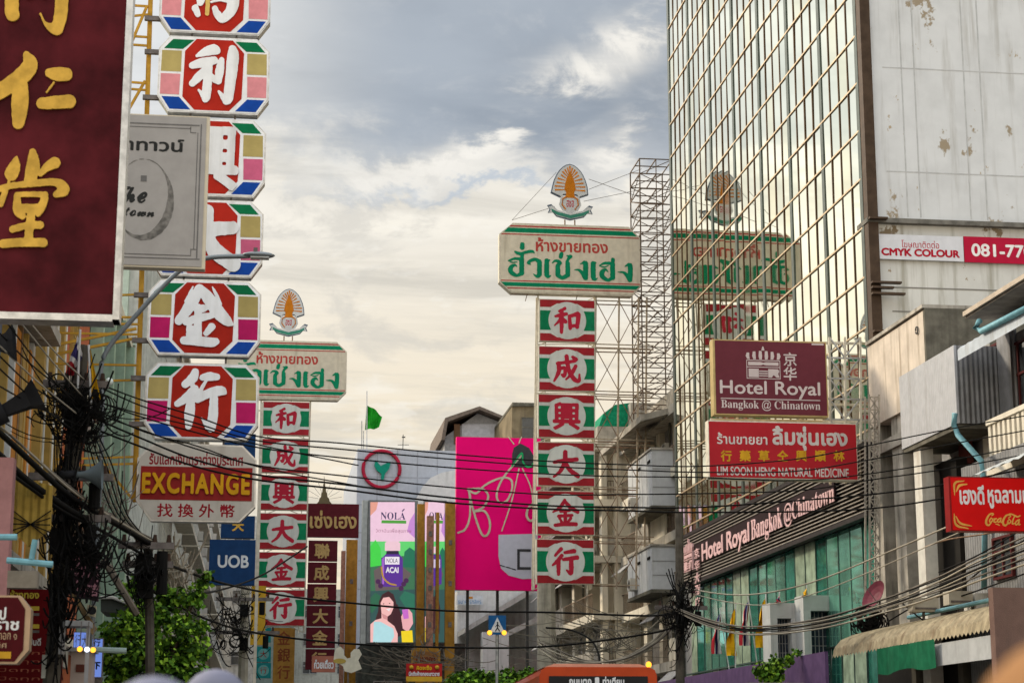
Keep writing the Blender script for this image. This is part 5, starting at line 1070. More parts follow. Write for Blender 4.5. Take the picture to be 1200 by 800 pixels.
column((488.5, 590, 497, 795), 116, YCOL, 'ochre column right of the large video screen'); column((500, 604, 508, 753), 115, RCOL, 'rust pink column in front of the narrow screen strip', 6); column((511, 600, 514.5, 753), 115.5, YCOL, 'thin ochre column before the narrow screen strip')
column((522, 588, 533, 780), 116, YCOL, 'broad ochre column at the right edge of the narrow screen strip', 3); column((405, 632, 418, 780), 125, YCOL, 'ochre column behind the lattice beside the maroon stack', 2); column((399, 645, 404, 770), 124, RCOL, 'rust pink column beside the maroon stack')
s = Sign('arch_sign', 'ochre arched board with maroon lettering under the video screens', 'shop sign', (482, 757, 516, 776), 100)
s.poly('board', [(0, 1), (0, .25), (.12, .05), (.88, .05), (1, .25), (1, 1)][::-1], YCOL, 0, .3); s.poly('inset', [(.08, .95), (.08, .3), (.92, .3), (.92, .95)][::-1], mat('ochre_inset', (.24, .11, .04), .6), -.02, 0); s.text('lettering', MAROON, 'ไทยทอง', (487, 767, 510, 775), -.03, res=26, bold=.03)
MB().box(((s.x0 + s.x1) / 2 - .1, .05, -s.C.z), ((s.x0 + s.x1) / 2 + .1, .2, s.z0)).build('post', DKSTEEL, s.root)
s = Sign('festival_board', 'red and yellow festival notice with Thai lettering below the video screen', 'notice board', (476, 777, 518, 798), 62)
s.poly('board', [(0, 0), (1, 0), (1, 1), (0, 1)], mat('festival_red', (.36, .02, .02), .5), 0, .12); s.poly('yellow_band', [(0, .72), (1, .72), (1, 1), (0, 1)], YEL, -.015, 0); s.text('lettering', mat('festival_yellow', (.7, .42, .02), .5), 'คิดจะซื้อ', (488, 779, 506, 784.5), -.03, res=26, bold=.04)
s.text('lettering', PALE, 'นึกถึงห้างทองเยาวราช', (479, 786, 515, 791.5), -.03, res=26, bold=.04)
for u in (.04, .96): x = s.fr(u, 0)[0]; MB().bar((x, .06, -s.C.z), (x, .06, s.z1), .04).build('post', YCOL, s.root)
for a in (482, 512): x, z = s.l(a, 781.5); MB().sphere((x, -.03, z), .07).build('yellow_disc', YEL, s.root)
# pedestrian crossing sign with two amber lamps
s = Sign('crossing_sign', 'blue square pedestrian crossing sign with white triangle and two amber lamps', 'road sign', (572.5, 720.5, 593, 743), 66)
s.poly('plate', [(0, 0), (1, 0), (1, 1), (0, 1)], mat('sign_blue', (.015, .09, .24), .45), 0, .06); s.poly('triangle', [(.5, .1), (.92, .88), (.08, .88)], mat('sign_white', (.62, .65, .66), .5), -.01, 0)
s.strokes('walking_figure', mat('sign_black', (.02, .02, .025), .5), px_strokes([[(583, 729, .9), (583, 729.4, .9)], [(583, 731, .7), (582.8, 735, .7), (580.5, 739, .5)], [(582.8, 735, .7), (585.5, 739, .5)], [(580.5, 734, .4), (583, 731.5, .4), (585.5, 734, .4)]]), -.014, res=4)
AMB = glow('amber_lamp', (1.0, .42, .03), 2.2)
for a in (573.5, 590.5):
    x, z = s.l(a, 741); MB().sphere((x, -.08, z), .085).build('amber_lamp', AMB, s.root, True); MB().tube([(x, -.06, z), (x, .04, z)], .09, 8).build('lamp_housing', YEL, s.root)
MB().tube([(0, .1, -s.C.z), (0, .1, s.z1)], .05, 8).build('post', GREY_ST, s.root)
# ================================================================== SIGNS ON THE RIGHT
RY = mat('hotel_sign_maroon', (.125, .028, .038), .5, var=.06); RL = mat('hotel_sign_letters', (.52, .44, .42), .5, var=.05)
s = Sign('hotel_sign', 'square maroon hotel sign with crown mark above the red medicine sign', 'shop sign', (836, 399, 969.5, 487), 55.5)
MB().box((s.x0, 0, s.z0), (s.x1, .42, s.z1)).build('sign_box', mat('aged_gold_case', (.48, .36, .16), .5, .3), s.root); s.box('face_panel', (838.5, 400.5, 968, 485.5), RY, -.012, .004)
s.text('latin_lettering', RL, 'Hotel Royal', (843.5, 446.5, 961, 467), -.018, res=40, bold=.014); s.text('latin_lettering', RL, '𝐁𝐚𝐧𝐠𝐤𝐨𝐤 @ 𝐂𝐡𝐢𝐧𝐚𝐭𝐨𝐰𝐧', (845, 469, 961, 481.5), -.018, res=40)
s.box('rule_line', (844.5, 467.3, 961, 468.4), RL, -.018, -.012)
b = s.r(874.5, 406, 914, 444); crown_marks(s.root, RL, b[0], b[1], b[2], b[3], lambda mb, p: mb.prism(p, -.02, -.012))
for i, c in enumerate('京华'): s.text('chinese_lettering', RL, c, (918, 413 + i * 17, 933.5, 429 + i * 17), -.018, res=40, bold=.015)
s.box('maker_plate', (951, 402.5, 965, 404.5), RL, -.016, -.012)
MR = mat('medicine_sign_red', (.42, .022, .03), .42, var=.07, scale=1.5); MY = mat('medicine_sign_gold', (.56, .30, .02), .5); ML = mat('medicine_sign_letters', (.60, .54, .50), .5)
s = Sign('medicine_sign', 'wide red medicine shop sign with Thai, Chinese and English lettering under the hotel sign', 'shop sign', (830.5, 494, 1004.5, 561), 55.0)
MB().box((s.x0, 0, s.z0), (s.x1, .4, s.z1)).build('sign_box', CREAMST, s.root); s.box('face_panel', (831.3, 495.5, 1003.7, 560), MR, -.012, .004)
s.text('thai_lettering', ML, 'ร้านขายยา', (840, 507, 899, 520.5), -.018, res=36, bold=.02); s.text('thai_lettering', ML, 'ลิ้มซุ่นเฮง', (905, 499.5, 993, 528), -.018, res=40, bold=.03)
for i, c in enumerate('行藥草仝興順林'): s.text('chinese_lettering', MY, c, (844.5 + i * 22, 527.5, 857.5 + i * 22, 540.5), -.018, res=32, bold=.03)
s.text('latin_lettering', ML, 'LIM SOON HENG NATURAL MEDICINE', (840, 547.5, 994.5, 558), -.018, res=34, bold=.016)
# lattice that ties both signs back to the tower wall
o = thing('sign_truss', 'pale steel lattice bracket tying the hotel and medicine signs to the tower corner', 'steel frame', atY(1000, 480, 55.9)); c = o.location; qb = lambda a, b, d=0: Vector(atY(a, b, 55.9) - c) + Vector((0, d, 0))
for x in (972, 990, 1008): MB().bar(qb(x, 395), qb(x + 1, 568), .045).build('upright', CREAMST, o)
mb = MB()
for i in range(7):
    y0, y1 = 395 + i * 24, 419 + i * 24; mb.bar(qb(972, y0), qb(990, y1), .03); mb.bar(qb(1008, y0), qb(990, y1), .03); mb.bar(qb(966, y1), qb(1016, y1 + 1), .035); mb.bar(qb(972, y1, .6), qb(990, y0, .6), .025); mb.bar(qb(990, y0, .6), qb(1008, y1, .6), .025)
mb.build('lattice', GREY_ST, o)
for y in (398, 470, 490, 560): MB().bar(qb(834, y, .2), qb(1017, y + 3, .2), .05).build('rail', CREAMST, o)
ARMG = mat('grey_tan_steel', (.34, .31, .26), .55, .2, var=.25, scale=5)
o = thing('steel_mast', 'pale lattice mast standing beside the tower corner and the concrete house', 'steel frame', atY(1025, 600, 53.5)); c = o.location; qm = lambda a, b, d=0: Vector(atY(a, b, 53.5) - c) + Vector((0, d, 0)); mb = MB()
for x in (1018.5, 1030):
    for d in (0, .4): MB().bar(qm(x, 462, d), qm(x + 1, 700, d), .035).build('upright', ARMG, o)
for i in range(16): y = 465 + i * 15; mb.bar(qm(1019, y), qm(1030, y + 15), .022); mb.bar(qm(1030, y), qm(1019, y + 15), .022); mb.bar(qm(1019, y), qm(1030, y), .022)
mb.build('lattice', ARMG, o)
CR = mat('drink_sign_red', (.66, .006, .006), .35, var=.05); CW = mat('drink_sign_white', (.74, .70, .68), .5); CG = mat('drink_sign_gold', (.66, .33, .07), .5)
s = Sign('restaurant_sign', 'bright red restaurant sign with white Thai lettering and golden drink script', 'shop sign', (1113, 559, 1236, 622.5), 38.0)
MB().box((s.x0, 0, s.z0), (s.x1, .3, s.z1)).build('sign_box', mat('dark_red_case', (.2, .012, .012), .4), s.root); s.box('face_panel', (1115, 560.5, 1235, 621.5), CR, -.012, .004)
s.text('thai_lettering', CW, 'เฮงดี', (1124, 568, 1153, 591), -.018, res=40, bold=.03); s.text('thai_lettering', CW, 'หูฉลามเฮงดี', (1157, 568, 1226, 596), -.018, res=40, bold=.03)
s.strokes('script_lettering', CG, DRINK, -.018, res=5)
for i, (pts) in enumerate(([(1118, 580), (1119, 566), (1130, 563)], [(1120, 576), (1124, 569), (1133, 567)], [(1118, 602), (1120, 615), (1134, 619)], [(1120, 605), (1125, 613), (1138, 616)])): s.strokes('gold_flourish', CG, px_strokes([[(*p, .5 + .9 * (k == 1)) for k, p in enumerate(pts)]]), -.018 - i * .002, res=2)
x, z = s.l(1225, 565); MB().bar((x, .15, z), (x + 2.6, .15, z), .05).build('bracket', DKSTEEL, s.root)
BW = mat('banner_white', (.60, .60, .62), .5, var=.05); BR = mat('banner_red', (.46, .012, .045), .5, var=.06); BT = mat('banner_red_letters', (.42, .012, .03), .5)
s = Sign('wall_banner', 'white and red advertising banner with a phone number on the hotel side wall', 'banner', (1027, 277, 1262, 308), YN0 - .42)
s.box('white_panel', (1027.5, 276, 1128.5, 305), BW, -.03, 0); s.box('red_panel', (1129.5, 279.5, 1262, 309.5), BR, -.03, 0)
s.text('thai_lettering', BT, 'โฆษณาติดต่อ', (1056, 282, 1100, 291), -.036, res=30); s.text('latin_lettering', BT, 'CMYK COLOUR', (1032.5, 292, 1124, 301), -.036, res=36, bold=.05); s.text('number_lettering', CW, '081-7708077', (1138, 287.5, 1253, 302.5), -.036, res=36, bold=.025)
# ================================================================== SCAFFOLD TOWER and arms on the right
ARM = mat('tan_steel_arm', (.36, .29, .21), .55, .2, var=.25, scale=5)
SCF = mat('dull_scaffold_steel', (.13, .095, .07), .6, .4, var=.3, scale=5)
o = thing('scaffold_tower', 'tall rusty lattice scaffold tower holding the striped gold shop signs', 'scaffold', (18.0, 88.6, atY(765, 475, 88.6).z)); c = o.location
x0, x1 = atY(748.5, 188, 88.6).x, 19.4; zt = atY(765, 188, 88.6).z - c.z
for x in (x0, x1):
    for y in (0, 2.4): MB().bar((x - c.x, y - 0.2, -.3), (x - c.x, y - .2, zt), .04).build('upright', SCF, o)
nlev = 16; mb = MB()
for i in range(nlev + 1):
    z = zt * i / nlev
    for y in (-.2, 1.0, 2.2): mb.bar((x0 - c.x, y, z), (x1 - c.x, y, z), .032)
    for x in (x0, (x0 + x1) / 2, x1): mb.bar((x - c.x, -.2, z), (x - c.x, 2.2, z), .032)
mb.build('ledgers', SCF, o); mb = MB()
for i in range(nlev):
    z0, z1 = zt * i / nlev, zt * (i + 1) / nlev
    for y in (-.2, 2.2): (mb.bar((x0 - c.x, y, z0), (x1 - c.x, y, z1), .022) if i % 2 else mb.bar((x1 - c.x, y, z0), (x0 - c.x, y, z1), .022))
    for x in (x0, x1): (mb.bar((x - c.x, -.2, z0), (x - c.x, 2.2, z1), .022) if i % 2 else mb.bar((x - c.x, 2.2, z0), (x - c.x, -.2, z1), .022))
    if i > 7: mb.bar(((x0 + x1) / 2 - c.x, -.2, z0), ((x0 + x1) / 2 - c.x, -.2, z1), .03)
    mb.bar(((x0 + x1) / 2 - c.x, 1, z0), (x1 - c.x, 2.2, z1), .022)
mb.build('braces', SCF, o)
o = thing('support_truss', 'lattice of cream steel arms and cross braces between striped stack and old building', 'steel frame', atY(740, 520, 88.9)); c = o.location; qa = lambda a, b, d=0: Vector(atY(a, b, 88.9) - c) + Vector((0, d, 0))
rows = [352, 403, 408, 458, 464, 514, 520, 570, 577, 627, 634, 684]
for y in rows:
    for d in (0, .8): MB().bar(qa(697, y, d), qa(766, y + 2, d), .034).build('arm', ARM if d == 0 else RUST, o)
for x in (725.5, 748.5, 758): MB().bar(qa(x, 348), qa(x - 3, 690), .055).build('upright', ARM, o)
mb = MB()
for i in range(0, 12, 2):
    for a, b in ((698, 725), (725, 752)):
        mb.bar(qa(a, rows[i]), qa(b, rows[i + 1]), .024); mb.bar(qa(b, rows[i]), qa(a, rows[i + 1]), .024)
mb.build('cross_braces', RUST, o)
for (a, b, p, q_) in (((738, 340), 0, (778, 372), 0), ((700, 347), 0, (752, 340), 0)): MB().bar(qa(*a), qa(*p), .03).build('strut', SCF, o)
for i, pts in enumerate((((600, 258), (652, 202)), ((600, 258), (650, 242)), ((690, 222), (752, 198)), ((690, 210), (752, 232)), ((684, 236), (752, 222)))):
    k = MB().bar(atY(*pts[0], YR + .3), atY(*pts[1], YR + .5), .014); tag(k.build('guy_wire', DKSTEEL, None), ('thin wire from the headboard corner to the fan emblem', 'low thin wire from the headboard corner to the emblem ribbon', 'thin wire rising from the fan emblem to the scaffold top', 'thin wire falling from the fan emblem to the scaffold', 'thin wire from the emblem side to the scaffold middle')[i], 'wire', 'guy wires of the fan emblem')
# ================================================================== BUS
B_OR = mat('bus_orange_red', (.42, .05, .012), .35, var=.08, coat=.1); B_GL = mat('bus_dark_glass', (.012, .013, .015), .12, spec=.08); B_RF = mat('bus_roof_pink', (.52, .27, .19), .5, var=.12); B_BK = mat('black_rubber', (.02, .02, .02), .8)
YBUS = 36.0; a, b = atY(632.5, 783, YBUS), atY(769, 783, YBUS); bw = b.x - a.x; bh = atY(700, 781, YBUS).z; LBUS = 9.0
o = thing('bus', 'orange red city bus with a dark destination display, facing the camera', 'bus', ((a.x + b.x) / 2, YBUS, 0), None, R(-3.4)); h2 = bw / 2
rnd = [(-h2, .45), (h2, .45), (h2, bh - .16), (h2 - .04, bh - .05), (h2 - .14, bh), (-h2 + .14, bh), (-h2 + .04, bh - .05), (-h2, bh - .16)]
MB().prism(rnd, .0, LBUS).build('body', B_OR, o); MB().prism([(-h2 + .1, bh + .004), (h2 - .1, bh + .004), (h2 - .3, bh + .07), (-h2 + .3, bh + .07)], .25, LBUS - .2).build('roof_panel', B_RF, o)
MB().prism([(-h2 + .16, bh - .68), (h2 - .16, bh - .68), (h2 - .18, bh - .17), (-h2 + .18, bh - .17)], -.03, .01).build('destination_display', B_GL, o)
MB().prism([(-h2 + .12, 1.25), (h2 - .12, 1.25), (h2 - .14, bh - .74), (-h2 + .14, bh - .74)], -.025, .01).build('windscreen', B_GL, o); MB().box((-.025, -.045, 1.25), (.025, -.02, bh - .74)).build('windscreen_bar', B_BK, o)
bx_ = lambda x0, y0, x1, y1: (atY(x0, (y0 + y1) / 2, YBUS).x - o.location.x, atY(700, y1, YBUS).z, atY(x1, (y0 + y1) / 2, YBUS).x - o.location.x, atY(700, y0, YBUS).z)
BT_ = mat('display_white', (.62, .62, .62), .5)
letters(o, 'route_lettering', BT_, 'ถนนตก', bx_(667, 795, 693, 803), -.036, res=28, bold=.03); letters(o, 'route_lettering', BT_, '1', bx_(697, 793, 702, 804), -.036, res=28, bold=.05); letters(o, 'route_lettering', BT_, 'ท่าเตียน', bx_(706, 792, 731, 803), -.036, res=28, bold=.03)
for sgn in (-1, 1):
    MB().sphere((sgn * (h2 - .25), -.02, .85), .14, sc=(1, .4, 1)).build('headlight', mat('headlight_glass', (.6, .6, .58), .1), o, True)
    MB().box((sgn * (h2 + .001) - (.02 if sgn > 0 else 0), .3, 1.45), (sgn * (h2 + .001) + (0 if sgn > 0 else .0) + (.02 if sgn > 0 else .0) - (.02 if sgn < 0 else 0), LBUS - .5, bh - .55)).build('side_windows', B_GL, o)
    for y in (1.9, 7.2): MB().tube([(sgn * (h2 - .28), y, .48), (sgn * (h2 + .03), y, .48)], .48, 20).build('wheel', B_BK, o)
    m_ = MB(); m_.bar((sgn * (h2 - .05), .0, bh - .5), (sgn * (h2 + .22), -.25, bh - .75), .02); m_.box((sgn * (h2 + .22) - .08, -.3, bh - 1.15), (sgn * (h2 + .22) + .08, -.24, bh - .75)); m_.build('mirror', B_BK, o)
MB().box((-h2 - .02, -.1, .38), (h2 + .02, .02, .62)).build('bumper', B_BK, o)
x = bx_(760, 778, 764, 784); MB().sphere((x[0], .05, bh + .05), .055, sc=(1, 1, 1.1)).build('marker_lamp', AMB, o, True)
# ================================================================== FLAGS, PORTALS AND PLANTS BY THE HOTEL
THR = mat('flag_red', (.36, .02, .03), .7); THW = mat('flag_white', (.6, .58, .58), .7); THB = mat('flag_navy', (.04, .03, .12), .7); YFL = mat('flag_yellow', (.66, .36, .01), .7, var=.15); POLE = mat('white_pole', (.6, .6, .6), .5)
def drooped(name, label, base, top, w, hgt, cols, Y, group):
    """a limp flag: folds of cloth hanging from a leaning pole"""
    o = thing(name, label, 'flag', atY(*base, Y), group); c = o.location; t = atY(*top, Y) - c; MB().bar((0, 0, 0), t, .022, 6).build('pole', POLE, o); k = len(cols); cl = None
    for i, m in enumerate(cols):                       # stripes run along the hanging cloth
        mb = MB(); n = 16
        def P(y, u): wd = w * (.25 + .75 * min(1, y * 1.6)); return t * .97 + Vector((-wd * u * (1 - .25 * y) + .03 * math.sin(y * 7 + u * 5), .16 * math.sin(u * 10.5 + y * 3) * min(1, y * 3), -hgt * y - .3 * u * (1 - y)))
        for r in range(n):
            for j in range(3):
                u0, u1 = (i + j / 3) / k, (i + (j + 1) / 3) / k; mb.quad(P(r / n, u0), P((r + 1) / n, u0), P((r + 1) / n, u1), P(r / n, u1))
        x = mb.build('cloth' if len(cols) == 1 else 'stripe', m, o, True)
    return o
GF = 'flags in front of the hotel'
TH = [THR, THW, THB, THW, THR]
drooped('flag', 'limp Thai striped flag, first from the dark cable tangle by the hotel', (857, 800), (843.5, 712), .42, 1.6, TH, 70, GF)
drooped('flag', 'limp yellow flag between the two Thai striped flags by the hotel', (862, 790), (862, 706), .42, 1.75, [YFL], 66, GF)
drooped('flag', 'limp Thai striped flag beside the tallest yellow flag by the hotel', (887, 775), (876.5, 698), .4, 1.6, TH, 64, GF)
drooped('flag', 'tallest yellow flag, beside the white portal of the hotel', (897, 778), (897.5, 694), .46, 1.75, [YFL], 63, GF)
drooped('flag', 'tiny Thai flag standing on the lower white portal', (913, 707), (913.5, 693), .16, .34, [THR, THB, THR], 61.5, 'small flags on the white portals')
drooped('flag', 'tiny yellow flag standing on the taller white portal', (946, 698), (945, 684), .16, .38, [YFL], 60.5, 'small flags on the white portals')
PORT = mat('pale_portal', (.47, .48, .47), .7, var=.06, streak=.4); PT = mat('dark_blue_tile', (.03, .04, .06), .3, var=.3, scale=9)
for i, (px, Y) in enumerate((((903, 706, 936, 772), 61.5), ((942, 697, 982, 768), 60.5))):
    s = Sign('portal', ('lower', 'taller')[i] + ' white framed hotel portal with dark tiled inside', 'portal', px, Y, 'white portals of the hotel entrance'); w = s.x1 - s.x0; h = s.z1
    MB().box((s.x0, 0, h - .5), (s.x1, 1.0, h)).build('lintel', PORT, s.root)
    for x in (s.x0, s.x1 - .24): MB().box((x, 0, -s.C.z), (x + .24, 1.0, h - .502)).build('post', PORT, s.root)
    MB().box((s.x0 + .24, .5, -s.C.z), (s.x1 - .24, .6, h - .502)).build('tiled_panel', PT, s.root); mb = MB()
    for k in range(1, 5): xx = s.x0 + .24 + k * (w - .48) / 5; mb.box((xx - .012, .48, -s.C.z), (xx + .012, .5, h - .505))
    for k in range(14): zq = h - .7 - k * .3; mb.box((s.x0 + .245, .482, zq), (s.x1 - .245, .499, zq + .02))
    mb.build('tile_joints', GREYW, s.root)
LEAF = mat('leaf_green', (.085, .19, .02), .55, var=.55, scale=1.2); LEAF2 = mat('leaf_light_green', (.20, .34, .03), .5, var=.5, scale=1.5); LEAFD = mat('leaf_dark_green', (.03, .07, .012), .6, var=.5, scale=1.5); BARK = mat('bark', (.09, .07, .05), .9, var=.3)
for m in (LEAF, LEAF2, LEAFD):
    b_ = m.node_tree.nodes['Principled BSDF']; b_.inputs['Subsurface Weight'].default_value = 0; b_.inputs['Transmission Weight'].default_value = 0
def leaves(clumps, n, size, seed, flat=.6):
    r = np.random.default_rng(seed); mb = MB()
    wts = np.array([c[3] ** 2 for c in clumps]); wts = wts / wts.sum()
    for _ in range(n):
        cx, cy, cz, cr = clumps[r.choice(len(clumps), p=wts)]; d = r.normal(0, 1, 3); d /= np.linalg.norm(d); rad = cr * (.25 + .95 * r.random())
        p = Vector((cx + d[0] * rad, cy + d[1] * rad, cz + d[2] * rad * .8)); s_ = size * (.6 + .8 * r.random())
        a = Vector(r.normal(0, 1, 3)); a.z -= .5; a.normalize(); nrm = Vector((d[0] * .6, d[1] * .6, .7 + d[2] * .5)) + Vector(r.normal(0, .5, 3)); b = a.cross(nrm)
        if b.length < 1e-3: continue
        b.normalize(); k = .38
        mb.quad(p, p + a * s_ * .45 + b * s_ * k, p + a * s_, p + a * s_ * .45 - b * s_ * k)
    return mb
def tree(name, label, cat, base, clumps, trunk_r, n, size, seed, group=None):
    o = thing(name, label, cat, base, group); mb = MB(); top = max(c[2] for c in clumps) * .6
    mb.tube([(0, 0, 0), (.05, .02, top * .5), (.02, .06, top)], [trunk_r, trunk_r * .8, trunk_r * .6], 8)
    for cx, cy, cz, cr in clumps[:9]: mb.tube([(.03, .03, top * .72), (cx * .5, cy * .5, (top * .75 + cz) / 2), (cx, cy, cz)], [trunk_r * .5, trunk_r * .33, trunk_r * .12], 5)
    mb.build('trunk', BARK, o)
    cr = leaves(clumps, int(n * .5), size, seed).build('crown', LEAF, o)
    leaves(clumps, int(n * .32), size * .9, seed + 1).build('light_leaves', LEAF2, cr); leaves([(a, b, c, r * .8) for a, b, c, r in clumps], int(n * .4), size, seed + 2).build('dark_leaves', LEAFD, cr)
    return o
YT = 37.5; tb = atY(172, 885, YT); tb.z = .14
def cl(px, py, dy, r): p = atY(px, py, YT) - tb; return (p.x, dy, p.z, r)
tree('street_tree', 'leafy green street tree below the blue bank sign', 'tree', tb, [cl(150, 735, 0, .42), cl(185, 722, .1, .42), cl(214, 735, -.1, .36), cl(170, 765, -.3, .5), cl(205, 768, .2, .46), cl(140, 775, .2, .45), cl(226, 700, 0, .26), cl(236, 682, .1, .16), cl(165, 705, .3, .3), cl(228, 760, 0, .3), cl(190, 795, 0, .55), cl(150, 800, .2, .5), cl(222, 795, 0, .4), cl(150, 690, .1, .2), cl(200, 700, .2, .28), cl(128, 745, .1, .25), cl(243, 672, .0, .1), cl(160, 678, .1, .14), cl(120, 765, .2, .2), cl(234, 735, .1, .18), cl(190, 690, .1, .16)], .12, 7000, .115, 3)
YP = 57; pb = atY(908, 790, YP)
def cp(px, py, r, dy=0): p = atY(px, py, YP) - pb; return (p.x, dy, p.z, r)
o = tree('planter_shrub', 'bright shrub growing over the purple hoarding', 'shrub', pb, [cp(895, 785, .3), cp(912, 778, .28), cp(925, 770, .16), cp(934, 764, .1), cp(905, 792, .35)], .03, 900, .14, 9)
MB().box((-.9, -.4, -pb.z), (.9, .4, -.25)).build('planter', CONC, o)
YQ = 75; qb0 = atY(570, 810, YQ); qb0.z = .14
def cq(px, py, r): p = atY(px, py, YQ) - qb0; return (p.x, 0, p.z, r)
for i, lab in enumerate(('low green tree left of the white gate pier', 'low green tree between the white gate pier and the bus')):
    x = (555, 598)[i]; qb0 = atY(x, 810, YQ); qb0.z = .14
    tree('young_tree', lab, 'tree', qb0, [cq(x - 15, 797, .5), cq(x, 793, .45), cq(x + 14, 796, .45), cq(x - 5, 803, .6), cq(x + (22 if i else -25), 800 - 12 * i, .3)], .07, 900, .2, 20 + i, 'young trees at the end of the road')
# ================================================================== POLES, CABLES, LOUDSPEAKERS
POLEC = mat('sooty_pole_concrete', (.085, .075, .06), .9, var=.3, scale=3, streak=.4); POLEL = mat('pale_pole_concrete', (.34, .31, .25), .85, var=.15, streak=.5); BLACK = mat('black_cable_rubber', (.009, .0085, .008), .75, spec=.06); GREYC = mat('faded_grey_cable', (.16, .14, .115), .7, var=.3, scale=1); PALEC = mat('pale_dusty_cable', (.36, .32, .25), .7, var=.2, scale=1)
def pole(label, top, bot, Y, r, m, arms=()):
    t = atY(*top, Y); b = atY(*bot, Y); b = Vector((t.x + (b.x - t.x) * (t.z / max(.1, t.z - b.z)), Y, 0)); o = thing('utility_pole', label, 'utility pole', b, None)
    MB().tube([(0, 0, 0), t - b], [r, r * .82], 8).build('shaft', m, o)
    for (px, py, w) in arms:
        p = atY(px, py, Y) - b; MB().box((p.x - w, -.2, p.z - .06), (p.x + w, -.08, p.z + .06)).build('cross_arm', DKSTEEL, o)
        for k in (-.8, -.3, .3, .8): MB().tube([(p.x + k * w, -.14, p.z + .06), (p.x + k * w, -.14, p.z + .2)], [.05, .03], 6).build('insulator', mat('brown_insulator', (.05, .03, .022), .4), o)
    for k, (px, py, w) in enumerate(arms):
        p = atY(px, py, Y) - b; MB().box((p.x - .16, -.42, p.z - .62), (p.x + .12, -.22, p.z - .2)).build('splice_box', BLACK, o); MB().tube([(p.x + w * .6, -.3, p.z - .55), (p.x + w * .6, -.3, p.z - .12)], .1, 10).build('splice_case', BLACK, o)
    return o
pm = pole('leaning sooty concrete utility pole wrapped in a tangle of black cables', (96, 405), (62, 780), 33, .16, POLEC, ((90, 452, .55), (84, 560, .7), (74, 608, .8)))
p_ = atY(56, 779, 32.7) - pm.location; MB().box((p_.x - .12, -.1, p_.z - .2), (p_.x + .14, .05, p_.z + .18)).build('meter_box', mat('meter_box_grey', (.42, .43, .38), .5), pm)
pole('slim dark utility pole in front of the street tree', (174, 632), (176, 790), 35.5, .10, POLEC, ((172, 640, .5), (174, 662, .45)))
pole('grey concrete utility pole below the blue bank signs', (288, 668), (285, 780), 68, .2, POLEL, ((287, 702, 1.0), (287, 741, 1.2)))
pole('brown utility pole beside the hotel sign band', (796, 600), (797, 780), 57, .15, POLEC, ((797, 712, .8),))
pole('pale concrete pole under the striped stack beside the bus', (640, 684), (641, 790), 86, .5, POLEL)
def tangle(label, cx, cy, rx, ry, Y, n, seed, m, thick=.018, loops=.5):
    r = np.random.default_rng(seed); mb = MB(); c = atY(cx, cy, Y)
    sx_ = abs(atY(cx + rx, cy, Y).x - c.x); sz_ = abs(atY(cx, cy + ry, Y).z - c.z)
    for i in range(n):
        if r.random() < loops:
            a, b = r.normal(0, .42, 2); rr = .08 + .22 * r.random() ** 2; e = .5 + .7 * r.random(); t0 = r.random() * 6; nt_ = 1 + int(r.random() * 3.4); dr = r.normal(0, .012, 3)
            pts = [(a * sx_ + rr * e * math.cos(t0 + k * .5) + dr[0] * k * .3, dr[1] * k * .4 + .25 * math.sin(i), b * sz_ + rr * math.sin(t0 + k * .5) + dr[2] * k * .2) for k in range(nt_ * 12)]
        else:
            p0 = r.normal(0, .7, 2); p1 = r.normal(0, .7, 2); s_ = .1 + .35 * r.random()
            pts = [(p0[0] * sx_ + (p1[0] - p0[0]) * sx_ * k / 8, .3 * math.sin(i * 1.7) + .1 * math.sin(k), p0[1] * sz_ + (p1[1] - p0[1]) * sz_ * k / 8 - s_ * 4 * (k / 8) * (1 - k / 8)) for k in range(9)]
        mb.tube(pts, thick * (.6 + .8 * r.random()), 4)
    o = mb.build('cable_tangle', m); o.location = c; return tag(o, label, 'cables', None, 'stuff')
tangle('dense tangle of black cables and coils around the top of the leaning pole', 92, 478, 42, 34, 32.8, 130, 1, BLACK, .0115, .35)
tangle('black cable coils and boxes hanging low on the leaning pole', 96, 640, 34, 46, 32.7, 110, 2, BLACK, .0125, .12)
tangle('black cables bunched at the slim pole before the tree', 170, 668, 14, 34, 35.2, 60, 3, BLACK, .011, .3)
tangle('pale looping cables beside the slim pole above the tree', 205, 660, 24, 28, 42, 34, 4, PALEC, .016, .15)
tangle('black cable tangle on the pole beside the hotel band', 800, 715, 18, 40, 56.5, 90, 5, BLACK, .014, .45)
tangle('black cables hanging on the pole below the blue bank signs', 272, 735, 28, 34, 67, 60, 6, BLACK, .016, .2)
tangle('grey and black cables drooping before the bare concrete blocks', 700, 745, 60, 26, 82, 70, 8, GREYC, .02, .1)
tangle('thin wires over the dark low building below the screens', 500, 770, 60, 22, 95, 60, 10, GREYC, .02, .1)
tangle('thin black wires in front of the off-white balconies', 118, 590, 45, 60, 40, 40, 11, GREYC, .014, .05)
tangle('long black mass of hanging cables hugging the middle of the leaning pole', 80, 575, 16, 90, 32.7, 70, 14, BLACK, .014, .1)
tangle('low black mass of cables on the leaning pole beside the red shop board', 70, 715, 16, 60, 32.6, 60, 15, BLACK, .014, .15)
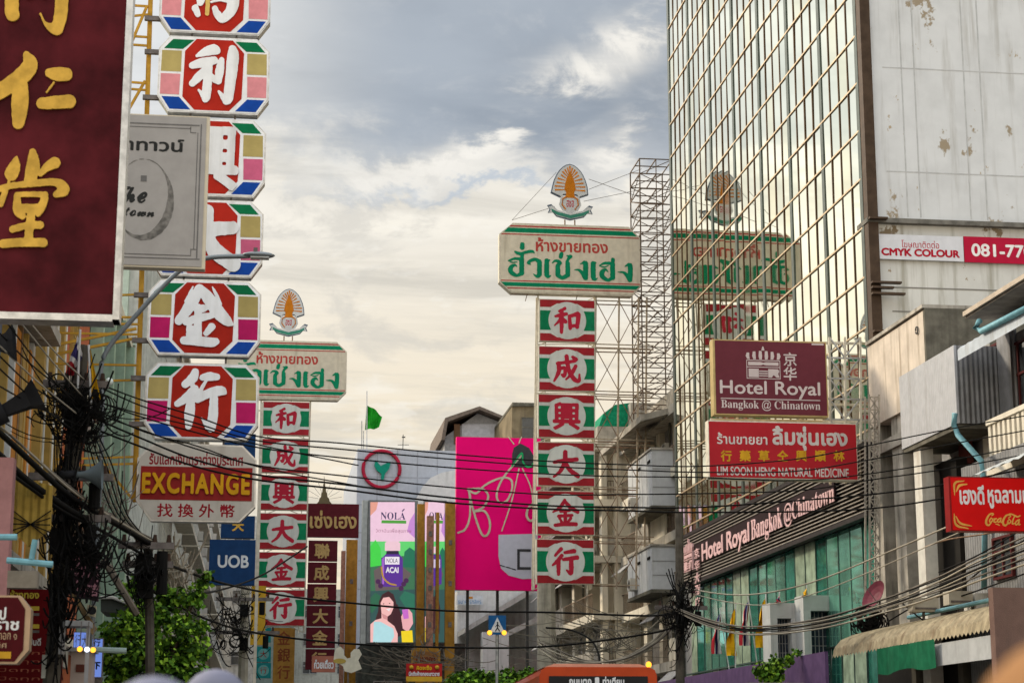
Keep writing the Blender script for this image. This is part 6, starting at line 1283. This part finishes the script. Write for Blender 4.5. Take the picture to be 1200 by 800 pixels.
# strings that cross the street
def cable(label, pts, r, m=BLACK, group='cables strung across the street', Ya=None, name='overhead_cable'):
    """pts: (photo x, y, distance) stations; a smooth hanging line through them"""
    P = [atY(a, b, c) for a, b, c in pts]; org = P[0]; mb = MB(); mb.tube([Vector(q) - org for q in crom([tuple(p) for p in P], 6)], r, 5)
    o = mb.build(name, m, None, True); o.location = org; return tag(o, label, 'cable', group)
yy = lambda x: 33 + (x - 130) * 9 / 1080
def cx_(label, pts, r, m=BLACK, group='cables strung across the street'): return cable(label, [(x, y, yy(x)) for x, y in pts], r, m, group)
st = [[(112, 448), (165, 468), (228, 487), (302, 511), (400, 519), (520, 531), (640, 540), (730, 544), (820, 546), (930, 538), (1007, 524), (1110, 503), (1230, 482)],
      [(114, 452), (165, 475), (228, 495), (302, 516), (400, 526), (520, 537), (640, 546), (730, 550), (820, 553), (930, 552), (1010, 540), (1110, 521), (1230, 499)],
      [(114, 470), (165, 488), (228, 506), (302, 524), (400, 536), (520, 547), (640, 555), (730, 558), (820, 559), (930, 563), (1010, 556), (1110, 540), (1230, 516)],
      [(116, 486), (165, 503), (228, 525), (302, 545), (400, 557), (520, 570), (640, 579), (730, 579), (820, 578), (940, 574), (1020, 562), (1110, 549), (1230, 527)],
      [(116, 492), (165, 513), (228, 538), (302, 556), (400, 567), (520, 582), (640, 592), (730, 594), (820, 594), (950, 585), (1030, 578), (1110, 567), (1230, 543)],
      [(118, 505), (165, 523), (228, 546), (302, 562), (400, 573), (520, 588), (640, 596), (730, 598), (820, 600), (1000, 597), (1110, 583), (1230, 560)]]
nm = ['topmost', 'second', 'third', 'fourth', 'fifth', 'lowest']
for i, s_ in enumerate(st): cx_(f'{nm[i]} of six black cables crossing the street in front of the magenta billboard', s_, .0145 if i < 4 else .019)
for i, (dy, g) in enumerate(((0, 'upper'), (10, 'lower'))): cx_(f'{g} short black cable crossing the lowest octagon to the exchange sign post', [(112, 470 + dy), (170, 486 + dy * 2), (230, 500 + dy * 2.2), (304, 521 + dy * 2.6), (420, 545 + dy * 2.4)], .013)
cable('thick black cable dipping below the magenta billboard to the bare concrete blocks', [(180, 655, 36), (258, 682, 50), (330, 697, 60), (400, 705, 62), (520, 715, 62), (640, 717, 60), (760, 721, 58), (800, 716, 57)], .033)
cable('thick black cable low over the screens and the white shed', [(176, 690, 36), (240, 724, 50), (300, 741, 60), (400, 753, 62), (520, 758, 62), (640, 757, 60), (760, 742, 58), (800, 730, 57)], .033)
cable('thin black cable rising past the bank sign', [(200, 700, 40), (262, 690, 55), (310, 672, 62), (360, 640, 66)], .03)
gl = 'strands of the cable bundle above the corrugated awning'
for i in range(9):
    d = i * 2.1 - 8; m = (GREYC, BLACK, PALEC)[i % 3]; w = 2.2 * math.sin(i * 2.4)
    cable(f'{"black" if m is BLACK else "pale dusty" if m is PALEC else "grey"} strand of the drooping cable bundle above the corrugated awning', [(784, 710 + d * .2, 57), (830, 729 + d * .45, 55), (880, 738 + d * .5 + w, 53), (960, 730 + d * .7, 50), (1040, 708 + d * 1.0 - w, 47), (1100, 686 + d * 1.3, 44), (1150, 664 + d * 1.6 + w, 42), (1230, 632 + d * 2.1, 40)], (.024, .016, .02, .012)[i % 4], m, gl + (' (pale)' if m is PALEC else ' (black)' if m is BLACK else ' (grey)'))
for i, (dy, lab) in enumerate(((0, 'upper pale cable sweeping over the green podium glass'), (14, 'lower thin pale cable sweeping over the green podium glass'))):
    cable(lab, [(800, 688 + dy * .3, 57), (850, 696 + dy * .6, 55), (900, 694 + dy, 53), (960, 679 + dy, 51), (1030, 651 + dy, 48), (1110, 617 + dy * .9, 44), (1230, 565 + dy, 40)], .022 - .007 * i, PALEC)
for i, pts in enumerate(([(1085, 640, 46), (1110, 632, 45), (1150, 626, 44), (1170, 622, 43)], [(1040, 728, 48), (1075, 708, 47), (1120, 690, 45), (1165, 655, 43)], [(1050, 700, 48), (1080, 725, 46), (1110, 742, 45)], [(1120, 700, 45), (1150, 690, 44), (1200, 672, 41), (1230, 660, 40)], [(1100, 670, 45), (1150, 648, 43), (1230, 600, 40)], [(1105, 676, 45), (1160, 655, 43), (1230, 615, 40)])):
    cable(('short rusty cable under the red restaurant sign', 'thin black cable climbing from the awning to the cyan pipe', 'slack black cable falling onto the corrugated awning', 'black cable ending in the brown wall', 'upper black cable leaving the bundle to the picture edge', 'lower black cable leaving the bundle to the picture edge')[i], pts, .02, RUST if i == 0 else BLACK)
for i in range(4):
    cable(f'{("topmost", "second", "third", "lowest")[i]} light brown cable of the sagging fan above the bus', [(632, 752 + i * 3, 70), (655, 762 + i * 4, 69), (690, 774 + i * .8, 68), (730, 772 - i * .6, 66), (770, 752 - i * 2, 63), (795, 727 - i * 6, 58)], .03, PALEC if i % 2 else GREYC)
cable('black loop of cable hanging in front of the bare columns', [(640, 735, 75), (670, 738, 74), (695, 752, 73), (704, 778, 72), (703, 790, 72)], .04, BLACK)
lf = [((19, 372), (60, 420), (98, 466)), ((8, 378), (50, 430), (94, 478)), ((-6, 385), (40, 428), (92, 470)), ((-8, 398), (45, 446), (94, 488)), ((-8, 410), (40, 452), (94, 484)), ((-8, 448), (42, 474), (94, 499)), ((30, 372), (66, 412), (100, 446)), ((-8, 425), (48, 474), (92, 508))]
ln = ['first from the top right', 'second', 'third', 'fourth', 'fifth', 'sixth', 'rightmost', 'lowest']
for i, p in enumerate(lf): cable(f'thin cable from the tall red sign to the leaning pole, {ln[i]}', [(p[0][0], p[0][1], 27), (p[1][0], p[1][1] + 2, 30), (p[2][0], p[2][1], 32.8)], .013, BLACK if i % 3 else PALEC, 'cables from the red sign to the leaning pole')
for i, (p, r, m) in enumerate((([(-8, 500), (14, 520), (73, 574), (108, 597), (164, 630), (180, 640)], .05, BLACK), ([(-8, 528), (0, 534), (31, 562), (73, 592), (100, 608)], .06, BLACK), ([(-8, 493), (18, 515), (76, 568), (112, 594), (168, 628), (180, 634)], .022, PALEC), ([(-8, 540), (36, 572), (76, 600), (120, 622), (172, 652)], .03, BLACK), ([(10, 508), (60, 552), (100, 584), (150, 616), (180, 632)], .02, GREYC))):
    cable(('thick black cable bundle slanting from the left edge to the slim pole', 'thickest black cable bundle slanting into the leaning pole', 'pale cable lying along the top of the thick slanting bundle', 'lower black cable slanting past the leaning pole to the slim pole', 'grey cable just above the thick slanting bundle')[i], [(x, y, 29 + (x + 8) * 6.5 / 188) for x, y in p], r, m, 'thick cables slanting across the lower left')
for i in range(7): cable(f'pale cable falling steeply from the leaning pole towards the slim pole', [(98 + i * 3, 500 + i * 2, 33), (112 + i * 3.4, 548, 33.5), (132 + i * 2.6, 600, 34.5), (160 + i * 2, 632, 35.3)], .014, PALEC if i % 2 else BLACK, 'steep cables from the leaning pole to the slim pole') if i % 2 else cable('black cable falling steeply from the leaning pole towards the slim pole', [(98 + i * 3, 500 + i * 2, 33), (112 + i * 3.4, 548, 33.5), (132 + i * 2.6, 600, 34.5), (160 + i * 2, 632, 35.3)], .014, BLACK, 'steep black cables from the leaning pole to the slim pole')
SPK = mat('dark_horn_plastic', (.018, .018, .02), .5, var=.2); SPG = mat('grey_horn_paint', (.14, .17, .18), .5, var=.15, streak=.3)
def horn(label, throat, mouth, Y, r0, r1, m, rect=False):
    a, b = atY(*throat, Y), atY(*mouth, Y) ; o = thing('horn_loudspeaker', label, 'loudspeaker', a); d = b - a; mb = MB(); k = 4 if rect else 18
    pr = [(0, r0), (.35, r0 * 1.25), (.7, r1 * .6), (.93, r1 * .92), (1.0, r1)]
    mb.tube([d * t for t, _ in pr], [r for _, r in pr], k, False); mb.build('horn', m, o, not rect); MB().tube([d * .75, d * .76], [r1 * .62, r1 * .62], k).build('throat', SPK, o)
    u = d.normalized(); MB().tube([u * -.26, u * -.22, u * .02], [r0 * .9, r0 * 1.5, r0 * 1.5], 12).build('driver', SPK, o, True); MB().tube([u * -.1, u * -.1 + Vector((.0, .1, -.3))], .03, 6).build('bracket', DKSTEEL, o); return o
horn('dark square horn loudspeaker at the left edge, above the other dark horn', (-12, 404), (17, 402), 28, .10, .33, SPK, True)
horn('dark square horn loudspeaker lower down, pointing right over the cables', (4, 482), (46, 462), 29, .12, .31, SPK, True)
horn('grey round horn loudspeaker fixed on the leaning pole', (88, 556), (120, 556), 32.4, .05, .26, SPG)
# street lamp between the cafe sign and the octagons
LG = mat('lamp_grey_paint', (.20, .22, .23), .45, .4, var=.12)
YLm = 36.0; lb = atY(121, 560, YLm); lb = Vector((lb.x - .1, YLm, .14)); o = thing('street_lamp', 'grey street lamp whose curved arm passes behind the pale cafe sign', 'street lamp', lb); qL = lambda a, b: atY(a, b, YLm) - lb
MB().tube([Vector(v) for v in crom([(0, 0, 0), tuple(qL(119, 520)), tuple(qL(118, 445)), tuple(qL(123, 415)), tuple(qL(150, 380)), tuple(qL(206, 321)), tuple(qL(240, 303)), tuple(qL(292, 300))], 6)], .046, 8).build('pole', LG, o, True)
hd = qL(303, 299); MB().sphere(hd, .32, 12, 8, (1, .45, .2)).build('lamp_head', LG, o, True); MB().box((hd.x - .1, -.08, hd.z + .02), (hd.x - .02, .0, hd.z + .13)).build('photo_cell', DKSTEEL, o); MB().box((hd.x - .15, -.1, hd.z - .07), (hd.x + .2, .1, hd.z - .045)).build('lens', mat('lamp_lens', (.45, .45, .42), .2), o)
def hung(name, label, stripes, quad, Y, mats, pole_pts):
    o = thing(name, label, 'flag', atY(*pole_pts[0], Y)); c = o.location; q = lambda a, b, d=0: Vector(atY(a, b, Y) - c) + Vector((0, d, 0)); MB().bar((0, 0, 0), q(*pole_pts[1]), .02, 6).build('pole', POLE, o); k = len(mats)
    (ax, ay), (bx, by), (cx, cy), (dx, dy) = quad
    for i, m in enumerate(mats):
        mb = MB()
        for j in range(6):
            def P(u, v): x = (ax + (bx - ax) * u) * (1 - v) + (dx + (cx - dx) * u) * v; y = (ay + (by - ay) * u) * (1 - v) + (dy + (cy - dy) * u) * v; return q(x + math.sin(v * 9 + u * 5) * 1.2, y, .05 + .1 * math.sin(u * 8 + v * 3))
            v0, v1 = i / k, (i + 1) / k; mb.quad(P(j / 6, v0), P(j / 6, v1), P((j + 1) / 6, v1), P((j + 1) / 6, v0))
        mb.build('stripe' if k > 1 else 'cloth', m, o, True)
    return o
hung('flag', 'crumpled Thai flag on the leaning pole above the tangled cables', 5, ((90, 392), (97, 412), (86, 440), (76, 436)), 32.6, [THW, THB, THB, THW, THR, THR], ((91, 455), (94, 386)))
hung('flag', 'yellow flag hanging on the right of the leaning pole', 1, ((104, 408), (107, 410), (117, 468), (106, 468)), 32.6, [YFL], ((107, 480), (104, 404)))
o = thing('street_lantern', 'small round white lamp globe on the leaning pole right side', 'lamp', atY(128, 447, 32.9)); MB().sphere((0, 0, 0), .07).build('globe', mat('globe_white', (.6, .66, .62), .3), o, True); MB().bar((0, 0, -.08), (-.5, .05, -.12), .02).build('arm', DKSTEEL, o)
# ================================================================== LOWER LEFT CLUTTER
SR = mat('shop_board_red', (.13, .006, .008), .45, var=.12, scale=2); SRD = mat('shop_board_dark_red', (.06, .005, .007), .4, var=.15); FRG = mat('champagne_frame', (.36, .25, .16), .4, .5)  # board reds darkened to carry canopy shade in the colour
s = Sign('restaurant_board', 'dark red octagonal restaurant sign with white Thai lettering in a metallic frame', 'shop sign', (-60, 697, 35, 777), 22.0)
out = [(.0, 0), (.86, 0), (1, .2), (1, .8), (.86, 1), (0, 1)]; s.poly('frame', out, FRG, 0, .25); s.poly('face_panel', [(.02, .03), (.83, .03), (.93, .2), (.93, .8), (.83, .97), (.02, .97)], SRD, -.012, .002)
s.text('thai_lettering', mat('shop_white_letters', (.6, .58, .55), .5), 'เยาวราช', (-45, 727, 22.5, 738), -.02, res=36, bold=.03); s.text('thai_lettering', mat('shop_white_letters', (.6, .58, .55), .5), 'ป', (0, 711, 7.5, 726), -.02, res=40, bold=.03)
s.text('small_lettering', FRG, 'บางกอก ๑', (-15, 741, 20, 749), -.02, res=30); s.text('small_lettering', FRG, 'รสเลิศ', (-20, 752, 8, 759), -.02, res=30); s.box('gold_band', (-50, 763, 13, 771), mat('gold_band', (.45, .24, .02), .5), -.018, -.01)
s = Sign('shop_board', 'red shop board with small yellow and white lettering behind the octagonal restaurant sign', 'shop sign', (-12, 690, 74, 806), 35.5)
s.poly('board', [(0, 0), (1, 0), (1, 1), (0, 1)], SR, 0, .15); WL = mat('shop_white_letters', (.6, .58, .55), .5)
s.text('lettering', mat('shop_yellow_letters', (.55, .40, .05), .5), 'ห้างทอง', (12, 691, 46, 701), -.012, res=30, bold=.03); s.text('lettering', WL, 'ยินดี', (34, 747, 48, 756), -.012, res=30, bold=.03); s.text('lettering', WL, 'บา', (66, 748, 73, 757), -.012, res=30, bold=.03)
for y in (710, 718, 731, 738): s.box('yellow_stripe', (36, y, 46, y + (5 if y in (710, 731) else 3)), mat('shop_yellow_letters', (.55, .40, .05), .5) if y in (710, 731) else DKSTEEL, -.012, 0)
for i in range(4): s.text('small_lettering', mat('shop_brown_letters', (.40, .12, .07), .6), 'เปิดทุกวัน', (-8, 762 + i * 10, 70, 768 + i * 10), -.012, res=20)
s = Sign('pink_sign', 'dark hanging sign with large pink lettering behind the leaning pole', 'shop sign', (77, 643, 116, 704), 34.0)
s.poly('board', [(0, 0), (1, .05), (1, 1), (0, .85)], mat('dark_purple_board', (.035, .018, .025), .5), 0, .2); PKL = mat('pink_letters', (.42, .20, .24), .5)
for i, c in enumerate('ทองนำ'): s.text('pink_lettering', PKL, c, (79 + i * 7.4, 648 + i * 1.5, 86 + i * 7.4, 672 + i * 2.4), -.012, .03, res=30, bold=.04)
for i, c in enumerate('金行大吉'): s.text('pink_lettering', PKL, c, (80 + i * 9, 676 + i * 2.5, 88 + i * 9, 691 + i * 2.5), -.012, .03, res=30, bold=.03)
KB = mat('kiosk_beige', (.34, .27, .23), .6, var=.1); LB_ = glow('lit_blue_panel', (.16, .26, .72), .9)
s = Sign('light_box', 'lit blue panel with dark shapes above the beige kiosk', 'light box', (86, 740, 104.5, 761), 33.5); s.poly('housing', [(0, 0), (1, 0), (1, 1), (0, 1)], DKSTEEL, .01, .2); s.poly('lit_face', [(.03, .03), (.97, .03), (.97, .97), (.03, .97)], LB_, -.01, .01); s.text('lettering', DKSTEEL, '行大', (88, 743, 103, 758), -.02, res=24); MB().box((s.x0 + .1, .05, -s.C.z), (s.x0 + .2, .15, s.z0)).build('post', DKSTEEL, s.root)
s = Sign('light_box', 'tall lit blue panel with black lettering right of the beige kiosk', 'light box', (107, 747, 120, 794), 33.8); s.poly('housing', [(0, 0), (1, 0), (1, 1), (0, 1)], DKSTEEL, .01, .2); s.poly('lit_face', [(.05, .03), (.95, .03), (.95, .97), (.05, .97)], LB_, -.01, .01)
s.text('lettering', BLACK, '行', (109, 748, 118, 757), -.02, res=24, bold=.03); s.text('lettering', BLACK, '下', (109, 775, 118, 784), -.02, res=24, bold=.05); MB().box((-.1, .05, -s.C.z), (.1, .15, s.z0)).build('post', DKSTEEL, s.root)
s = Sign('kiosk', 'beige street kiosk with a small brown plate beside the leaning pole', 'kiosk', (82, 763, 106, 830), 33.0); MB().box((s.x0, 0, -s.C.z), (s.x1, 1.0, s.z1)).build('body', KB, s.root); s.box('brown_plate', (89, 778, 102, 787), mat('brown_plate', (.10, .03, .02), .5), -.02, 0); MB().box((s.x0 - .05, -.1, s.z1), (s.x1 + .05, 1.05, s.z1 + .06)).build('roof', GREYW, s.root)
s = Sign('awning_rack', 'pale grey metal awning frame above the beige kiosk', 'metal frame', (69, 727, 105, 766), 32.5); MB().box((s.x0, 0, s.z0), (s.x0 + .1, .1, s.z1)).build('leg', GREYW, s.root); MB().box((s.x0 + .101, -.1, s.z1 - .09), (s.x1, .5, s.z1)).build('top_rail', GREYW, s.root); MB().box((s.x1 - .06, .0, -s.C.z), (s.x1, .08, s.z1 - .091)).build('leg', GREYW, s.root)
for i, (x, y, m, lab) in enumerate(((93.5, 760, AMB, 'left amber lamp bulb hanging over the beige kiosk'), (109, 761, AMB, 'right amber lamp bulb beside the tall blue panel'), (102, 760.5, glow('cool_white_lamp', (.75, .82, 1.0), 2.2), 'cool white lamp bulb between the two amber bulbs'))):
    o = thing('lamp_bulb', lab, 'lamp', atY(x, y, 32.2)); MB().sphere((0, 0, 0), .045).build('bulb', m, o, True); MB().bar((0, 0, .04), (0, .1, .45), .012).build('stem', DKSTEEL, o)
s = Sign('tube_lamp', 'pale green unlit tube lamp sticking out over the pavement', 'lamp', (106, 757, 148, 763.5), 33.2); MB().tube([(s.x0, .05, 0), (s.x1, .05, -.02)], .05, 8).build('tube', mat('tube_green_white', (.30, .38, .35), .35), s.root); MB().box((s.x0 - .4, .02, -.03), (s.x0, .08, .03)).build('bracket', DKSTEEL, s.root)
s = Sign('spot_lamp', 'small beige box lamp on a slanted board above the kiosk', 'lamp', (101, 708, 112, 722), 33.3); MB().prism([s.fr(.1, 0), s.fr(1, .1), s.fr(.9, 1), s.fr(0, .85)][::-1], 0, .25).build('box', mat('beige_plastic', (.40, .35, .24), .5), s.root); MB().tube([(.02, -.02, 0), (.02, .02, 0)], .07, 12).build('lens', SPK, s.root)
MB().prism([s.l(80, 692), s.l(88, 696), s.l(112, 735), s.l(106, 742)][::-1], .3, .4).build('slanted_board', mat('ochre_board', (.28, .19, .09), .6), s.root)
o = MB().box((-.9, 0, -1.15), (.1, .3, 1.0)).build('pink_pillar', mat('pink_plaster', (.32, .16, .155), .85, var=.15, scale=3, streak=.4)); o.location = atY(3, 620, 27); tag(o, 'pink plastered pillar at the left edge beside the yellow ribbed screen', 'pillar')  # pink plaster colour lowered to include canopy shade
s = Sign('ribbed_screen', 'yellow ribbed metal screen with a drooping pointed base', 'screen', (8, 556, 60, 640), 31.0); s.poly('sheet', [(0, 0), (1, .15), (1, .75), (.52, 1), (0, .7)], mat('yellow_ribbed_sheet', (.36, .24, .05), .55, var=.2, streak=.4, ribs=('X', .12, .03)), 0, .1); mb = MB()
for i in range(5): mb.bar((*[s.fr(.02, .45 + i * .12)[0]], -.03, s.fr(0, .45 + i * .12)[1]), (s.fr(1, 0)[0], -.03, s.fr(0, .9 - i * .1)[1]), .012)
mb.build('lashing_wire', BLACK, s.root)
for (a, b, lab) in (((-8, 629), (20, 629), 'upper cyan pipe at the left edge over the pink pillar'), ((8, 656), (62, 661), 'lower cyan pipe under the yellow ribbed screen')):
    p, q = atY(*a, 26.5), atY(*b, 26.5); o = MB().tube([(0, 0, 0), q - p], .045, 8).build('pipe', PIPE); o.location = p; tag(o, lab, 'pipe')
o = MB().tube([(0, 0, 0), atY(37, 655, 26.5) - atY(41, 632, 26.5)], .04, 8).build('pipe', PIPE); o.location = atY(41, 632, 26.5); tag(o, 'short upright cyan pipe stub beside the yellow ribbed screen', 'pipe')
s = Sign('lintel_board', 'pale weathered board above the octagonal restaurant sign', 'board', (-40, 668, 44, 688), 27.0); s.poly('board', [(0, 0), (1, 0), (1, 1), (0, 1)], mat('weathered_board', (.22, .19, .15), .8, var=.2, streak=.4), 0, .2)
s = Sign('canopy', 'dark curved shop canopy with a pale rim behind the slim pole', 'awning', (118, 694, 178, 736), 39.0)
top = [s.l(*p) for p in ((118, 700), (132, 700), (148, 706), (163, 716), (177, 728))]; bot = [s.l(*p) for p in ((118, 716), (135, 717), (150, 722), (165, 728), (176, 734))]; MB().prism(top + bot[::-1], 0, 1.5).build('sheet', mat('dark_canopy', (.06, .065, .055), .6), s.root); MB().tube([(x, -.03, z) for x, z in top], .035, 6).build('rim', mat('pale_rim', (.45, .43, .38), .5), s.root)
s = Sign('timber_strut', 'slanting weathered timber strut beside the dark canopy', 'strut', (120, 655, 162, 720), 37); MB().tube([(s.x0, 0, s.z1), (s.x1, 0, s.z0)], .07, 6).build('beam', mat('weathered_timber', (.16, .13, .10), .9, var=.3), s.root)
# satellite dish and small things on the right awning
o = thing('satellite_dish', 'maroon satellite dish tilted on the end of the corrugated awning', 'satellite dish', atY(1029, 712, 52)); mb = MB(); rings = [(0, 0), (.18, .03), (.34, .09), (.46, .17)]
for (r0, h0), (r1, h1) in zip(rings[:-1], rings[1:]):
    for i in range(20):
        a, b = i * math.pi / 10, (i + 1) * math.pi / 10; mb.quad((r0 * math.cos(a), r0 * math.sin(a), h0), (r1 * math.cos(a), r1 * math.sin(a), h1), (r1 * math.cos(b), r1 * math.sin(b), h1), (r0 * math.cos(b), r0 * math.sin(b), h0))
d = mb.build('dish', mat('maroon_dish', (.15, .035, .05), .5, var=.15), o, True); d.rotation_euler = (R(15), R(-62), 0); d.location = (0, 0, .28); m_ = MB(); m_.bar((.1, 0, -.35), (.05, 0, .2), .035); m_.bar((.05, 0, .05), (-.35, 0, .62), .012); m_.build('mount', DKSTEEL, o)
for i, (x, y, lab) in enumerate(((1022, 728, 'clutter of dark boxes and wires at the end of the corrugated awning'),)):
    tangle(lab, x, y, 16, 10, 51, 40, 12, BLACK, .02)
for i, (px, lab) in enumerate((((1070, 700, 1100, 716), 'flat cream box on the ledge above the corrugated awning'), ((1112, 692, 1140, 708), 'pale air conditioner box above the corrugated awning'))):
    s = Sign('utility_box', lab, 'box', px, 45.8 - i, None); MB().box((s.x0, 0, s.z0), (s.x1, .4, s.z1)).build('case', mat('utility_cream', (.44, .40, .32), .6, streak=.4), s.root); MB().box((s.x0 + .05, -.02, s.z0 + .05), (s.x1 - .05, 0, s.z0 + .1)).build('vent', DKSTEEL, s.root); MB().bar((0, .2, s.z0), (0, .2, s.z0 - .7), .04).build('bracket', DKSTEEL, s.root)
# ================================================================== PEOPLE, close to the camera and out of focus
def person(label, pos, height, face, hat_m, shirt, trousers, skin, brim=0.0):
    """standing figure seen from behind: one skinned body surface, clothes and hat as children"""
    k = height / 1.72; o = thing('person', label, 'person', (pos[0], pos[1], 0), None, face)
    V = [(0, 0, .95, .15), (0, .01, 1.12, .135), (0, 0, 1.30, .155), (0, .01, 1.44, .10), (0, .0, 1.50, .055), (0, -.02, 1.56, .06), (0, -.03, 1.64, .098),
         (.17, 0, 1.42, .065), (.24, .02, 1.16, .047), (.25, -.07, .92, .036), (.25, -.10, .84, .04), (-.17, 0, 1.42, .065), (-.24, .02, 1.16, .047), (-.25, -.07, .92, .036), (-.25, -.10, .84, .04),
         (.09, 0, .88, .10), (.10, -.01, .49, .062), (.10, .03, .10, .045), (.11, -.12, .04, .04), (-.09, 0, .88, .10), (-.10, -.01, .49, .062), (-.10, .03, .10, .045), (-.11, -.12, .04, .04)]
    E = [(0, 1), (1, 2), (2, 3), (3, 4), (4, 5), (5, 6), (3, 7), (7, 8), (8, 9), (9, 10), (3, 11), (11, 12), (12, 13), (13, 14), (0, 15), (15, 16), (16, 17), (17, 18), (0, 19), (19, 20), (20, 21), (21, 22)]
    me = bpy.data.meshes.new('body'); me.from_pydata([(x * k, y * k, z * k) for x, y, z, _ in V], E, []); b = bpy.data.objects.new('body', me); COL.objects.link(b); b.parent = o
    b.modifiers.new('skin', 'SKIN'); sv = me.skin_vertices[0].data
    for i, v in enumerate(V): sv[i].radius = (v[3] * k * (1.25 if i in (0, 1, 2) else 1), v[3] * k); sv[i].use_root = (i == 0)
    sb = b.modifiers.new('smooth', 'SUBSURF'); sb.levels = sb.render_levels = 2; me.materials.append(skin)
    zc = 1.655 * k
    for sx_ in (-1, 1): MB().sphere((sx_ * .098 * k, -.03 * k, 1.63 * k), .03 * k, 8, 6, (.5, .8, 1.2)).build('ear', skin, o, True)
    MB().tube([(0, -.128 * k, 1.655 * k), (0, -.155 * k, 1.62 * k)], [.012 * k, .02 * k], 8).build('nose', skin, o, True)
    for sx_ in (-1, 1): MB().sphere((sx_ * .036 * k, -.118 * k, 1.66 * k), .012 * k, 8, 6).build('eye', SPK, o, True)
    MB().sphere((0, -.012 * k, 1.665 * k), .112 * k, 14, 9, (.92, 1.02, 1.0)).build('hair', mat('black_hair', (.015, .012, .01), .6), o, True)
    MB().tube([(0, 0, .86 * k), (0, .005, 1.12 * k), (0, 0, 1.34 * k), (0, .005, 1.455 * k)], [.205 * k, .19 * k, .215 * k, .10 * k], 20).build('shirt', shirt, o, True)
    for sx_ in (-1, 1):
        MB().tube([(sx_ * .13 * k, 0, 1.43 * k), (sx_ * .2 * k, .01, 1.30 * k), (sx_ * .235 * k, .02, 1.14 * k)], [.09 * k, .08 * k, .072 * k], 12).build('sleeve', shirt, o, True); MB().tube([(sx_ * .09 * k, 0, .93 * k), (sx_ * .1 * k, -.01, .5 * k), (sx_ * .1 * k, .03, .09 * k)], [.125 * k, .085 * k, .075 * k], 12).build('trouser_leg', trousers, o, True)
    mb = MB(); mb.sphere((0, -.012 * k, 1.685 * k), .122 * k, 18, 10, (.95, 1.06, .92)); 
    if brim: mb.tube([(0, -.01 * k, 1.665 * k), (0, -.01 * k, 1.68 * k)], [(.122 + brim) * k, .12 * k], 22)
    else: mb.prism([(-.09 * k, -.11 * k), (.09 * k, -.11 * k), (.06 * k, -.21 * k), (-.06 * k, -.21 * k)], 1.655 * k, 1.668 * k, 'z')
    mb.build('hat', hat_m, o, True); return o
SK = mat('skin', (.42, .24, .16), .55, var=.05); CAPW = mat('lilac_white_cap', (.17, .17, .22), .8, var=.04); TAN = mat('tan_straw_hat', (.23, .115, .048), .8, var=.08, bump=.3); SH1 = mat('grey_shirt', (.2, .21, .24), .8); SH2 = mat('navy_shirt', (.05, .06, .1), .8); TRO = mat('dark_trousers', (.04, .04, .05), .85)
def stand(px, py, Y, label, hat, shirt, brim=0.0):
    p = atY(px, py, Y); person(label, (p.x, p.y), p.z / (1.797 / 1.72), math.pi, hat, shirt, TRO, SK, brim)
stand(181, 791, 4.4, 'person in a lilac white cap and grey shirt, only the cap in view, blurred', CAPW, SH1)
stand(253, 783, 7.6, 'person farther on in a lilac white cap and navy shirt, only the cap in view', CAPW, SH2)
stand(1276, 738, 1.75, 'person close by in a tan hat, blurred at the lower right corner', TAN, SH2, .0)
